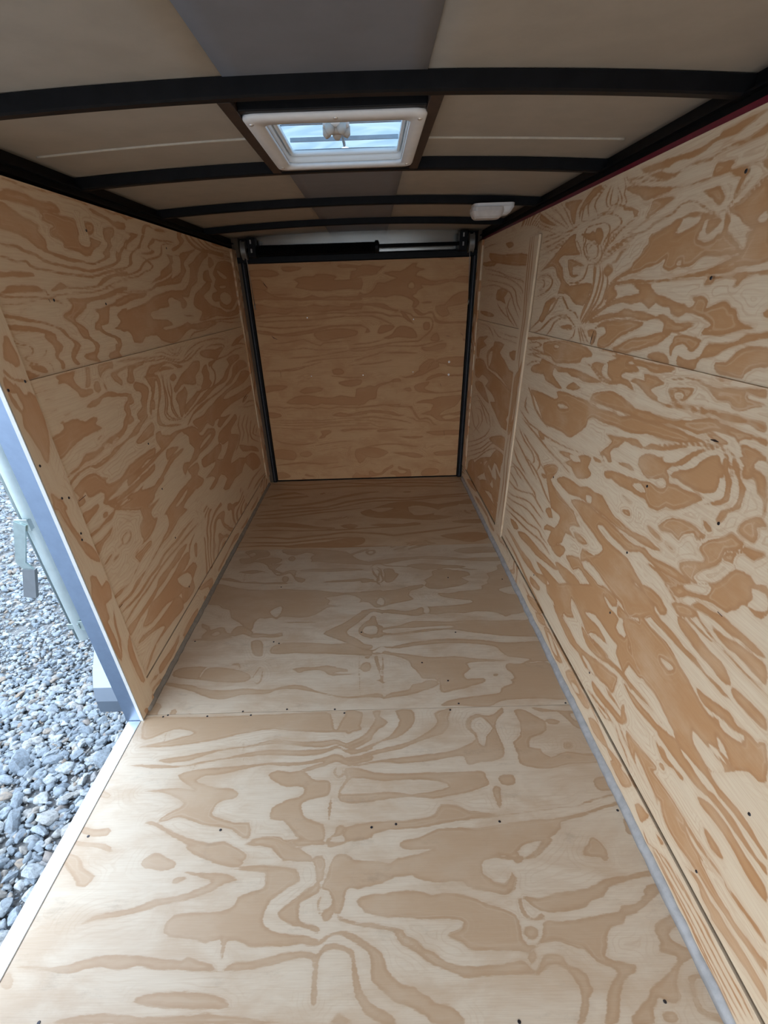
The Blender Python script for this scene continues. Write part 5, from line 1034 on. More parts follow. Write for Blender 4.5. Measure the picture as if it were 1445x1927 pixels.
TRACE['right_batten'] = decode('''+2426,1431 2425,1355 2413,1240 2392,1150 2398,1063 2399,970 2393,971 2382,1063 2377,1150 2399,1240 2411,1354 2421,1430;
+2398,1429 2398,1348 2383,1228 2361,1139 2372,1064 2371,960 2327,885 2321,885 2356,961 2357,1065 2346,1139 2368,1228 2384,1347 2393,1428;
+2372,1421 2362,1324 2347,1216 2343,1216 2350,1323 2368,1421;
+2409,887 2347,929 2317,973 2324,885 2342,812 2367,690 2416,663 2402,758;
+2346,923 2344,827 2342,740 2348,633 2347,521 2342,523 2331,637 2326,743 2328,829 2341,923;
+2416,663 2367,690 2327,728 2350,655 2395,621;
+2390,606 2409,503 2379,375 2393,196 2387,198 2364,380 2395,507 2385,607;
+2341,603 2348,480 2327,342 2319,162 2314,164 2313,347 2333,484 2336,604''')
TRACE['door'] = decode('''+65,1339 136,1342 150,1323 178,1295 154,1282 90,1293 62,1293;
+61,1284 134,1291 170,1276 216,1252 270,1241 337,1239 381,1233 426,1241 460,1250 492,1239 536,1233 592,1241 670,1234 759,1237 783,1227 783,1212 713,1210 635,1214 557,1214 480,1221 412,1218 357,1220 291,1226 224,1226 147,1233 57,1230;
+349,1336 416,1352 481,1350 493,1359 537,1362 590,1356 633,1341 610,1328 708,1326 788,1333 785,1273 705,1275 639,1273 572,1265 518,1271 451,1273 397,1284 355,1294 379,1317;
+58,1204 131,1202 174,1192 229,1185 284,1179 353,1187 409,1185 466,1198 521,1187 577,1190 644,1181 717,1181 781,1189 780,1160 710,1162 665,1154 597,1156 518,1148 451,1155 382,1147 326,1154 268,1141 202,1152 134,1149 64,1137 58,1171;
+62,1128 142,1126 222,1131 301,1131 392,1131 471,1134 551,1139 641,1141 714,1134 779,1130 779,1132 715,1141 642,1148 551,1146 471,1141 392,1138 302,1138 222,1138 142,1133 63,1131;
+71,1111 149,1101 229,1104 320,1104 411,1104 492,1107 572,1114 662,1119 753,1114 753,1116 663,1126 571,1121 491,1113 412,1111 321,1111 230,1111 150,1108 71,1113;
+71,1081 144,1069 223,1062 316,1064 408,1066 500,1074 500,1077 408,1074 316,1072 224,1070 146,1077 72,1084;
+62,1058 130,1051 208,1033 289,1036 370,1044 440,1052 510,1065 568,1073 637,1074 705,1074 776,1072 776,1062 693,1065 613,1062 555,1059 497,1045 450,1032 380,1023 309,1015 229,1018 160,1025 104,1031 65,1042;
+449,1027 508,1045 589,1053 681,1050 749,1033 736,1008 655,995 573,987 514,979 469,995;
+164,972 235,973 306,982 376,990 431,968 488,951 514,966 583,969 688,978 688,980 583,975 513,972 489,957 433,974 377,996 305,988 235,980 165,974;
+79,949 170,934 252,927 370,939 451,926 545,924 651,933 651,935 545,929 452,932 371,944 252,932 172,939 79,951;
+269,880 352,881 447,884 543,897 650,910 744,925 744,927 649,916 542,903 447,890 353,888 269,883;
+360,846 433,858 505,866 611,869 742,877 741,880 611,875 505,873 432,864 360,848;
+80,805 176,803 285,811 394,827 479,848 479,850 393,833 285,817 176,809 80,807;
+281,1405 357,1407 410,1397 387,1384 332,1377 289,1382;
+74,1393 150,1395 225,1389 265,1365 209,1353 133,1355 74,1361;
+637,1404 713,1406 790,1395 790,1377 733,1388 658,1390;
+195,1258 250,1252 328,1255 328,1257 251,1259 195,1261;
+721,1367 755,1375 779,1398 835,1401 914,1389 948,1397 908,1371 879,1348 822,1345 765,1337 718,1315;
+930,1356 981,1364 1038,1363 1088,1384 1116,1402 1150,1401 1139,1383 1207,1367 1162,1359 1140,1336 1174,1331 1208,1315 1266,1304 1334,1312 1391,1310 1413,1324 1484,1322 1486,1289 1426,1290 1369,1297 1301,1284 1233,1279 1175,1283 1187,1268 1153,1255 1142,1236 1119,1227 1142,1211 1166,1191 1155,1171 1132,1157 1114,1167 1125,1192 1090,1213 1038,1229 980,1230 945,1222 887,1228 818,1225 759,1222 712,1208 714,1233 760,1237 773,1256 801,1243 842,1254 871,1277 889,1305 935,1304 969,1313 1015,1326 975,1336;
-1092,1285 1112,1302 1129,1284 1124,1268 1095,1271;
+711,1194 781,1194 863,1192 933,1187 979,1161 1026,1150 1014,1140 956,1152 886,1169 816,1181 746,1178 711,1179;
+708,1134 779,1137 861,1135 919,1128 966,1112 1025,1112 1061,1102 1062,1105 1027,1121 968,1121 921,1137 862,1144 779,1146 708,1138;
+1003,1134 1061,1132 1107,1119 1125,1103 1180,1098 1237,1094 1253,1071 1249,1038 1227,1013 1192,988 1158,966 1086,966 1001,963 928,954 843,940 770,937 697,931 697,928 770,928 844,932 930,945 1002,954 1087,957 1161,958 1198,981 1234,1007 1258,1034 1262,1073 1241,1102 1180,1107 1128,1110 1111,1126 1062,1140 1003,1137;
+707,1122 778,1118 848,1116 900,1099 953,1077 990,1063 991,1065 957,1084 903,1106 850,1123 778,1125 708,1125;
+1193,1069 1234,1073 1236,1031 1200,1027;
+705,1072 764,1070 811,1054 834,1027 798,1023 811,1048 758,1065 704,1067;
+1120,1157 1155,1146 1191,1125 1226,1134 1255,1133 1274,1102 1299,1081 1371,1071 1489,1073 1490,1060 1407,1063 1324,1060 1276,1072 1263,1092 1250,1123 1215,1119 1180,1110 1144,1126;
+1272,1163 1330,1171 1363,1205 1418,1238 1490,1241 1492,1187 1441,1168 1377,1160 1348,1151 1368,1115 1322,1101 1285,1122;
+1172,1183 1212,1194 1247,1189 1236,1181;
+1038,1149 1085,1118 1121,1076 1133,1065 1115,1071 1062,1103;
+1014,1048 1062,1057 1122,1040 1152,1002 1147,981 1086,983 1026,990 966,981 917,987 978,1007;
+907,1061 967,1065 1002,1053 978,1033 918,1014 882,1020;
+1261,999 1290,1009 1310,966 1281,956 1244,967;
+916,894 1002,891 1075,889 1149,887 1149,891 1075,899 1001,901 916,897;
+698,949 759,953 820,954 918,975 917,978 819,962 759,961 698,952;
+696,912 770,910 856,921 941,935 1038,932 1160,928 1246,942 1329,958 1328,961 1244,950 1159,936 1038,939 940,942 855,928 769,917 696,914;
+730,855 793,868 880,888 929,910 928,913 877,895 791,875 729,858;
+691,823 791,826 890,832 977,848 976,851 889,839 790,833 691,825;
+1285,841 1359,855 1482,857 1486,801 1398,810 1324,817;
+1175,805 1236,848 1285,841 1249,814 1226,766 1176,768;
+1184,926 1245,924 1305,944 1354,943 1343,911 1246,897 1197,904;
+73,805 149,799 209,799 275,799 332,808 376,823 376,826 330,814 275,806 210,806 150,806 74,807;
+190,795 189,765 193,765 194,795;
+559,800 614,808 640,787 628,768 568,769;
+556,758 632,746 698,741 764,745 764,747 699,749 633,754 556,761;
+597,718 686,731 764,728 751,698 684,685 618,697;
+63,703 142,711 230,703 193,678 114,670 62,661;
+309,664 362,689 418,692 483,680 459,660 402,651 346,648;
+204,588 276,629 367,637 456,623 545,616 602,630 680,617 758,609 794,582 768,561 654,559 564,567 496,569 463,576 405,561 350,579 293,575;
+69,562 143,560 187,551 239,555 289,545 346,549 391,539 449,546 516,538 585,547 665,540 793,546 793,548 665,546 586,554 517,545 449,552 392,546 347,555 290,552 240,561 188,557 144,567 70,564;
+64,528 148,514 156,492 92,483 65,495;
+536,492 594,512 651,500 731,508 792,517 791,496 707,487 615,479;
+72,466 164,462 256,459 349,462 452,456 545,462 649,467 790,465 790,466 649,472 545,467 452,462 349,467 257,465 165,467 72,468;
+76,455 162,445 254,442 359,445 474,441 590,446 706,451 789,451 789,453 706,457 590,452 474,447 359,450 255,448 162,451 77,457;
+74,438 182,428 298,422 414,418 531,434 647,437 788,429 788,430 647,442 531,439 414,423 299,427 183,433 74,440;
+76,416 179,406 272,397 389,399 506,410 646,412 788,415 788,416 646,417 506,415 389,404 272,402 180,411 77,418;
+586,385 668,394 787,390 786,379 690,382 620,372;
+440,383 504,387 520,370 478,348 464,331 417,327 449,355;
+92,323 129,302 187,288 258,280 330,284 391,297 390,300 330,293 259,290 190,298 133,311 93,326;
+400,274 485,287 580,295 674,301 674,303 580,302 484,293 400,276;
+57,244 136,253 218,239 237,203 209,167 125,176 61,190;
+263,220 325,236 358,211 320,188 272,196;
+58,127 169,132 290,141 422,125 545,137 545,141 423,136 292,152 169,143 58,131;
+42,61 112,78 169,45 148,27 55,23;
+687,207 741,212 779,174 726,127 703,153;
+444,91 542,99 628,111 628,113 542,106 444,94;
+721,668 777,677 822,691 855,685 900,704 966,712 988,727 1032,731 1043,710 977,707 933,693 888,679 870,643 864,601 818,592 761,561 715,563;
+1032,746 1076,740 1131,753 1163,777 1207,781 1250,804 1270,833 1357,831 1370,801 1479,793 1476,827 1314,832 1315,798 1262,779 1208,751 1153,737 1076,732;
+1220,710 1241,735 1285,749 1328,757 1373,744 1488,743 1489,735 1395,735 1340,737 1286,728 1248,714;
+1138,671 1165,691 1242,704 1243,689 1211,659 1256,642 1323,630 1401,633 1484,641 1485,633 1413,625 1324,622 1245,627 1200,633 1161,640;
+1060,658 1105,670 1122,646 1099,641;
+1151,561 1202,581 1269,584 1313,599 1381,602 1481,604 1473,567 1441,531 1386,511 1347,490 1331,469 1376,479 1444,487 1483,497 1483,470 1434,466 1399,472 1349,457 1378,440 1430,444 1481,454 1483,423 1402,425 1333,430 1297,448 1262,471 1193,484 1261,504 1271,525 1282,546 1236,558 1191,560;
+714,541 783,550 851,556 919,562 987,555 1044,559 1032,548 1078,542 1123,540 1135,518 1158,485 1188,451 1228,458 1263,449 1287,420 1317,400 1288,401 1263,432 1228,447 1182,440 1147,474 1112,530 1055,537 987,539 919,552 851,543 771,540 714,533;
+713,509 782,518 850,521 930,513 987,506 1032,483 1078,482 1033,472 964,485 895,498 827,503 758,502 712,498;
+711,461 780,467 848,468 917,455 1009,444 1078,428 1125,418 1125,421 1080,436 1010,452 918,463 849,476 780,475 710,464;
+1090,464 1135,449 1159,432 1217,427 1250,418 1263,404 1266,405 1254,425 1218,435 1160,439 1138,456 1090,466;
+710,448 790,449 859,436 940,432 940,434 860,441 791,454 710,449;
+709,425 778,427 818,426 835,415 893,396 998,394 998,396 894,401 837,419 819,431 778,432 709,427;
+707,386 823,383 881,386 881,389 823,390 707,388;
+864,377 951,385 1056,382 1102,375 1021,372 939,363 881,362;
+1231,354 1324,357 1406,361 1488,358 1484,324 1396,327 1326,323 1267,336;
+1033,326 1115,324 1209,321 1197,310 1103,307;
+771,251 879,263 973,266 1068,257 1139,243 1175,245 1175,248 1140,251 1069,265 973,274 878,271 771,254;
+699,237 819,251 902,231 949,205 876,166 792,174 733,200 696,177;
+961,205 1069,202 1152,199 1225,167 1153,157 1057,184;
+1296,195 1367,205 1486,207 1488,177 1393,168 1321,170;
+1204,39 1240,69 1301,73 1338,60 1345,35 1291,17 1217,13;
+1262,134 1322,118 1372,101 1373,103 1324,126 1262,137''')



def poly_sdf(P, pts):
    """signed distance (positive inside) of points to polygon"""
    A = P
    B = np.roll(P, -1, 0)
    d = B - A
    L = (d * d).sum(1) + 1e-12
    best = np.full(len(pts), 1e9)
    inside = np.zeros(len(pts), bool)
    for a, b, dd, l in zip(A, B, d, L):
        q = pts - a
        s = np.clip((q @ dd) / l, 0, 1)
        e = q - s[:, None] * dd
        best = np.minimum(best, (e * e).sum(1))
        c = (a[1] > pts[:, 1]) != (b[1] > pts[:, 1])
        if abs(b[1] - a[1]) > 1e-12:
            inside ^= c & (pts[:, 0] < (b[0] - a[0]) * (pts[:, 1] - a[1]) / (b[1] - a[1]) + a[0])
    dist = np.sqrt(best)
    return np.where(inside, dist, -dist)


def vnoise(p, seed):
    """smooth value noise on a 2d lattice"""
    rng = np.random.RandomState(seed)
    tab = rng.rand(128, 128)
    i = np.floor(p).astype(int)
    f = p - i
    f = f * f * (3 - 2 * f)
    g = lambda a, b: tab[(i[:, 0] + a) % 128, (i[:, 1] + b) % 128]
    return (g(0, 0) * (1 - f[:, 0]) + g(1, 0) * f[:, 0]) * (1 - f[:, 1]) + (g(0, 1) * (1 - f[:, 0]) + g(1, 1) * f[:, 0]) * f[:, 1]


def ring_field(pts, along, across, rings, seed):
    """signed mm distance of procedural cathedral grain: contour bands of a stretched height field"""
    def h(q):
        u, v = q[:, along], q[:, across]
        s = np.stack([u * 1.6 + 7.3, v * 3.4 + 3.1], 1)
        w = vnoise(s, seed) + 0.35 * vnoise(s * 2.3, seed + 1) + 0.10 * vnoise(s * 6.1, seed + 2)
        return w * rings
    e = 0.002
    h0 = h(pts)
    gx = (h(pts + [e, 0]) - h0) / e
    gy = (h(pts + [0, e]) - h0) / e
    gr = np.sqrt(gx * gx + gy * gy) + 1e-3
    fr = np.abs((h0 % 1.0) - 0.5)
    return np.clip((fr - 0.29) / gr * 1000, -40, 40)


def grain_of(key, pts, along, across, rings, seed):
    ent = TRACE.get(key)
    if not ent:
        return ring_field(pts, along, across, rings, seed)
    far = 0.115
    val = np.full(len(pts), -far)
    for sign, P in ent:
        lo, hi = P.min(0) - far, P.max(0) + far
        m = np.nonzero(((pts >= lo) & (pts <= hi)).all(1))[0]
        if len(m) == 0:
            continue
        s = poly_sdf(P, pts[m])
        if sign > 0:
            val[m] = np.maximum(val[m], s)
        else:
            val[m] = np.minimum(val[m], -s)
    g = np.clip(val * 1000, -40, 40)
    # well away from the drawn figure the sheet carries on with ordinary cathedral grain
    k = np.clip((-val - 0.055) / 0.045, 0, 1)
    return g * (1 - k) + ring_field(pts, along, across, rings, seed) * k


def panel(name, parent, frame, u0, u1, v0, v1, depth, mat, key=None, step=0.006, along=0, rings=9.0, seed=1, mark=0.0, fine=None, bow=0.0):
    """a board: a fine grid on the face that shows, thin edges, flat back.
    frame = (origin, u axis, v axis, outward normal)"""
    O, U, V, Nn = [np.array(a, float) for a in frame]
    us = np.linspace(u0, u1, max(2, int(round((u1 - u0) / step)) + 1))
    if fine:
        lo, hi = fine
        vs = np.concatenate([np.arange(v0, lo, 0.05), np.linspace(lo, hi, int(round((hi - lo) / step)) + 1), np.arange(hi + 0.05, v1, 0.05)])
        if vs[-1] < v1 - 1e-6:
            vs = np.append(vs, v1)
    else:
        vs = np.linspace(v0, v1, max(2, int(round((v1 - v0) / step)) + 1))
    gu, gv = np.meshgrid(us, vs)
    nv, nu = gu.shape
    q = np.stack([gu.ravel(), gv.ravel()], 1)
    co = O + q[:, :1] * U + q[:, 1:] * V
    g = grain_of(key, q, along, 1 - along, rings, seed)
    idx = np.arange(nu * nv).reshape(nv, nu)
    faces = np.stack([idx[:-1, :-1].ravel(), idx[:-1, 1:].ravel(), idx[1:, 1:].ravel(), idx[1:, :-1].ravel()], 1)
    rim = np.concatenate([idx[0, :], idx[1:, -1], idx[-1, -2::-1], idx[-2:0:-1, 0]])
    back0 = len(co)
    nb = len(rim)
    co = np.concatenate([co, co[rim], co[rim] - Nn * depth])       # own rim vertices so the edge shades flat
    gg = np.concatenate([g, g[rim], g[rim]])
    qq = np.concatenate([q, q[rim], q[rim]])
    k = np.arange(nb)
    k2 = (k + 1) % nb
    side = np.stack([back0 + k2, back0 + k, back0 + nb + k, back0 + nb + k2], 1)
    quads = np.concatenate([faces, side])
    backf = (back0 + nb + np.arange(nb))[::-1]
    loops = np.concatenate([quads.ravel(), backf])
    nf = len(quads) + 1
    starts = np.concatenate([np.arange(len(quads)) * 4, [len(quads) * 4]])
    tot = np.concatenate([np.full(len(quads), 4), [nb]])
    flip = np.dot(np.cross(U, V), Nn) < 0
    me = bpy.data.meshes.new(name)
    me.vertices.add(len(co))
    me.vertices.foreach_set('co', co.ravel())
    me.loops.add(len(loops))
    me.loops.foreach_set('vertex_index', loops.astype(np.int32))
    me.polygons.add(nf)
    me.polygons.foreach_set('loop_start', starts.astype(np.int32))
    me.update(calc_edges=True)
    if flip:
        me.flip_normals()
    a = me.attributes.new('grain', 'FLOAT', 'POINT')
    a.data.foreach_set('value', gg.astype(np.float32))
    pu, pv = (qq[:, 0], qq[:, 1]) if along == 0 else (qq[:, 1], qq[:, 0])
    gp = np.stack([pu, pv, np.full(len(qq), seed * 3.7)], 1).astype(np.float32)
    a = me.attributes.new('gp', 'FLOAT_VECTOR', 'POINT')
    a.data.foreach_set('vector', gp.ravel())
    me.validate()
    return link(name, me, mat, parent)


FLOORF = ((0, 0, 0), (1, 0, 0), (0, 1, 0), (0, 0, 1))                 # u = x, v = y
LEFTF = lambda d=0.0: ((d, 0, 0), (0, 1, 0), (0, 0, 1), (1, 0, 0))    # u = y, v = z
RIGHTF = lambda d=0.0: ((W - d, 0, 0), (0, 1, 0), (0, 0, 1), (-1, 0, 0))
DOORF = ((0, D, 0), (1, 0, 0), (0, 0, 1), (0, -1, 0))                 # u = x, v = z

YJ, YS, YS2 = 1.139, 1.162, 2.421
JOINT = 1.087
TOP = 1.50

# ------------------------------------------------------------------ the setting: floor, walls, rear wall
floor = box('floor', (-0.0, -0.9, -0.10), (W, D + 0.05, -0.02), DARK_WOOD)
tag(floor, 'pale plywood floor of the trailer laid in crosswise sheets', kind='structure')
G = 0.0012
panel('floor_panel', floor, FLOORF, 0.0, W, -0.06, YS - G, 0.018, WOOD_FLOOR, 'floor_near', 0.005, 0, 8, 3, fine=(0.22, YS - G))
panel('floor_panel', floor, FLOORF, 0.0, W, YS + G, YS2 - G * 0.5, 0.018, WOOD_FLOOR, 'floor_mid', 0.005, 0, 8, 5)
panel('floor_panel', floor, FLOORF, 0.0, W, YS2 + G * 0.5, D - 0.002, 0.018, WOOD_FAR, 'floor_far', 0.005, 0, 14, 9)
panel('floor_panel', floor, FLOORF, 0.0, W, -0.9, -0.0625, 0.018, WOOD_FLOOR, None, 0.05, 0, 8, 4)

wall_left = box('wall_left', (-0.05, YJ + 0.004, -0.10), (-0.012, D + 0.05, TOP), DARK_WOOD)
tag(wall_left, 'left plywood wall of the trailer beside the open side door', kind='structure')
panel('wall_panel', wall_left, LEFTF(0.002), YJ + 0.004, D - 0.01, 0.104, JOINT, 0.011, WOOD_LEFT, 'left_low', 0.005, 0, 10, 21)
panel('wall_panel', wall_left, LEFTF(-0.003), YJ + 0.004, D - 0.01, JOINT + 0.0005, TOP, 0.011, WOOD_LEFT, 'left_up', 0.005, 0, 10, 23)
panel('kick_board', wall_left, LEFTF(0.003), 1.239, D - 0.01, 0.0, 0.098, 0.013, WOOD_LEFT, 'left_kick', 0.005, 0, 9, 25)
panel('jamb_strip', wall_left, LEFTF(0.008), YJ, 1.237, 0.004, TOP - 0.003, 0.012, WOOD_LEFT, 'left_strip', 0.004, 1, 7, 27)
panel('corner_batten', wall_left, LEFTF(0.009), 3.485, D - 0.012, 0.062, TOP - 0.002, 0.012, WOOD_LEFT, None, 0.008, 1, 14, 29)

YF = 0.30
box('front_wall', (-0.05, -0.9, -0.10), (-0.012, YF, TOP), DARK_WOOD, wall_left)
panel('wall_panel', wall_left, LEFTF(0.0), -0.9, YF, 0.0, TOP, 0.011, WOOD_LEFT, None, 0.05, 0, 9, 24)
for y0_, y1_ in ((-0.9, YF), (YJ + 0.004, D + 0.05)):
    box('outer_skin', (-0.056, y0_, -0.12), (-0.051, y1_, 1.60), SKIN, wall_left)

wall_right = box('wall_right', (W + 0.012, -0.9, -0.10), (W + 0.05, D + 0.05, TOP), DARK_WOOD)
tag(wall_right, 'right plywood wall of the trailer with a vertical batten', kind='structure')
YB = 2.368
box('outer_skin', (W + 0.051, -0.9, -0.12), (W + 0.056, D + 0.05, 1.60), MAROON, wall_right)
panel('wall_panel', wall_right, RIGHTF(0.003), 0.10, YB - 0.001, 0.109, JOINT, 0.011, WOOD_RIGHT, 'right_low', 0.005, 0, 10, 31)
panel('wall_panel', wall_right, RIGHTF(-0.003), 0.10, YB - 0.001, JOINT + 0.0005, TOP, 0.011, WOOD_RIGHT, 'right_up', 0.005, 0, 10, 33)
panel('wall_panel', wall_right, RIGHTF(0.003), YB + 0.001, D - 0.01, 0.109, JOINT, 0.011, WOOD_RIGHT, 'right_far_low', 0.005, 0, 16, 35)
panel('wall_panel', wall_right, RIGHTF(-0.003), YB + 0.001, D - 0.01, JOINT + 0.0005, TOP, 0.011, WOOD_RIGHT, 'right_far_up', 0.005, 0, 16, 37)
panel('wall_panel', wall_right, RIGHTF(0.0), -0.9, 0.098, 0.0, TOP, 0.011, WOOD_RIGHT, None, 0.05, 0, 9, 38)
panel('kick_board', wall_right, RIGHTF(0.004), 0.10, D - 0.01, 0.0, 0.097, 0.013, WOOD_RIGHT, 'right_kick', 0.0035, 0, 12, 39)
panel('cover_batten', wall_right, RIGHTF(0.010), 2.302, 2.435, 0.098, 1.425, 0.010, WOOD_RIGHT, 'right_batten', 0.0035, 1, 20, 41)
panel('corner_batten', wall_right, RIGHTF(0.009), 3.455, D - 0.012, 0.098, TOP - 0.002, 0.012, WOOD_RIGHT, None, 0.008, 1, 14, 43)


def caulk(parent, x0, sgn, y0, y1, seed, mat, sz):
    """uneven bead of sealant along the foot of a wall"""
    rnd = random.Random(seed)
    bm = bmesh.new()
    n = int((y1 - y0) / 0.03)
    prev = None
    for i in range(n + 1):
        y = y0 + (y1 - y0) * i / n
        w = sz + rnd.uniform(-0.002, 0.002)
        h = sz * 1.2 + rnd.uniform(-0.002, 0.003)
        ring = [bm.verts.new((x0 + sgn * a * w, y, b * h)) for a, b in ((-0.1, 0.0), (1.0, 0.0), (0.72, 0.42), (0.42, 0.75), (0.16, 0.95), (-0.1, 1.0))]
        if prev:
            for k in range(6):
                bm.faces.new((prev[k], prev[(k + 1) % 6], ring[(k + 1) % 6], ring[k]))
        else:
            bm.faces.new(ring)
        prev = ring
    bm.faces.new(prev)
    return from_bm('caulk_bead', bm, mat, parent, True)


caulk(floor, 0.003, 1, 1.18, D - 0.06, 1, CAULK_DARK, 0.013)
caulk(floor, W - 0.004, -1, 0.0, D - 0.06, 2, CAULK, 0.016)

# ------------------------------------------------------------------ screws
SCREW_ME = None


def screw_mesh(mat, nm):
    bm = bmesh.new()
    bmesh.ops.create_cone(bm, cap_ends=True, segments=10, radius1=0.0052, radius2=0.0042, depth=0.0016, matrix=Matrix.Translation((0, 0, 0.0002)))
    me = bpy.data.meshes.new(nm)
    bm.to_mesh(me)
    bm.free()
    me.materials.append(mat)
    return me


SCREW_ME = screw_mesh(SCREW, 'screw')
SCREW_B = screw_mesh(SCREW_BRIGHT, 'bright_screw')


def screw(parent, p, nrm, me=None, s=0.72):
    o = bpy.data.objects.new('screw', me or SCREW_ME)
    COL.objects.link(o)
    o.parent = parent
    o.location = p
    o.rotation_euler = Vector(nrm).to_track_quat('Z', 'Y').to_euler()
    o.scale = (s, s, s)
    return o


for x_, y_ in [(0.0254, 0.7216), (0.3903, 0.7316), (0.5077, 1.172), (0.0707, 1.151), (0.0851, 1.158), (0.2285, 1.1485), (0.3506, 1.1669), (0.3832, 1.1486), (0.6793, 1.1664), (0.7143, 1.1479), (0.8099, 0.7298), (0.8778, 0.7374), (1.1219, 1.1799), (1.0874, 1.1508), (1.1654, 0.7386), (1.4991, 1.1701), (1.5023, 0.7636), (1.5274, 0.763), (0.3913, 1.5585), (0.766, 1.6093), (1.1734, 1.5921), (0.0476, 1.5761), (0.4161, 1.5467), (1.5317, 2.7553), (1.5167, 3.4667), (1.2049, 2.0498), (0.3507, 2.0003), (1.4766, 2.0197), (1.4134, 0.3463), (1.1074, 0.3189), (0.1257, 0.3303), (1.5208, 1.5664), (1.0113, 1.4026), (1.1002, 1.297)]:
    screw(floor, (x_, y_, 0.0008), (0, 0, 1))
for y_, z_ in [(1.7533, 1.4273), (1.4652, 1.2534), (1.7437, 1.2406), (2.3967, 1.4281), (1.7593, 0.796), (1.7662, 0.6178), (1.76, 0.4069), (1.758, 0.1666), (1.2007, 0.6946), (1.2097, 0.7974), (1.1827, 0.8065), (1.1945, 0.6776), (1.2205, 1.0892), (1.1525, 1.08), (1.1519, 0.9041)]:
    screw(wall_left, (0.0025 if y_ > 1.24 else 0.0085, y_, z_), (1, 0, 0))
for y_, z_ in [(1.1021, 1.4107), (1.1105, 1.2517), (1.1164, 0.8183), (1.1176, 0.6298), (1.1128, 0.4326), (1.1269, 0.1828), (0.5006, 0.4072), (0.5217, 0.1574), (1.7255, 0.6332), (1.7431, 0.1877), (0.8452, 0.8398)]:
    screw(wall_right, (W - 0.0035, y_, z_), (-1, 0, 0))



def split(parent, pts, to3, nrm, w=0.0022):
    """a dark check in the veneer: a thin sliver, pointed at both ends"""
    bm = bmesh.new()
    P = [Vector(to3(*p)) for p in pts]
    nrm = Vector(nrm)
    rows = []
    n = len(P)
    for i, p in enumerate(P):
        d = (P[min(i + 1, n - 1)] - P[max(i - 1, 0)]).normalized()
        s_ = nrm.cross(d) * w * (0.3 if i in (0, n - 1) else 1.0)
        rows.append([bm.verts.new(p + s_ * a + nrm * b) for a, b in ((-1, 0.0), (1, 0.0), (1, 0.0004), (-1, 0.0004))])
    for A, B in zip(rows[:-1], rows[1:]):
        for k in range(4):
            bm.faces.new((A[k], A[(k + 1) % 4], B[(k + 1) % 4], B[k]))
    bm.faces.new(rows[0])
    bm.faces.new(rows[-1][::-1])
    return from_bm('veneer_split', bm, CHECK, parent)


CHECK = plain_mat('dark_check', (0.035, 0.014, 0.008), 0.8)
for p_ in [[(0.9509, 0.9765), (0.938, 0.9778), (0.9262, 0.9778)], [(1.6296, 1.092), (1.6271, 1.1097), (1.6215, 1.1288)], [(1.6045, 1.0984), (1.6069, 1.1169)], [(0.7586, 0.6865), (0.7431, 0.6858)], [(2.1922, 0.7922), (2.1887, 0.8176)]]:
    split(wall_right, p_, lambda a, b: (W - 0.0031, a, b), (-1, 0, 0))
for p_ in [[(3.1905, 0.6794), (3.2342, 0.6975), (3.3151, 0.7032)], [(3.2541, 0.6842), (3.3384, 0.6925)], [(1.2499, 0.406), (1.2687, 0.4057)], [(1.2538, 0.7707), (1.2932, 0.773)], [(1.4428, 1.256), (1.445, 1.2488)]]:
    split(wall_left, p_, lambda a, b: (0.0021, a, b), (1, 0, 0))
DOOR_SPLITS = [[(0.1489, 1.3303), (0.16, 1.3128), (0.1745, 1.295)], [(0.1619, 1.0221), (0.1745, 1.0089), (0.1985, 0.9986)], [(1.4467, 1.0046), (1.466, 0.9882)], [(1.3245, 0.6871), (1.333, 0.6692)], [(1.3682, 0.3592), (1.3741, 0.3236)], [(1.3537, 0.9882), (1.3757, 0.9844)]]


# ------------------------------------------------------------------ side door opening: jamb, sill
# aluminium angle that wraps the rear jamb of the side door and the sill
jamb = empty('trim_1', (-0.03, YJ, 0.0), 'aluminium jamb edging of the open side door', kind='structure')


def child_local(o, root):
    o.parent = root
    o.matrix_parent_inverse = Matrix.Translation(root.location).inverted()
    return o


child_local(box('jamb_plate', (-0.052, YJ - 0.004, -0.01), (-0.002, YJ + 0.002, 1.52), JAMB_REFLECT, None, 0.001), jamb)
child_local(box('edge_strip', (-0.003, YJ - 0.0055, 0.0), (0.0080, YJ - 0.0005, 1.50), TRIMM, None, 0.001), jamb)
sill = box('trim_2', (-0.046, YF, -0.030), (-0.0015, YJ - 0.005, 0.0015), ALU, None, 0.002)
tag(sill, 'bright aluminium sill of the open side door', kind='structure')
box('trim_3', (-0.05, -0.9, -0.16), (-0.006, D + 0.05, -0.034), MAROON).__setitem__('kind', 'structure')

# ------------------------------------------------------------------ roof
ceiling = empty('ceiling', (W / 2, 1.4, 1.58), 'arched sheet metal trailer roof with black steel bows', kind='structure')


def arch(x, lo, mid):
    t = (x - W / 2) / (W / 2)
    return mid - (mid - lo) * t * t


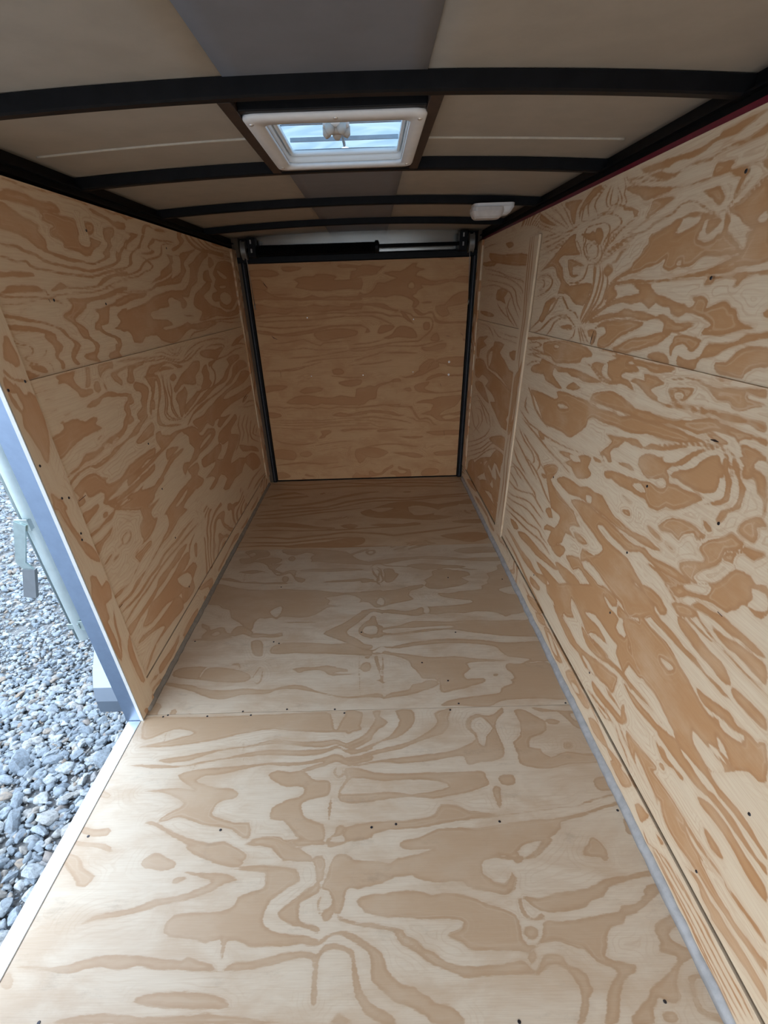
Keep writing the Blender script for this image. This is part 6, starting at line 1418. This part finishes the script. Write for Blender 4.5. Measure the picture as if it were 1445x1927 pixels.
def roof_sheet(name, x0, x1, y0, y1, z_lo, z_mid, mat, n=10, th=0.004, sag=0.0):
    bm = bmesh.new()
    rows = []
    ny = max(2, int((y1 - y0) / 0.05))
    for j in range(ny + 1):
        y = y0 + (y1 - y0) * j / ny
        row = []
        for i in range(n + 1):
            x = x0 + (x1 - x0) * i / n
            z = arch(x, z_lo, z_mid)
            row.append((bm.verts.new((x, y, z)), bm.verts.new((x, y, z + th))))
        rows.append(row)
    for A, B in zip(rows[:-1], rows[1:]):
        for i in range(n):
            bm.faces.new((A[i][0], B[i][0], B[i + 1][0], A[i + 1][0]))
            bm.faces.new((A[i][1], A[i + 1][1], B[i + 1][1], B[i][1]))
        bm.faces.new((A[0][0], A[0][1], B[0][1], B[0][0]))
        bm.faces.new((A[n][0], B[n][0], B[n][1], A[n][1]))
    for R in (rows[0], rows[-1]):
        for i in range(n):
            bm.faces.new((R[i][0], R[i + 1][0], R[i + 1][1], R[i][1]))
    return child_local(from_bm(name, bm, mat, None, True), ceiling)


BOW_Y = (1.18, 1.80, 2.42, 3.04)
ZS_LO, ZS_MID = 1.556, 1.577           # underside of the roof sheets at the walls and in the middle
VX0, VX1, VY0, VY1 = 0.630, 0.945, 1.325, 1.705     # hole for the vent
SX0, SX1 = 0.600, 0.955
roof_sheet('roof_sheet', -0.06, SX0, -0.9, D + 0.10, ZS_LO, ZS_MID, ROOF_TAN)
roof_sheet('roof_sheet', SX1, W + 0.06, -0.9, D + 0.10, ZS_LO, ZS_MID, ROOF_TAN)
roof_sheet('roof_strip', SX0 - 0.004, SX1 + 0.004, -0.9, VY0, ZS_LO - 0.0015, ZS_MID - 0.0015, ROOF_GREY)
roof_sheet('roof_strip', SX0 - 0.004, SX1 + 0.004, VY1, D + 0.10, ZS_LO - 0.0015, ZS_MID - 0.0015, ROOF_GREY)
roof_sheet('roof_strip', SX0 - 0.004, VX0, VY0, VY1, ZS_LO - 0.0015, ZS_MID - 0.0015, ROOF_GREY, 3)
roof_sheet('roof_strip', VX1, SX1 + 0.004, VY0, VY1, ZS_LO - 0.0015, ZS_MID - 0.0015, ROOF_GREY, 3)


def roof_bow(y, w=0.028, h=0.024, x0=-0.014, x1=W + 0.014):
    """hat-section bow: vertical webs, a flat foot and a rolled lower edge, following the arch"""
    bm = bmesh.new()
    prof = ((0.0, 0.0), (0.0, h), (w, h), (w, 0.0), (w - 0.004, -0.003), (0.004, -0.003))
    prev = None
    n = 24
    for i in range(n + 1):
        x = x0 + (x1 - x0) * i / n
        z = arch(x, 1.530, 1.552)
        ring = [bm.verts.new((x, y + p, z + q)) for p, q in prof]
        if prev:
            for k in range(6):
                bm.faces.new((prev[k], prev[(k + 1) % 6], ring[(k + 1) % 6], ring[k]))
        else:
            bm.faces.new(ring)
        prev = ring
    bm.faces.new(prev)
    return child_local(from_bm('roof_bow', bm, BLACK), ceiling)


for y in BOW_Y:
    roof_bow(y)
roof_bow(0.56)
# trimmers either side of the vent
for x in (0.572, 0.968):
    child_local(box('vent_trimmer', (x, BOW_Y[0] + 0.028, 1.548), (x + 0.026, BOW_Y[1], 1.574), BROWN, None, 0.002), ceiling)
for y in (1.262, 1.772):
    child_local(box('vent_header', (0.598, y, 1.550), (0.968, y + 0.022, 1.574), BLACK, None, 0.002), ceiling)
# top rails
for s, x in ((1, -0.014), (-1, W + 0.014)):
    a, b = sorted((x, x - s * 0.045))
    child_local(box('top_rail', (a, -0.9, TOP + 0.012), (b, D + 0.05, 1.585), BLACK, None, 0.003), ceiling)
    a, b = sorted((x, x + s * 0.016))
    child_local(box('rail_flange', (a, -0.9, 1.527), (b, D + 0.02, 1.531), BLACK), ceiling)
child_local(box('maroon_edge', (W + 0.0045, -0.9, TOP + 0.0005), (W + 0.012, D, TOP + 0.0115), MAROON), ceiling)


def seam_bead(x0, x1, y, wig, seed):
    rnd = random.Random(seed)
    pts = []
    ph = rnd.uniform(0, 6)
    n = 40
    for i in range(n + 1):
        x = x0 + (x1 - x0) * i / n
        pts.append((x, y + wig * math.sin(ph + 5 * x), arch(x, ZS_LO, ZS_MID) - 0.0005))
    return child_local(tube('seam_bead', pts, 0.0035, SEAM, None, 6), ceiling)


SEAM = plain_mat('seam_sealant', (0.50, 0.46, 0.38), 0.45, 0.0, 0.1)
seam_bead(0.02, 0.571, 1.565, 0.004, 4)
seam_bead(0.995, 1.50, 1.60, 0.010, 7)

# ------------------------------------------------------------------ rear: frame, header, ramp door
rear = empty('wall_rear', (W / 2, D + 0.02, 0), 'black steel rear door frame with galvanised plate above the ramp door', kind='structure')
# galvanised plate recessed above the door
child_local(box('header_plate', (0.10, D + 0.035, 1.44), (W - 0.10, D + 0.040, 1.60), GALV), rear)
child_local(box('header_beam', (-0.01, D - 0.012, 1.427), (W + 0.01, D + 0.045, 1.462), BLACK, None, 0.004), rear)
child_local(box('header_lip', (0.10, D - 0.014, 1.4625), (W - 0.10, D - 0.006, 1.466), BLACK), rear)
for x0, x1 in ((0.030, 0.061), (1.489, 1.521)):
    child_local(box('door_post', (x0, D - 0.020, 0.0), (x1, D + 0.045, 1.430), BLACK, None, 0.003), rear)
    xm = (x0 + x1) / 2
    child_local(box('post_groove', (xm - 0.004, D - 0.0235, 0.01), (xm + 0.003, D - 0.0195, 1.43), plain_mat('groove_sheen', (0.05, 0.055, 0.065), 0.3), None, 0.001), rear)
child_local(box('corner_filler', (-0.012, D - 0.011, 0.0), (0.031, D + 0.04, 1.60), DARK_WOOD), rear)
child_local(box('corner_filler', (1.520, D - 0.011, 0.0), (W + 0.012, D + 0.04, 1.60), DARK_WOOD), rear)
child_local(box('closing_plate', (-0.06, D + 0.046, -0.12), (W + 0.06, D + 0.054, 1.62), BLACK), rear)
child_local(box('threshold', (0.03, D - 0.001, -0.004), (1.52, D + 0.04, 0.004), BLACK), rear)

door = empty('door_1', (W / 2, D, 0), 'closed plywood ramp door filling the rear opening', kind='structure')
dp = panel('ramp_panel', None, DOORF, 0.0655, 1.4845, 0.010, 1.424, 0.018, WOOD_DOOR, 'door', 0.005, 0, 14, 51)
child_local(dp, door)

# ramp_screws
for x_, z_, k_ in [(0.4076, 0.7625, 1), (1.1288, 0.7694, 1), (1.3812, 0.8268, 2), (1.3822, 0.7448, 2), (0.4155, 1.1212, 1), (1.1271, 1.0919, 1), (0.7742, 0.7589, 1)]:
    child_local(screw(None, (x_, D - 0.001, z_), (0, -1, 0), SCREW_B, 1.5 if k_ == 2 else 0.7), door)

for p_ in DOOR_SPLITS:
    child_local(split(None, p_, lambda a, b: (a, D - 0.0001, b), (0, -1, 0)), door)

# torsion spring assembly
sp = empty('spring_assembly', (W / 2, D - 0.06, 1.49), 'black torsion spring and shaft with grey cable drums above the ramp door', 'door spring')
ys = D - 0.062
child_local(tube('shaft', [(0.07, ys, 1.492), (W - 0.045, ys, 1.490)], 0.010, BLACK, None, 12), sp)
bm = bmesh.new()
pts, rr = [], []
n = 240
for i in range(n + 1):
    pts.append((0.155 + (0.885 - 0.155) * i / n, ys, 1.486))
    rr.append(0.027 + 0.0022 * math.cos(i * math.pi))
add_tube(bm, pts, rr, 16)
child_local(from_bm('coil_spring', bm, BLACK, None, False), sp)
child_local(tube('spring_cone', [(0.880, ys, 1.487), (0.898, ys, 1.487), (0.905, ys, 1.487)], [0.033, 0.033, 0.022], BLACK, None, 14, False), sp)
for xb in (0.102, 1.393):
    br = box('bearing_bracket', (xb, D - 0.095, 1.452), (xb + 0.048, D - 0.016, 1.552), BLACK, None, 0.004)
    child_local(br, sp)
    for zz in (1.476, 1.520):
        sl = child_local(box('slot_plate', (xb + 0.018, D - 0.0985, zz), (xb + 0.027, D - 0.0945, zz + 0.020), GREY, None, 0.001), sp)
for xa, xb in ((0.060, 0.090), (1.452, 1.484)):
    bm = bmesh.new()
    L = xb - xa
    add_tube(bm, [(xa, ys, 1.492), (xa + 0.1 * L, ys, 1.492), (xa + 0.12 * L, ys, 1.492), (xa + 0.88 * L, ys, 1.492), (xa + 0.9 * L, ys, 1.492), (xb, ys, 1.492)],
             [0.050, 0.050, 0.043, 0.043, 0.050, 0.050], 28)
    child_local(from_bm('cable_drum', bm, GREY, None, False), sp)
CABLE = plain_mat('steel_cable', (0.30, 0.30, 0.29), 0.4, 0.9, 0.1)
for xt, xb2, zb in ((0.088, 0.082, 1.195), (1.456, 1.484, 1.185)):
    child_local(tube('cable', [(xt, ys - 0.043, 1.490), (xt, ys - 0.040, 1.46), ((xt + xb2) / 2, D - 0.06, 1.33), (xb2, D - 0.024, zb)], 0.0022, CABLE, None, 6), sp)
    child_local(tube('cable_hook', [(xb2, D - 0.012, zb + 0.012), (xb2, D - 0.027, zb + 0.004), (xb2, D - 0.027, zb - 0.010), (xb2, D - 0.010, zb - 0.016)], 0.0036, ZINC, None, 8), sp)

# ------------------------------------------------------------------ roof vent
vent = empty('roof_vent', (0.787, 1.51, 1.545), 'white square roof vent with translucent lid and crank knob', 'roof vent')


def ring_plate(name, x0, x1, y0, y1, ix0, ix1, iy0, iy1, z0, z1, mat, rad=0.028, irad=0.02, seg=6):
    def loop(a0, a1, b0, b1, r):
        out = []
        for cx, cy, s in ((a1 - r, b1 - r, 0), (a0 + r, b1 - r, 1), (a0 + r, b0 + r, 2), (a1 - r, b0 + r, 3)):
            for k in range(seg + 1):
                t = (s + k / seg) * math.pi / 2
                out.append((cx + r * math.cos(t), cy + r * math.sin(t)))
        return out
    bm = bmesh.new()
    o, i = loop(x0, x1, y0, y1, rad), loop(ix0, ix1, iy0, iy1, irad)
    e = 0.004
    o2 = loop(x0 + e, x1 - e, y0 + e, y1 - e, rad - e)
    L = [[bm.verts.new((p[0], p[1], z)) for p in pl] for pl, z in ((o, z1), (o, z0 + e), (o2, z0), (i, z0), (i, z1))]
    n = len(o)
    for A, B in zip(L, L[1:] + L[:1]):
        for k in range(n):
            bm.faces.new((A[k], A[(k + 1) % n], B[(k + 1) % n], B[k]))
    return from_bm(name, bm, mat, None, True)


VENTW = plain_mat('vent_white', (0.78, 0.77, 0.76), 0.4, 0.0, 0.03)
fl = ring_plate('trim_ring', 0.598, 0.972, 1.278, 1.742, 0.636, 0.940, 1.322, 1.702, 1.543, 1.552, VENTW)
child_local(fl, vent)
m_, nt_, b_ = new_mat('vent_throat')
b_.inputs['Base Color'].default_value = (0.82, 0.86, 0.88, 1)
b_.inputs['Roughness'].default_value = 0.35
cl = ring_plate('throat', 0.632, 0.944, 1.318, 1.706, 0.638, 0.938, 1.324, 1.700, 1.552, 1.576, m_, 0.02, 0.018)
child_local(cl, vent)
cl2 = ring_plate('throat_lip', 0.6385, 0.9375, 1.3245, 1.6995, 0.650, 0.928, 1.336, 1.692, 1.564, 1.575, m_, 0.02, 0.012)
child_local(cl2, vent)
# lid: thin translucent moulding with ribs, arched
m2, nt2, b2 = new_mat('translucent_lid')
nt2.nodes.remove(b2)
tr = N(nt2, 'ShaderNodeBsdfTranslucent')
tr.inputs['Color'].default_value = (0.15, 0.215, 0.265, 1)
tp = N(nt2, 'ShaderNodeBsdfTransparent')
tp.inputs['Color'].default_value = (0.85, 0.93, 0.98, 1)
gl = N(nt2, 'ShaderNodeBsdfGlossy')
gl.inputs['Roughness'].default_value = 0.25
mx = N(nt2, 'ShaderNodeMixShader')
tc2 = N(nt2, 'ShaderNodeTexCoord').outputs['Object']
cn = noise(nt2, scaled(nt2, tc2, (7, 16, 4)), 1.0, 4.0, 0.55, 1.2)
nt2.links.new(maprange(nt2, cn, 0.35, 0.7, 0.90, 1.0), mx.inputs[0])
nt2.links.new(tp.outputs[0], mx.inputs[1])
nt2.links.new(tr.outputs[0], mx.inputs[2])
mx2 = N(nt2, 'ShaderNodeMixShader')
mx2.inputs[0].default_value = 0.06
nt2.links.new(mx.outputs[0], mx2.inputs[1])
nt2.links.new(gl.outputs[0], mx2.inputs[2])
nt2.links.new(mx2.outputs[0], nt2.nodes['Material Output'].inputs['Surface'])
bm = bmesh.new()
rows = []
nx, ny = 16, 20
lx0, lx1, ly0, ly1 = 0.60, 0.975, 1.285, 1.745
for j in range(ny + 1):
    r_ = []
    for i in range(nx + 1):
        u, v = i / nx, j / ny
        z = 1.584 + 0.020 * (1 - (2 * u - 1) ** 4) * (1 - (2 * v - 1) ** 4)
        z += 0.006 * max(0, 1 - abs(v - 0.5) / 0.06) + 0.006 * max(0, 1 - abs(u - 0.5) / 0.06)
        r_.append(bm.verts.new((lx0 + (lx1 - lx0) * u, ly0 + (ly1 - ly0) * v, z)))
    rows.append(r_)
for A, B in zip(rows[:-1], rows[1:]):
    for i in range(nx):
        bm.faces.new((A[i], A[i + 1], B[i + 1], B[i]))
lid = from_bm('lid', bm, m2, None, True)
child_local(lid, vent)
RIB = plain_mat('lid_rib', (0.34, 0.42, 0.50), 0.4)
child_local(box('lid_rib', (0.61, 1.560, 1.596), (0.965, 1.570, 1.606), RIB), vent)
child_local(box('lid_rib', (0.783, 1.34, 1.597), (0.793, 1.69, 1.606), RIB), vent)
child_local(box('hinge_bar', (0.648, 1.652, 1.584), (0.930, 1.658, 1.592), RIB), vent)
# crank: stem, gear housing and lobed knob
KNOB = plain_mat('crank_plastic', (0.50, 0.46, 0.42), 0.45, 0.0, 0.05)
child_local(tube('crank_arm', [(0.788, 1.680, 1.580), (0.786, 1.60, 1.586), (0.783, 1.46, 1.582)], 0.004, RIB, None, 8), vent)
child_local(tube('crank_stem', [(0.780, 1.44, 1.606), (0.780, 1.44, 1.572)], 0.009, VENTW, None, 10), vent)
kn = child_local(tube('crank_knob', [(0.780, 1.44, 1.580), (0.780, 1.44, 1.576), (0.780, 1.44, 1.562), (0.780, 1.44, 1.559)], [0.024, 0.030, 0.030, 0.024], VENTW, None, 20), vent)
bm = bmesh.new()
for k in range(5):
    a = k * 2 * math.pi / 5 + 0.3
    add_tube(bm, [(0.780 + 0.022 * math.cos(a), 1.44 + 0.022 * math.sin(a), 1.564), (0.780 + 0.022 * math.cos(a), 1.44 + 0.022 * math.sin(a), 1.552), (0.780 + 0.020 * math.cos(a), 1.44 + 0.020 * math.sin(a), 1.548)], [0.0105, 0.0105, 0.007], 12)
add_tube(bm, [(0.780, 1.44, 1.564), (0.780, 1.44, 1.552)], 0.017, 14)
child_local(from_bm('knob_lobes', bm, KNOB, None, True), vent)
for x, y in ((0.612, 1.318), (0.958, 1.318), (0.615, 1.706), (0.956, 1.706), (0.787, 1.292)):
    s_ = screw(None, (x, y, 1.5425), (0, 0, -1), SCREW_B, 1.0)
    child_local(s_, vent)

# ------------------------------------------------------------------ dome lamp
lamp = empty('dome_light', (1.40, 2.62, 1.55), 'white oblong interior light with frosted lens on the roof bow', 'lamp')


def lamp_body(name, x0, x1, y0, y1, z0, z1, r0, r1, mat, inset):
    bm = bmesh.new()

    def loop(a0, a1, b0, b1, r, z):
        out = []
        for cx, cy, s in ((a1 - r, b1 - r, 0), (a0 + r, b1 - r, 1), (a0 + r, b0 + r, 2), (a1 - r, b0 + r, 3)):
            for k in range(5):
                t = (s + k / 4) * math.pi / 2
                out.append(bm.verts.new((cx + r * math.cos(t), cy + r * math.sin(t), z)))
        return out
    L = [loop(x0, x1, y0, y1, r0, z1), loop(x0, x1, y0, y1, r0, z1 - (z1 - z0) * 0.35), loop(x0 + inset * .5, x1 - inset * .5, y0 + inset * .5, y1 - inset * .5, r1, z0 + (z1 - z0) * 0.2), loop(x0 + inset, x1 - inset, y0 + inset, y1 - inset, r1, z0)]
    n = len(L[0])
    for A, B in zip(L[:-1], L[1:]):
        for k in range(n):
            bm.faces.new((A[k], A[(k + 1) % n], B[(k + 1) % n], B[k]))
    bm.faces.new(L[0])
    bm.faces.new(list(reversed(L[-1])))
    return from_bm(name, bm, mat)


child_local(lamp_body('lamp_base', 1.268, 1.432, 2.376, 2.470, 1.500, 1.536, 0.022, 0.022, WHITE, 0.022), lamp)
LENS = plain_mat('frosted_lens', (0.62, 0.58, 0.55), 0.3, 0.0, 0.06, 40.0)
child_local(lamp_body('lamp_lens', 1.262, 1.392, 2.3705, 2.462, 1.488, 1.524, 0.022, 0.020, LENS, 0.016), lamp)

# ------------------------------------------------------------------ bar lock on the outside by the jamb
ROD = plain_mat('zinc_rod', (0.62, 0.74, 0.76), 0.4, 0.15, 0.05)
bar = empty('bar_lock', (-0.12, 1.195, 0.32), 'galvanised bar lock rod with folded handle outside the door jamb', 'door latch')
child_local(tube('rod', [(-0.112, 1.192, 0.330), (-0.112, 1.192, 1.56)], 0.0155, ROD, None, 16), bar)
child_local(tube('guide_rod', [(-0.137, 1.200, 0.322), (-0.137, 1.200, 1.56)], 0.0075, ZINC, None, 10), bar)
for z in (0.385, 1.50):
    kp = child_local(box('keeper', (-0.118, 1.182, z - 0.018), (-0.050, 1.190, z + 0.018), ZINC, None, 0.001), bar)
    child_local(box('keeper_cap', (-0.138, 1.178, z - 0.010), (-0.100, 1.1815, z + 0.010), ZINC, None, 0.001), bar)
# handle: pivot plate, cranked flat bar, vinyl grip; hangs free from the rod
child_local(box('pivot_plate', (-0.134, 1.164, 0.722), (-0.098, 1.170, 0.756), ZINC, None, 0.001), bar)
child_local(box('pivot_lug', (-0.112, 1.166, 0.724), (-0.100, 1.195, 0.752), ZINC, None, 0.001), bar)
child_local(screw(None, (-0.120, 1.1635, 0.742), (0, -1, 0), SCREW_B, 1.2), bar)
HB = [(-0.132, 0.754), (-0.104, 0.740), (-0.152, 0.628), (-0.136, 0.602), (-0.158, 0.560), (-0.176, 0.568), (-0.166, 0.604), (-0.180, 0.630)]
hd = child_local(extrude_profile('handle', HB, 1, 1.158, 1.1635, ZINC), bar)
GR_ = [(-0.1335, 0.606), (-0.168, 0.608), (-0.204, 0.516), (-0.169, 0.510)]
gr = extrude_profile('grip', GR_, 1, 1.154, 1.167, GRIP)
gr.parent = hd

# ------------------------------------------------------------------ fender over the wheel
fender = empty('fender', (-0.15, 1.6, -0.12), 'polished aluminium wheel fender outside the trailer wall', 'fender')
FEND = plain_mat('fender_aluminium', (0.30, 0.35, 0.42), 0.32, 1.0, 0.05, 8.0)
prof = [(1.240, -0.062), (1.243, -0.01), (1.258, 0.045), (1.292, 0.100), (1.296, 0.104), (1.342, 0.155), (1.40, 0.190), (1.50, 0.205), (1.95, 0.205), (2.03, 0.19), (2.20, 0.02), (2.24, -0.15)]
bm = bmesh.new()
ra = [bm.verts.new((-0.052, y, z)) for y, z in prof]
rb = [bm.verts.new((-0.218, y, z)) for y, z in prof]
rc = [bm.verts.new((-0.225, y + (0.008 if i < 5 else -0.004), z - 0.03 * (1 if i > 3 else 0.1))) for i, (y, z) in enumerate(prof)]
for A, B in ((ra, rb), (rb, rc)):
    for k in range(len(prof) - 1):
        bm.faces.new((A[k], A[k + 1], B[k + 1], B[k]))
fs = from_bm('fender_skin', bm, FEND, None, False)
so = fs.modifiers.new('thickness', 'SOLIDIFY')
so.thickness = 0.002
child_local(fs, fender)
for x in (-0.10, -0.16):
    child_local(screw(None, (x, 1.316, 0.127), (0, -0.74, 0.67), SCREW_B, 0.8), fender)

# ------------------------------------------------------------------ gravel yard
GZ = -0.52
ground = link('ground', bpy.data.meshes.new('ground'))
bm = bmesh.new()
rnd = random.Random(5)
gx = [-60, -35, -20, -12] + [-9.0 + 0.1 * i for i in range(96)] + [3, 8, 20, 60]
gy = [-60, -30, -12, -6] + [-3.0 + 0.125 * i for i in range(105)] + [14, 20, 35, 60]
nx = len(gx) - 1
rows = []
for y in gy:
    rows.append([bm.verts.new((x, y, GZ - 0.012 + rnd.uniform(-0.006, 0.006))) for x in gx])
for A, B in zip(rows[:-1], rows[1:]):
    for i in range(nx):
        bm.faces.new((A[i], A[i + 1], B[i + 1], B[i]))
bm.to_mesh(ground.data)
bm.free()
mg, ng, bgm = new_mat('gravel_bed')
tcg = N(ng, 'ShaderNodeTexCoord').outputs['Object']
vo = N(ng, 'ShaderNodeTexVoronoi')
vo.inputs['Scale'].default_value = 42.0
ng.links.new(tcg, vo.inputs['Vector'])
cg = mix_col(ng, vo.outputs['Color'], (0.16, 0.17, 0.18), (0.34, 0.33, 0.31))
ng.links.new(ramp(ng, noise(ng, tcg, 60, 5, .7), [(0.3, (0.13, 0.14, 0.15)), (0.7, (0.42, 0.43, 0.43))]), bgm.inputs['Base Color'])
bgm.inputs['Roughness'].default_value = 0.9
bump(ng, bgm, vo.outputs['Distance'], 0.8, 0.02)
ground.data.materials.append(mg)
tag(ground, 'grey crushed stone yard outside the side door', kind='structure')

ms, ns, bs = new_mat('gravel_stone')
inf = N(ns, 'ShaderNodeAttribute', attribute_name='tone').outputs['Fac']
oi = N(ns, 'ShaderNodeObjectInfo').outputs['Random']
tot_ = math_node(ns, 'FRACT', math_node(ns, 'ADD', inf, oi))
tcs = N(ns, 'ShaderNodeNewGeometry').outputs['Position']
cs = ramp(ns, tot_, [(0.0, (0.22, 0.26, 0.30)), (0.25, (0.42, 0.46, 0.49)), (0.5, (0.29, 0.325, 0.355)), (0.70, (0.60, 0.61, 0.60)), (0.86, (0.48, 0.44, 0.39)), (0.95, (0.40, 0.29, 0.20)), (1.0, (0.33, 0.355, 0.385))])
cs = mix_col(ns, 1.0, cs, (0.84, 0.91, 0.97), 'MULTIPLY')
cs = mix_col(ns, maprange(ns, noise(ns, tcs, 70, 5, .7), 0.40, 0.66, 0, 0.62), cs, (0.13, 0.14, 0.15))
ns.links.new(cs, bs.inputs['Base Color'])
bs.inputs['Roughness'].default_value = 0.75
bump(ns, bs, noise(ns, tcs, 120, 4, .6), 0.5, 0.004)


def stone_arrays(sub, rng):
    """one faceted crushed stone: an icosphere cut by random planes"""
    bm = bmesh.new()
    bmesh.ops.create_icosphere(bm, subdivisions=sub, radius=1.0)
    co = np.array([v.co[:] for v in bm.verts])
    fa = np.array([[v.index for v in f.verts] for f in bm.faces])
    bm.free()
    for _ in range(15):
        n = rng.normal(size=3)
        n /= np.linalg.norm(n)
        d = rng.uniform(0.38, 0.78)
        s = co @ n
        co = co - np.where(s > d, s - d, 0)[:, None] * n
    return co * np.array([1.35, rng.uniform(0.75, 1.05), rng.uniform(0.55, 0.8)]), fa


rng = np.random.RandomState(11)
BIG = [stone_arrays(2, rng) for _ in range(8)]
SMALL = [stone_arrays(1, rng) for _ in range(10)]
big_me = []
for co, fa in BIG:
    me = bpy.data.meshes.new('stone')
    me.from_pydata(co.tolist(), [], fa.tolist())
    me.materials.append(ms)
    big_me.append(me)


def wedge(n, d0, d1, rng, a0, a1):
    """random yard points in the slice that shows through the side door, distance d0..d1 from the door"""
    th = rng.uniform(a0, a1, n)      # direction, from straight out (-x) towards the rear
    d = np.sqrt(rng.uniform(d0 * d0, d1 * d1, n))
    return 0.85 - d * np.cos(th), d * np.sin(th)


placed = []


def free(x, y, r):
    for a, b, c in placed:
        if (a - x) ** 2 + (b - y) ** 2 < (0.70 * (c + r)) ** 2:
            return False
    return True


k = 0
tries = 0
while k < 300 and tries < 20000:
    tries += 1
    t = rng.rand()
    y = 0.35 + 1.5 * t ** 1.2
    x = -0.34 - rng.rand() * (0.12 + 0.75 * max(0, y - 0.2)) * 1.1
    r = rng.choice([0.024, 0.031, 0.039, 0.048, 0.060], p=[.26, .28, .24, .15, .07])
    if y > 1.45:
        r = min(r, 0.034)
    if not free(x, y, r):
        continue
    placed.append((x, y, r))
    o = bpy.data.objects.new('stone', big_me[rng.randint(8)])
    COL.objects.link(o)
    o.parent = ground
    o.location = (x, y, GZ + r * 0.36)
    o.rotation_euler = (rng.uniform(-.4, .4), rng.uniform(-.4, .4), rng.uniform(0, 6.28))
    o.scale = (r, r * rng.uniform(.85, 1.1), r * rng.uniform(.9, 1.3))
    k += 1

BX = []


def scatter(n, pts, rlo, rhi, lib, lift):
    X, Y = pts
    cos, fas, tone = [], [], []
    off = 0
    for i in range(len(X)):
        co, fa = lib[rng.randint(len(lib))]
        r = rlo + (rhi - rlo) * rng.rand() ** 2.2
        a = rng.uniform(0, 6.28)
        b = rng.normal() * 0.35
        ca, sa, cb, sb = math.cos(a), math.sin(a), math.cos(b), math.sin(b)
        R = np.array([[ca, -sa, 0], [sa, ca, 0], [0, 0, 1]]) @ np.array([[1, 0, 0], [0, cb, -sb], [0, sb, cb]])
        cos.append((co * r) @ R.T + (X[i], Y[i], GZ + lift * r + rng.uniform(-.004, .004)))
        fas.append(fa + off)
        tone.append(np.full(len(co), rng.rand()))
        off += len(co)
    return np.concatenate(cos), np.concatenate(fas), np.concatenate(tone)


def stuff(name, data, parent):
    co, fa, tone = data
    me = bpy.data.meshes.new(name)
    me.vertices.add(len(co))
    me.vertices.foreach_set('co', co.ravel())
    me.loops.add(fa.size)
    me.loops.foreach_set('vertex_index', fa.ravel().astype(np.int32))
    me.polygons.add(len(fa))
    me.polygons.foreach_set('loop_start', (np.arange(len(fa)) * 3).astype(np.int32))
    me.update(calc_edges=True)
    a = me.attributes.new('tone', 'FLOAT', 'POINT')
    a.data.foreach_set('value', tone.astype(np.float32))
    o = link(name, me, ms, parent)
    o['kind'] = 'stuff'
    return o


near_x = -0.30 - rng.rand(9000) * 1.7
near_y = 0.2 + rng.rand(9000) * 2.1
stuff('gravel', scatter(0, (near_x, near_y), 0.006, 0.018, SMALL, 0.35), ground)
mx_ = -0.30 - rng.rand(2600) * 1.2
my_ = 0.25 + rng.rand(2600) * 1.7
stuff('gravel', scatter(0, (mx_, my_), 0.014, 0.032, [stone_arrays(2, rng) for _ in range(6)], 0.42), ground)
px, py = wedge(16000, 2.0, 4.2, rng, 0.30, 1.18)
keep = (px < -0.3)
stuff('gravel', scatter(0, (px[keep], py[keep]), 0.008, 0.026, SMALL, 0.3), ground)
px, py = wedge(26000, 4.0, 9.5, rng, 0.48, 1.12)
keep = (px < -0.3)
stuff('gravel', scatter(0, (px[keep], py[keep]), 0.013, 0.034, SMALL, 0.3), ground)
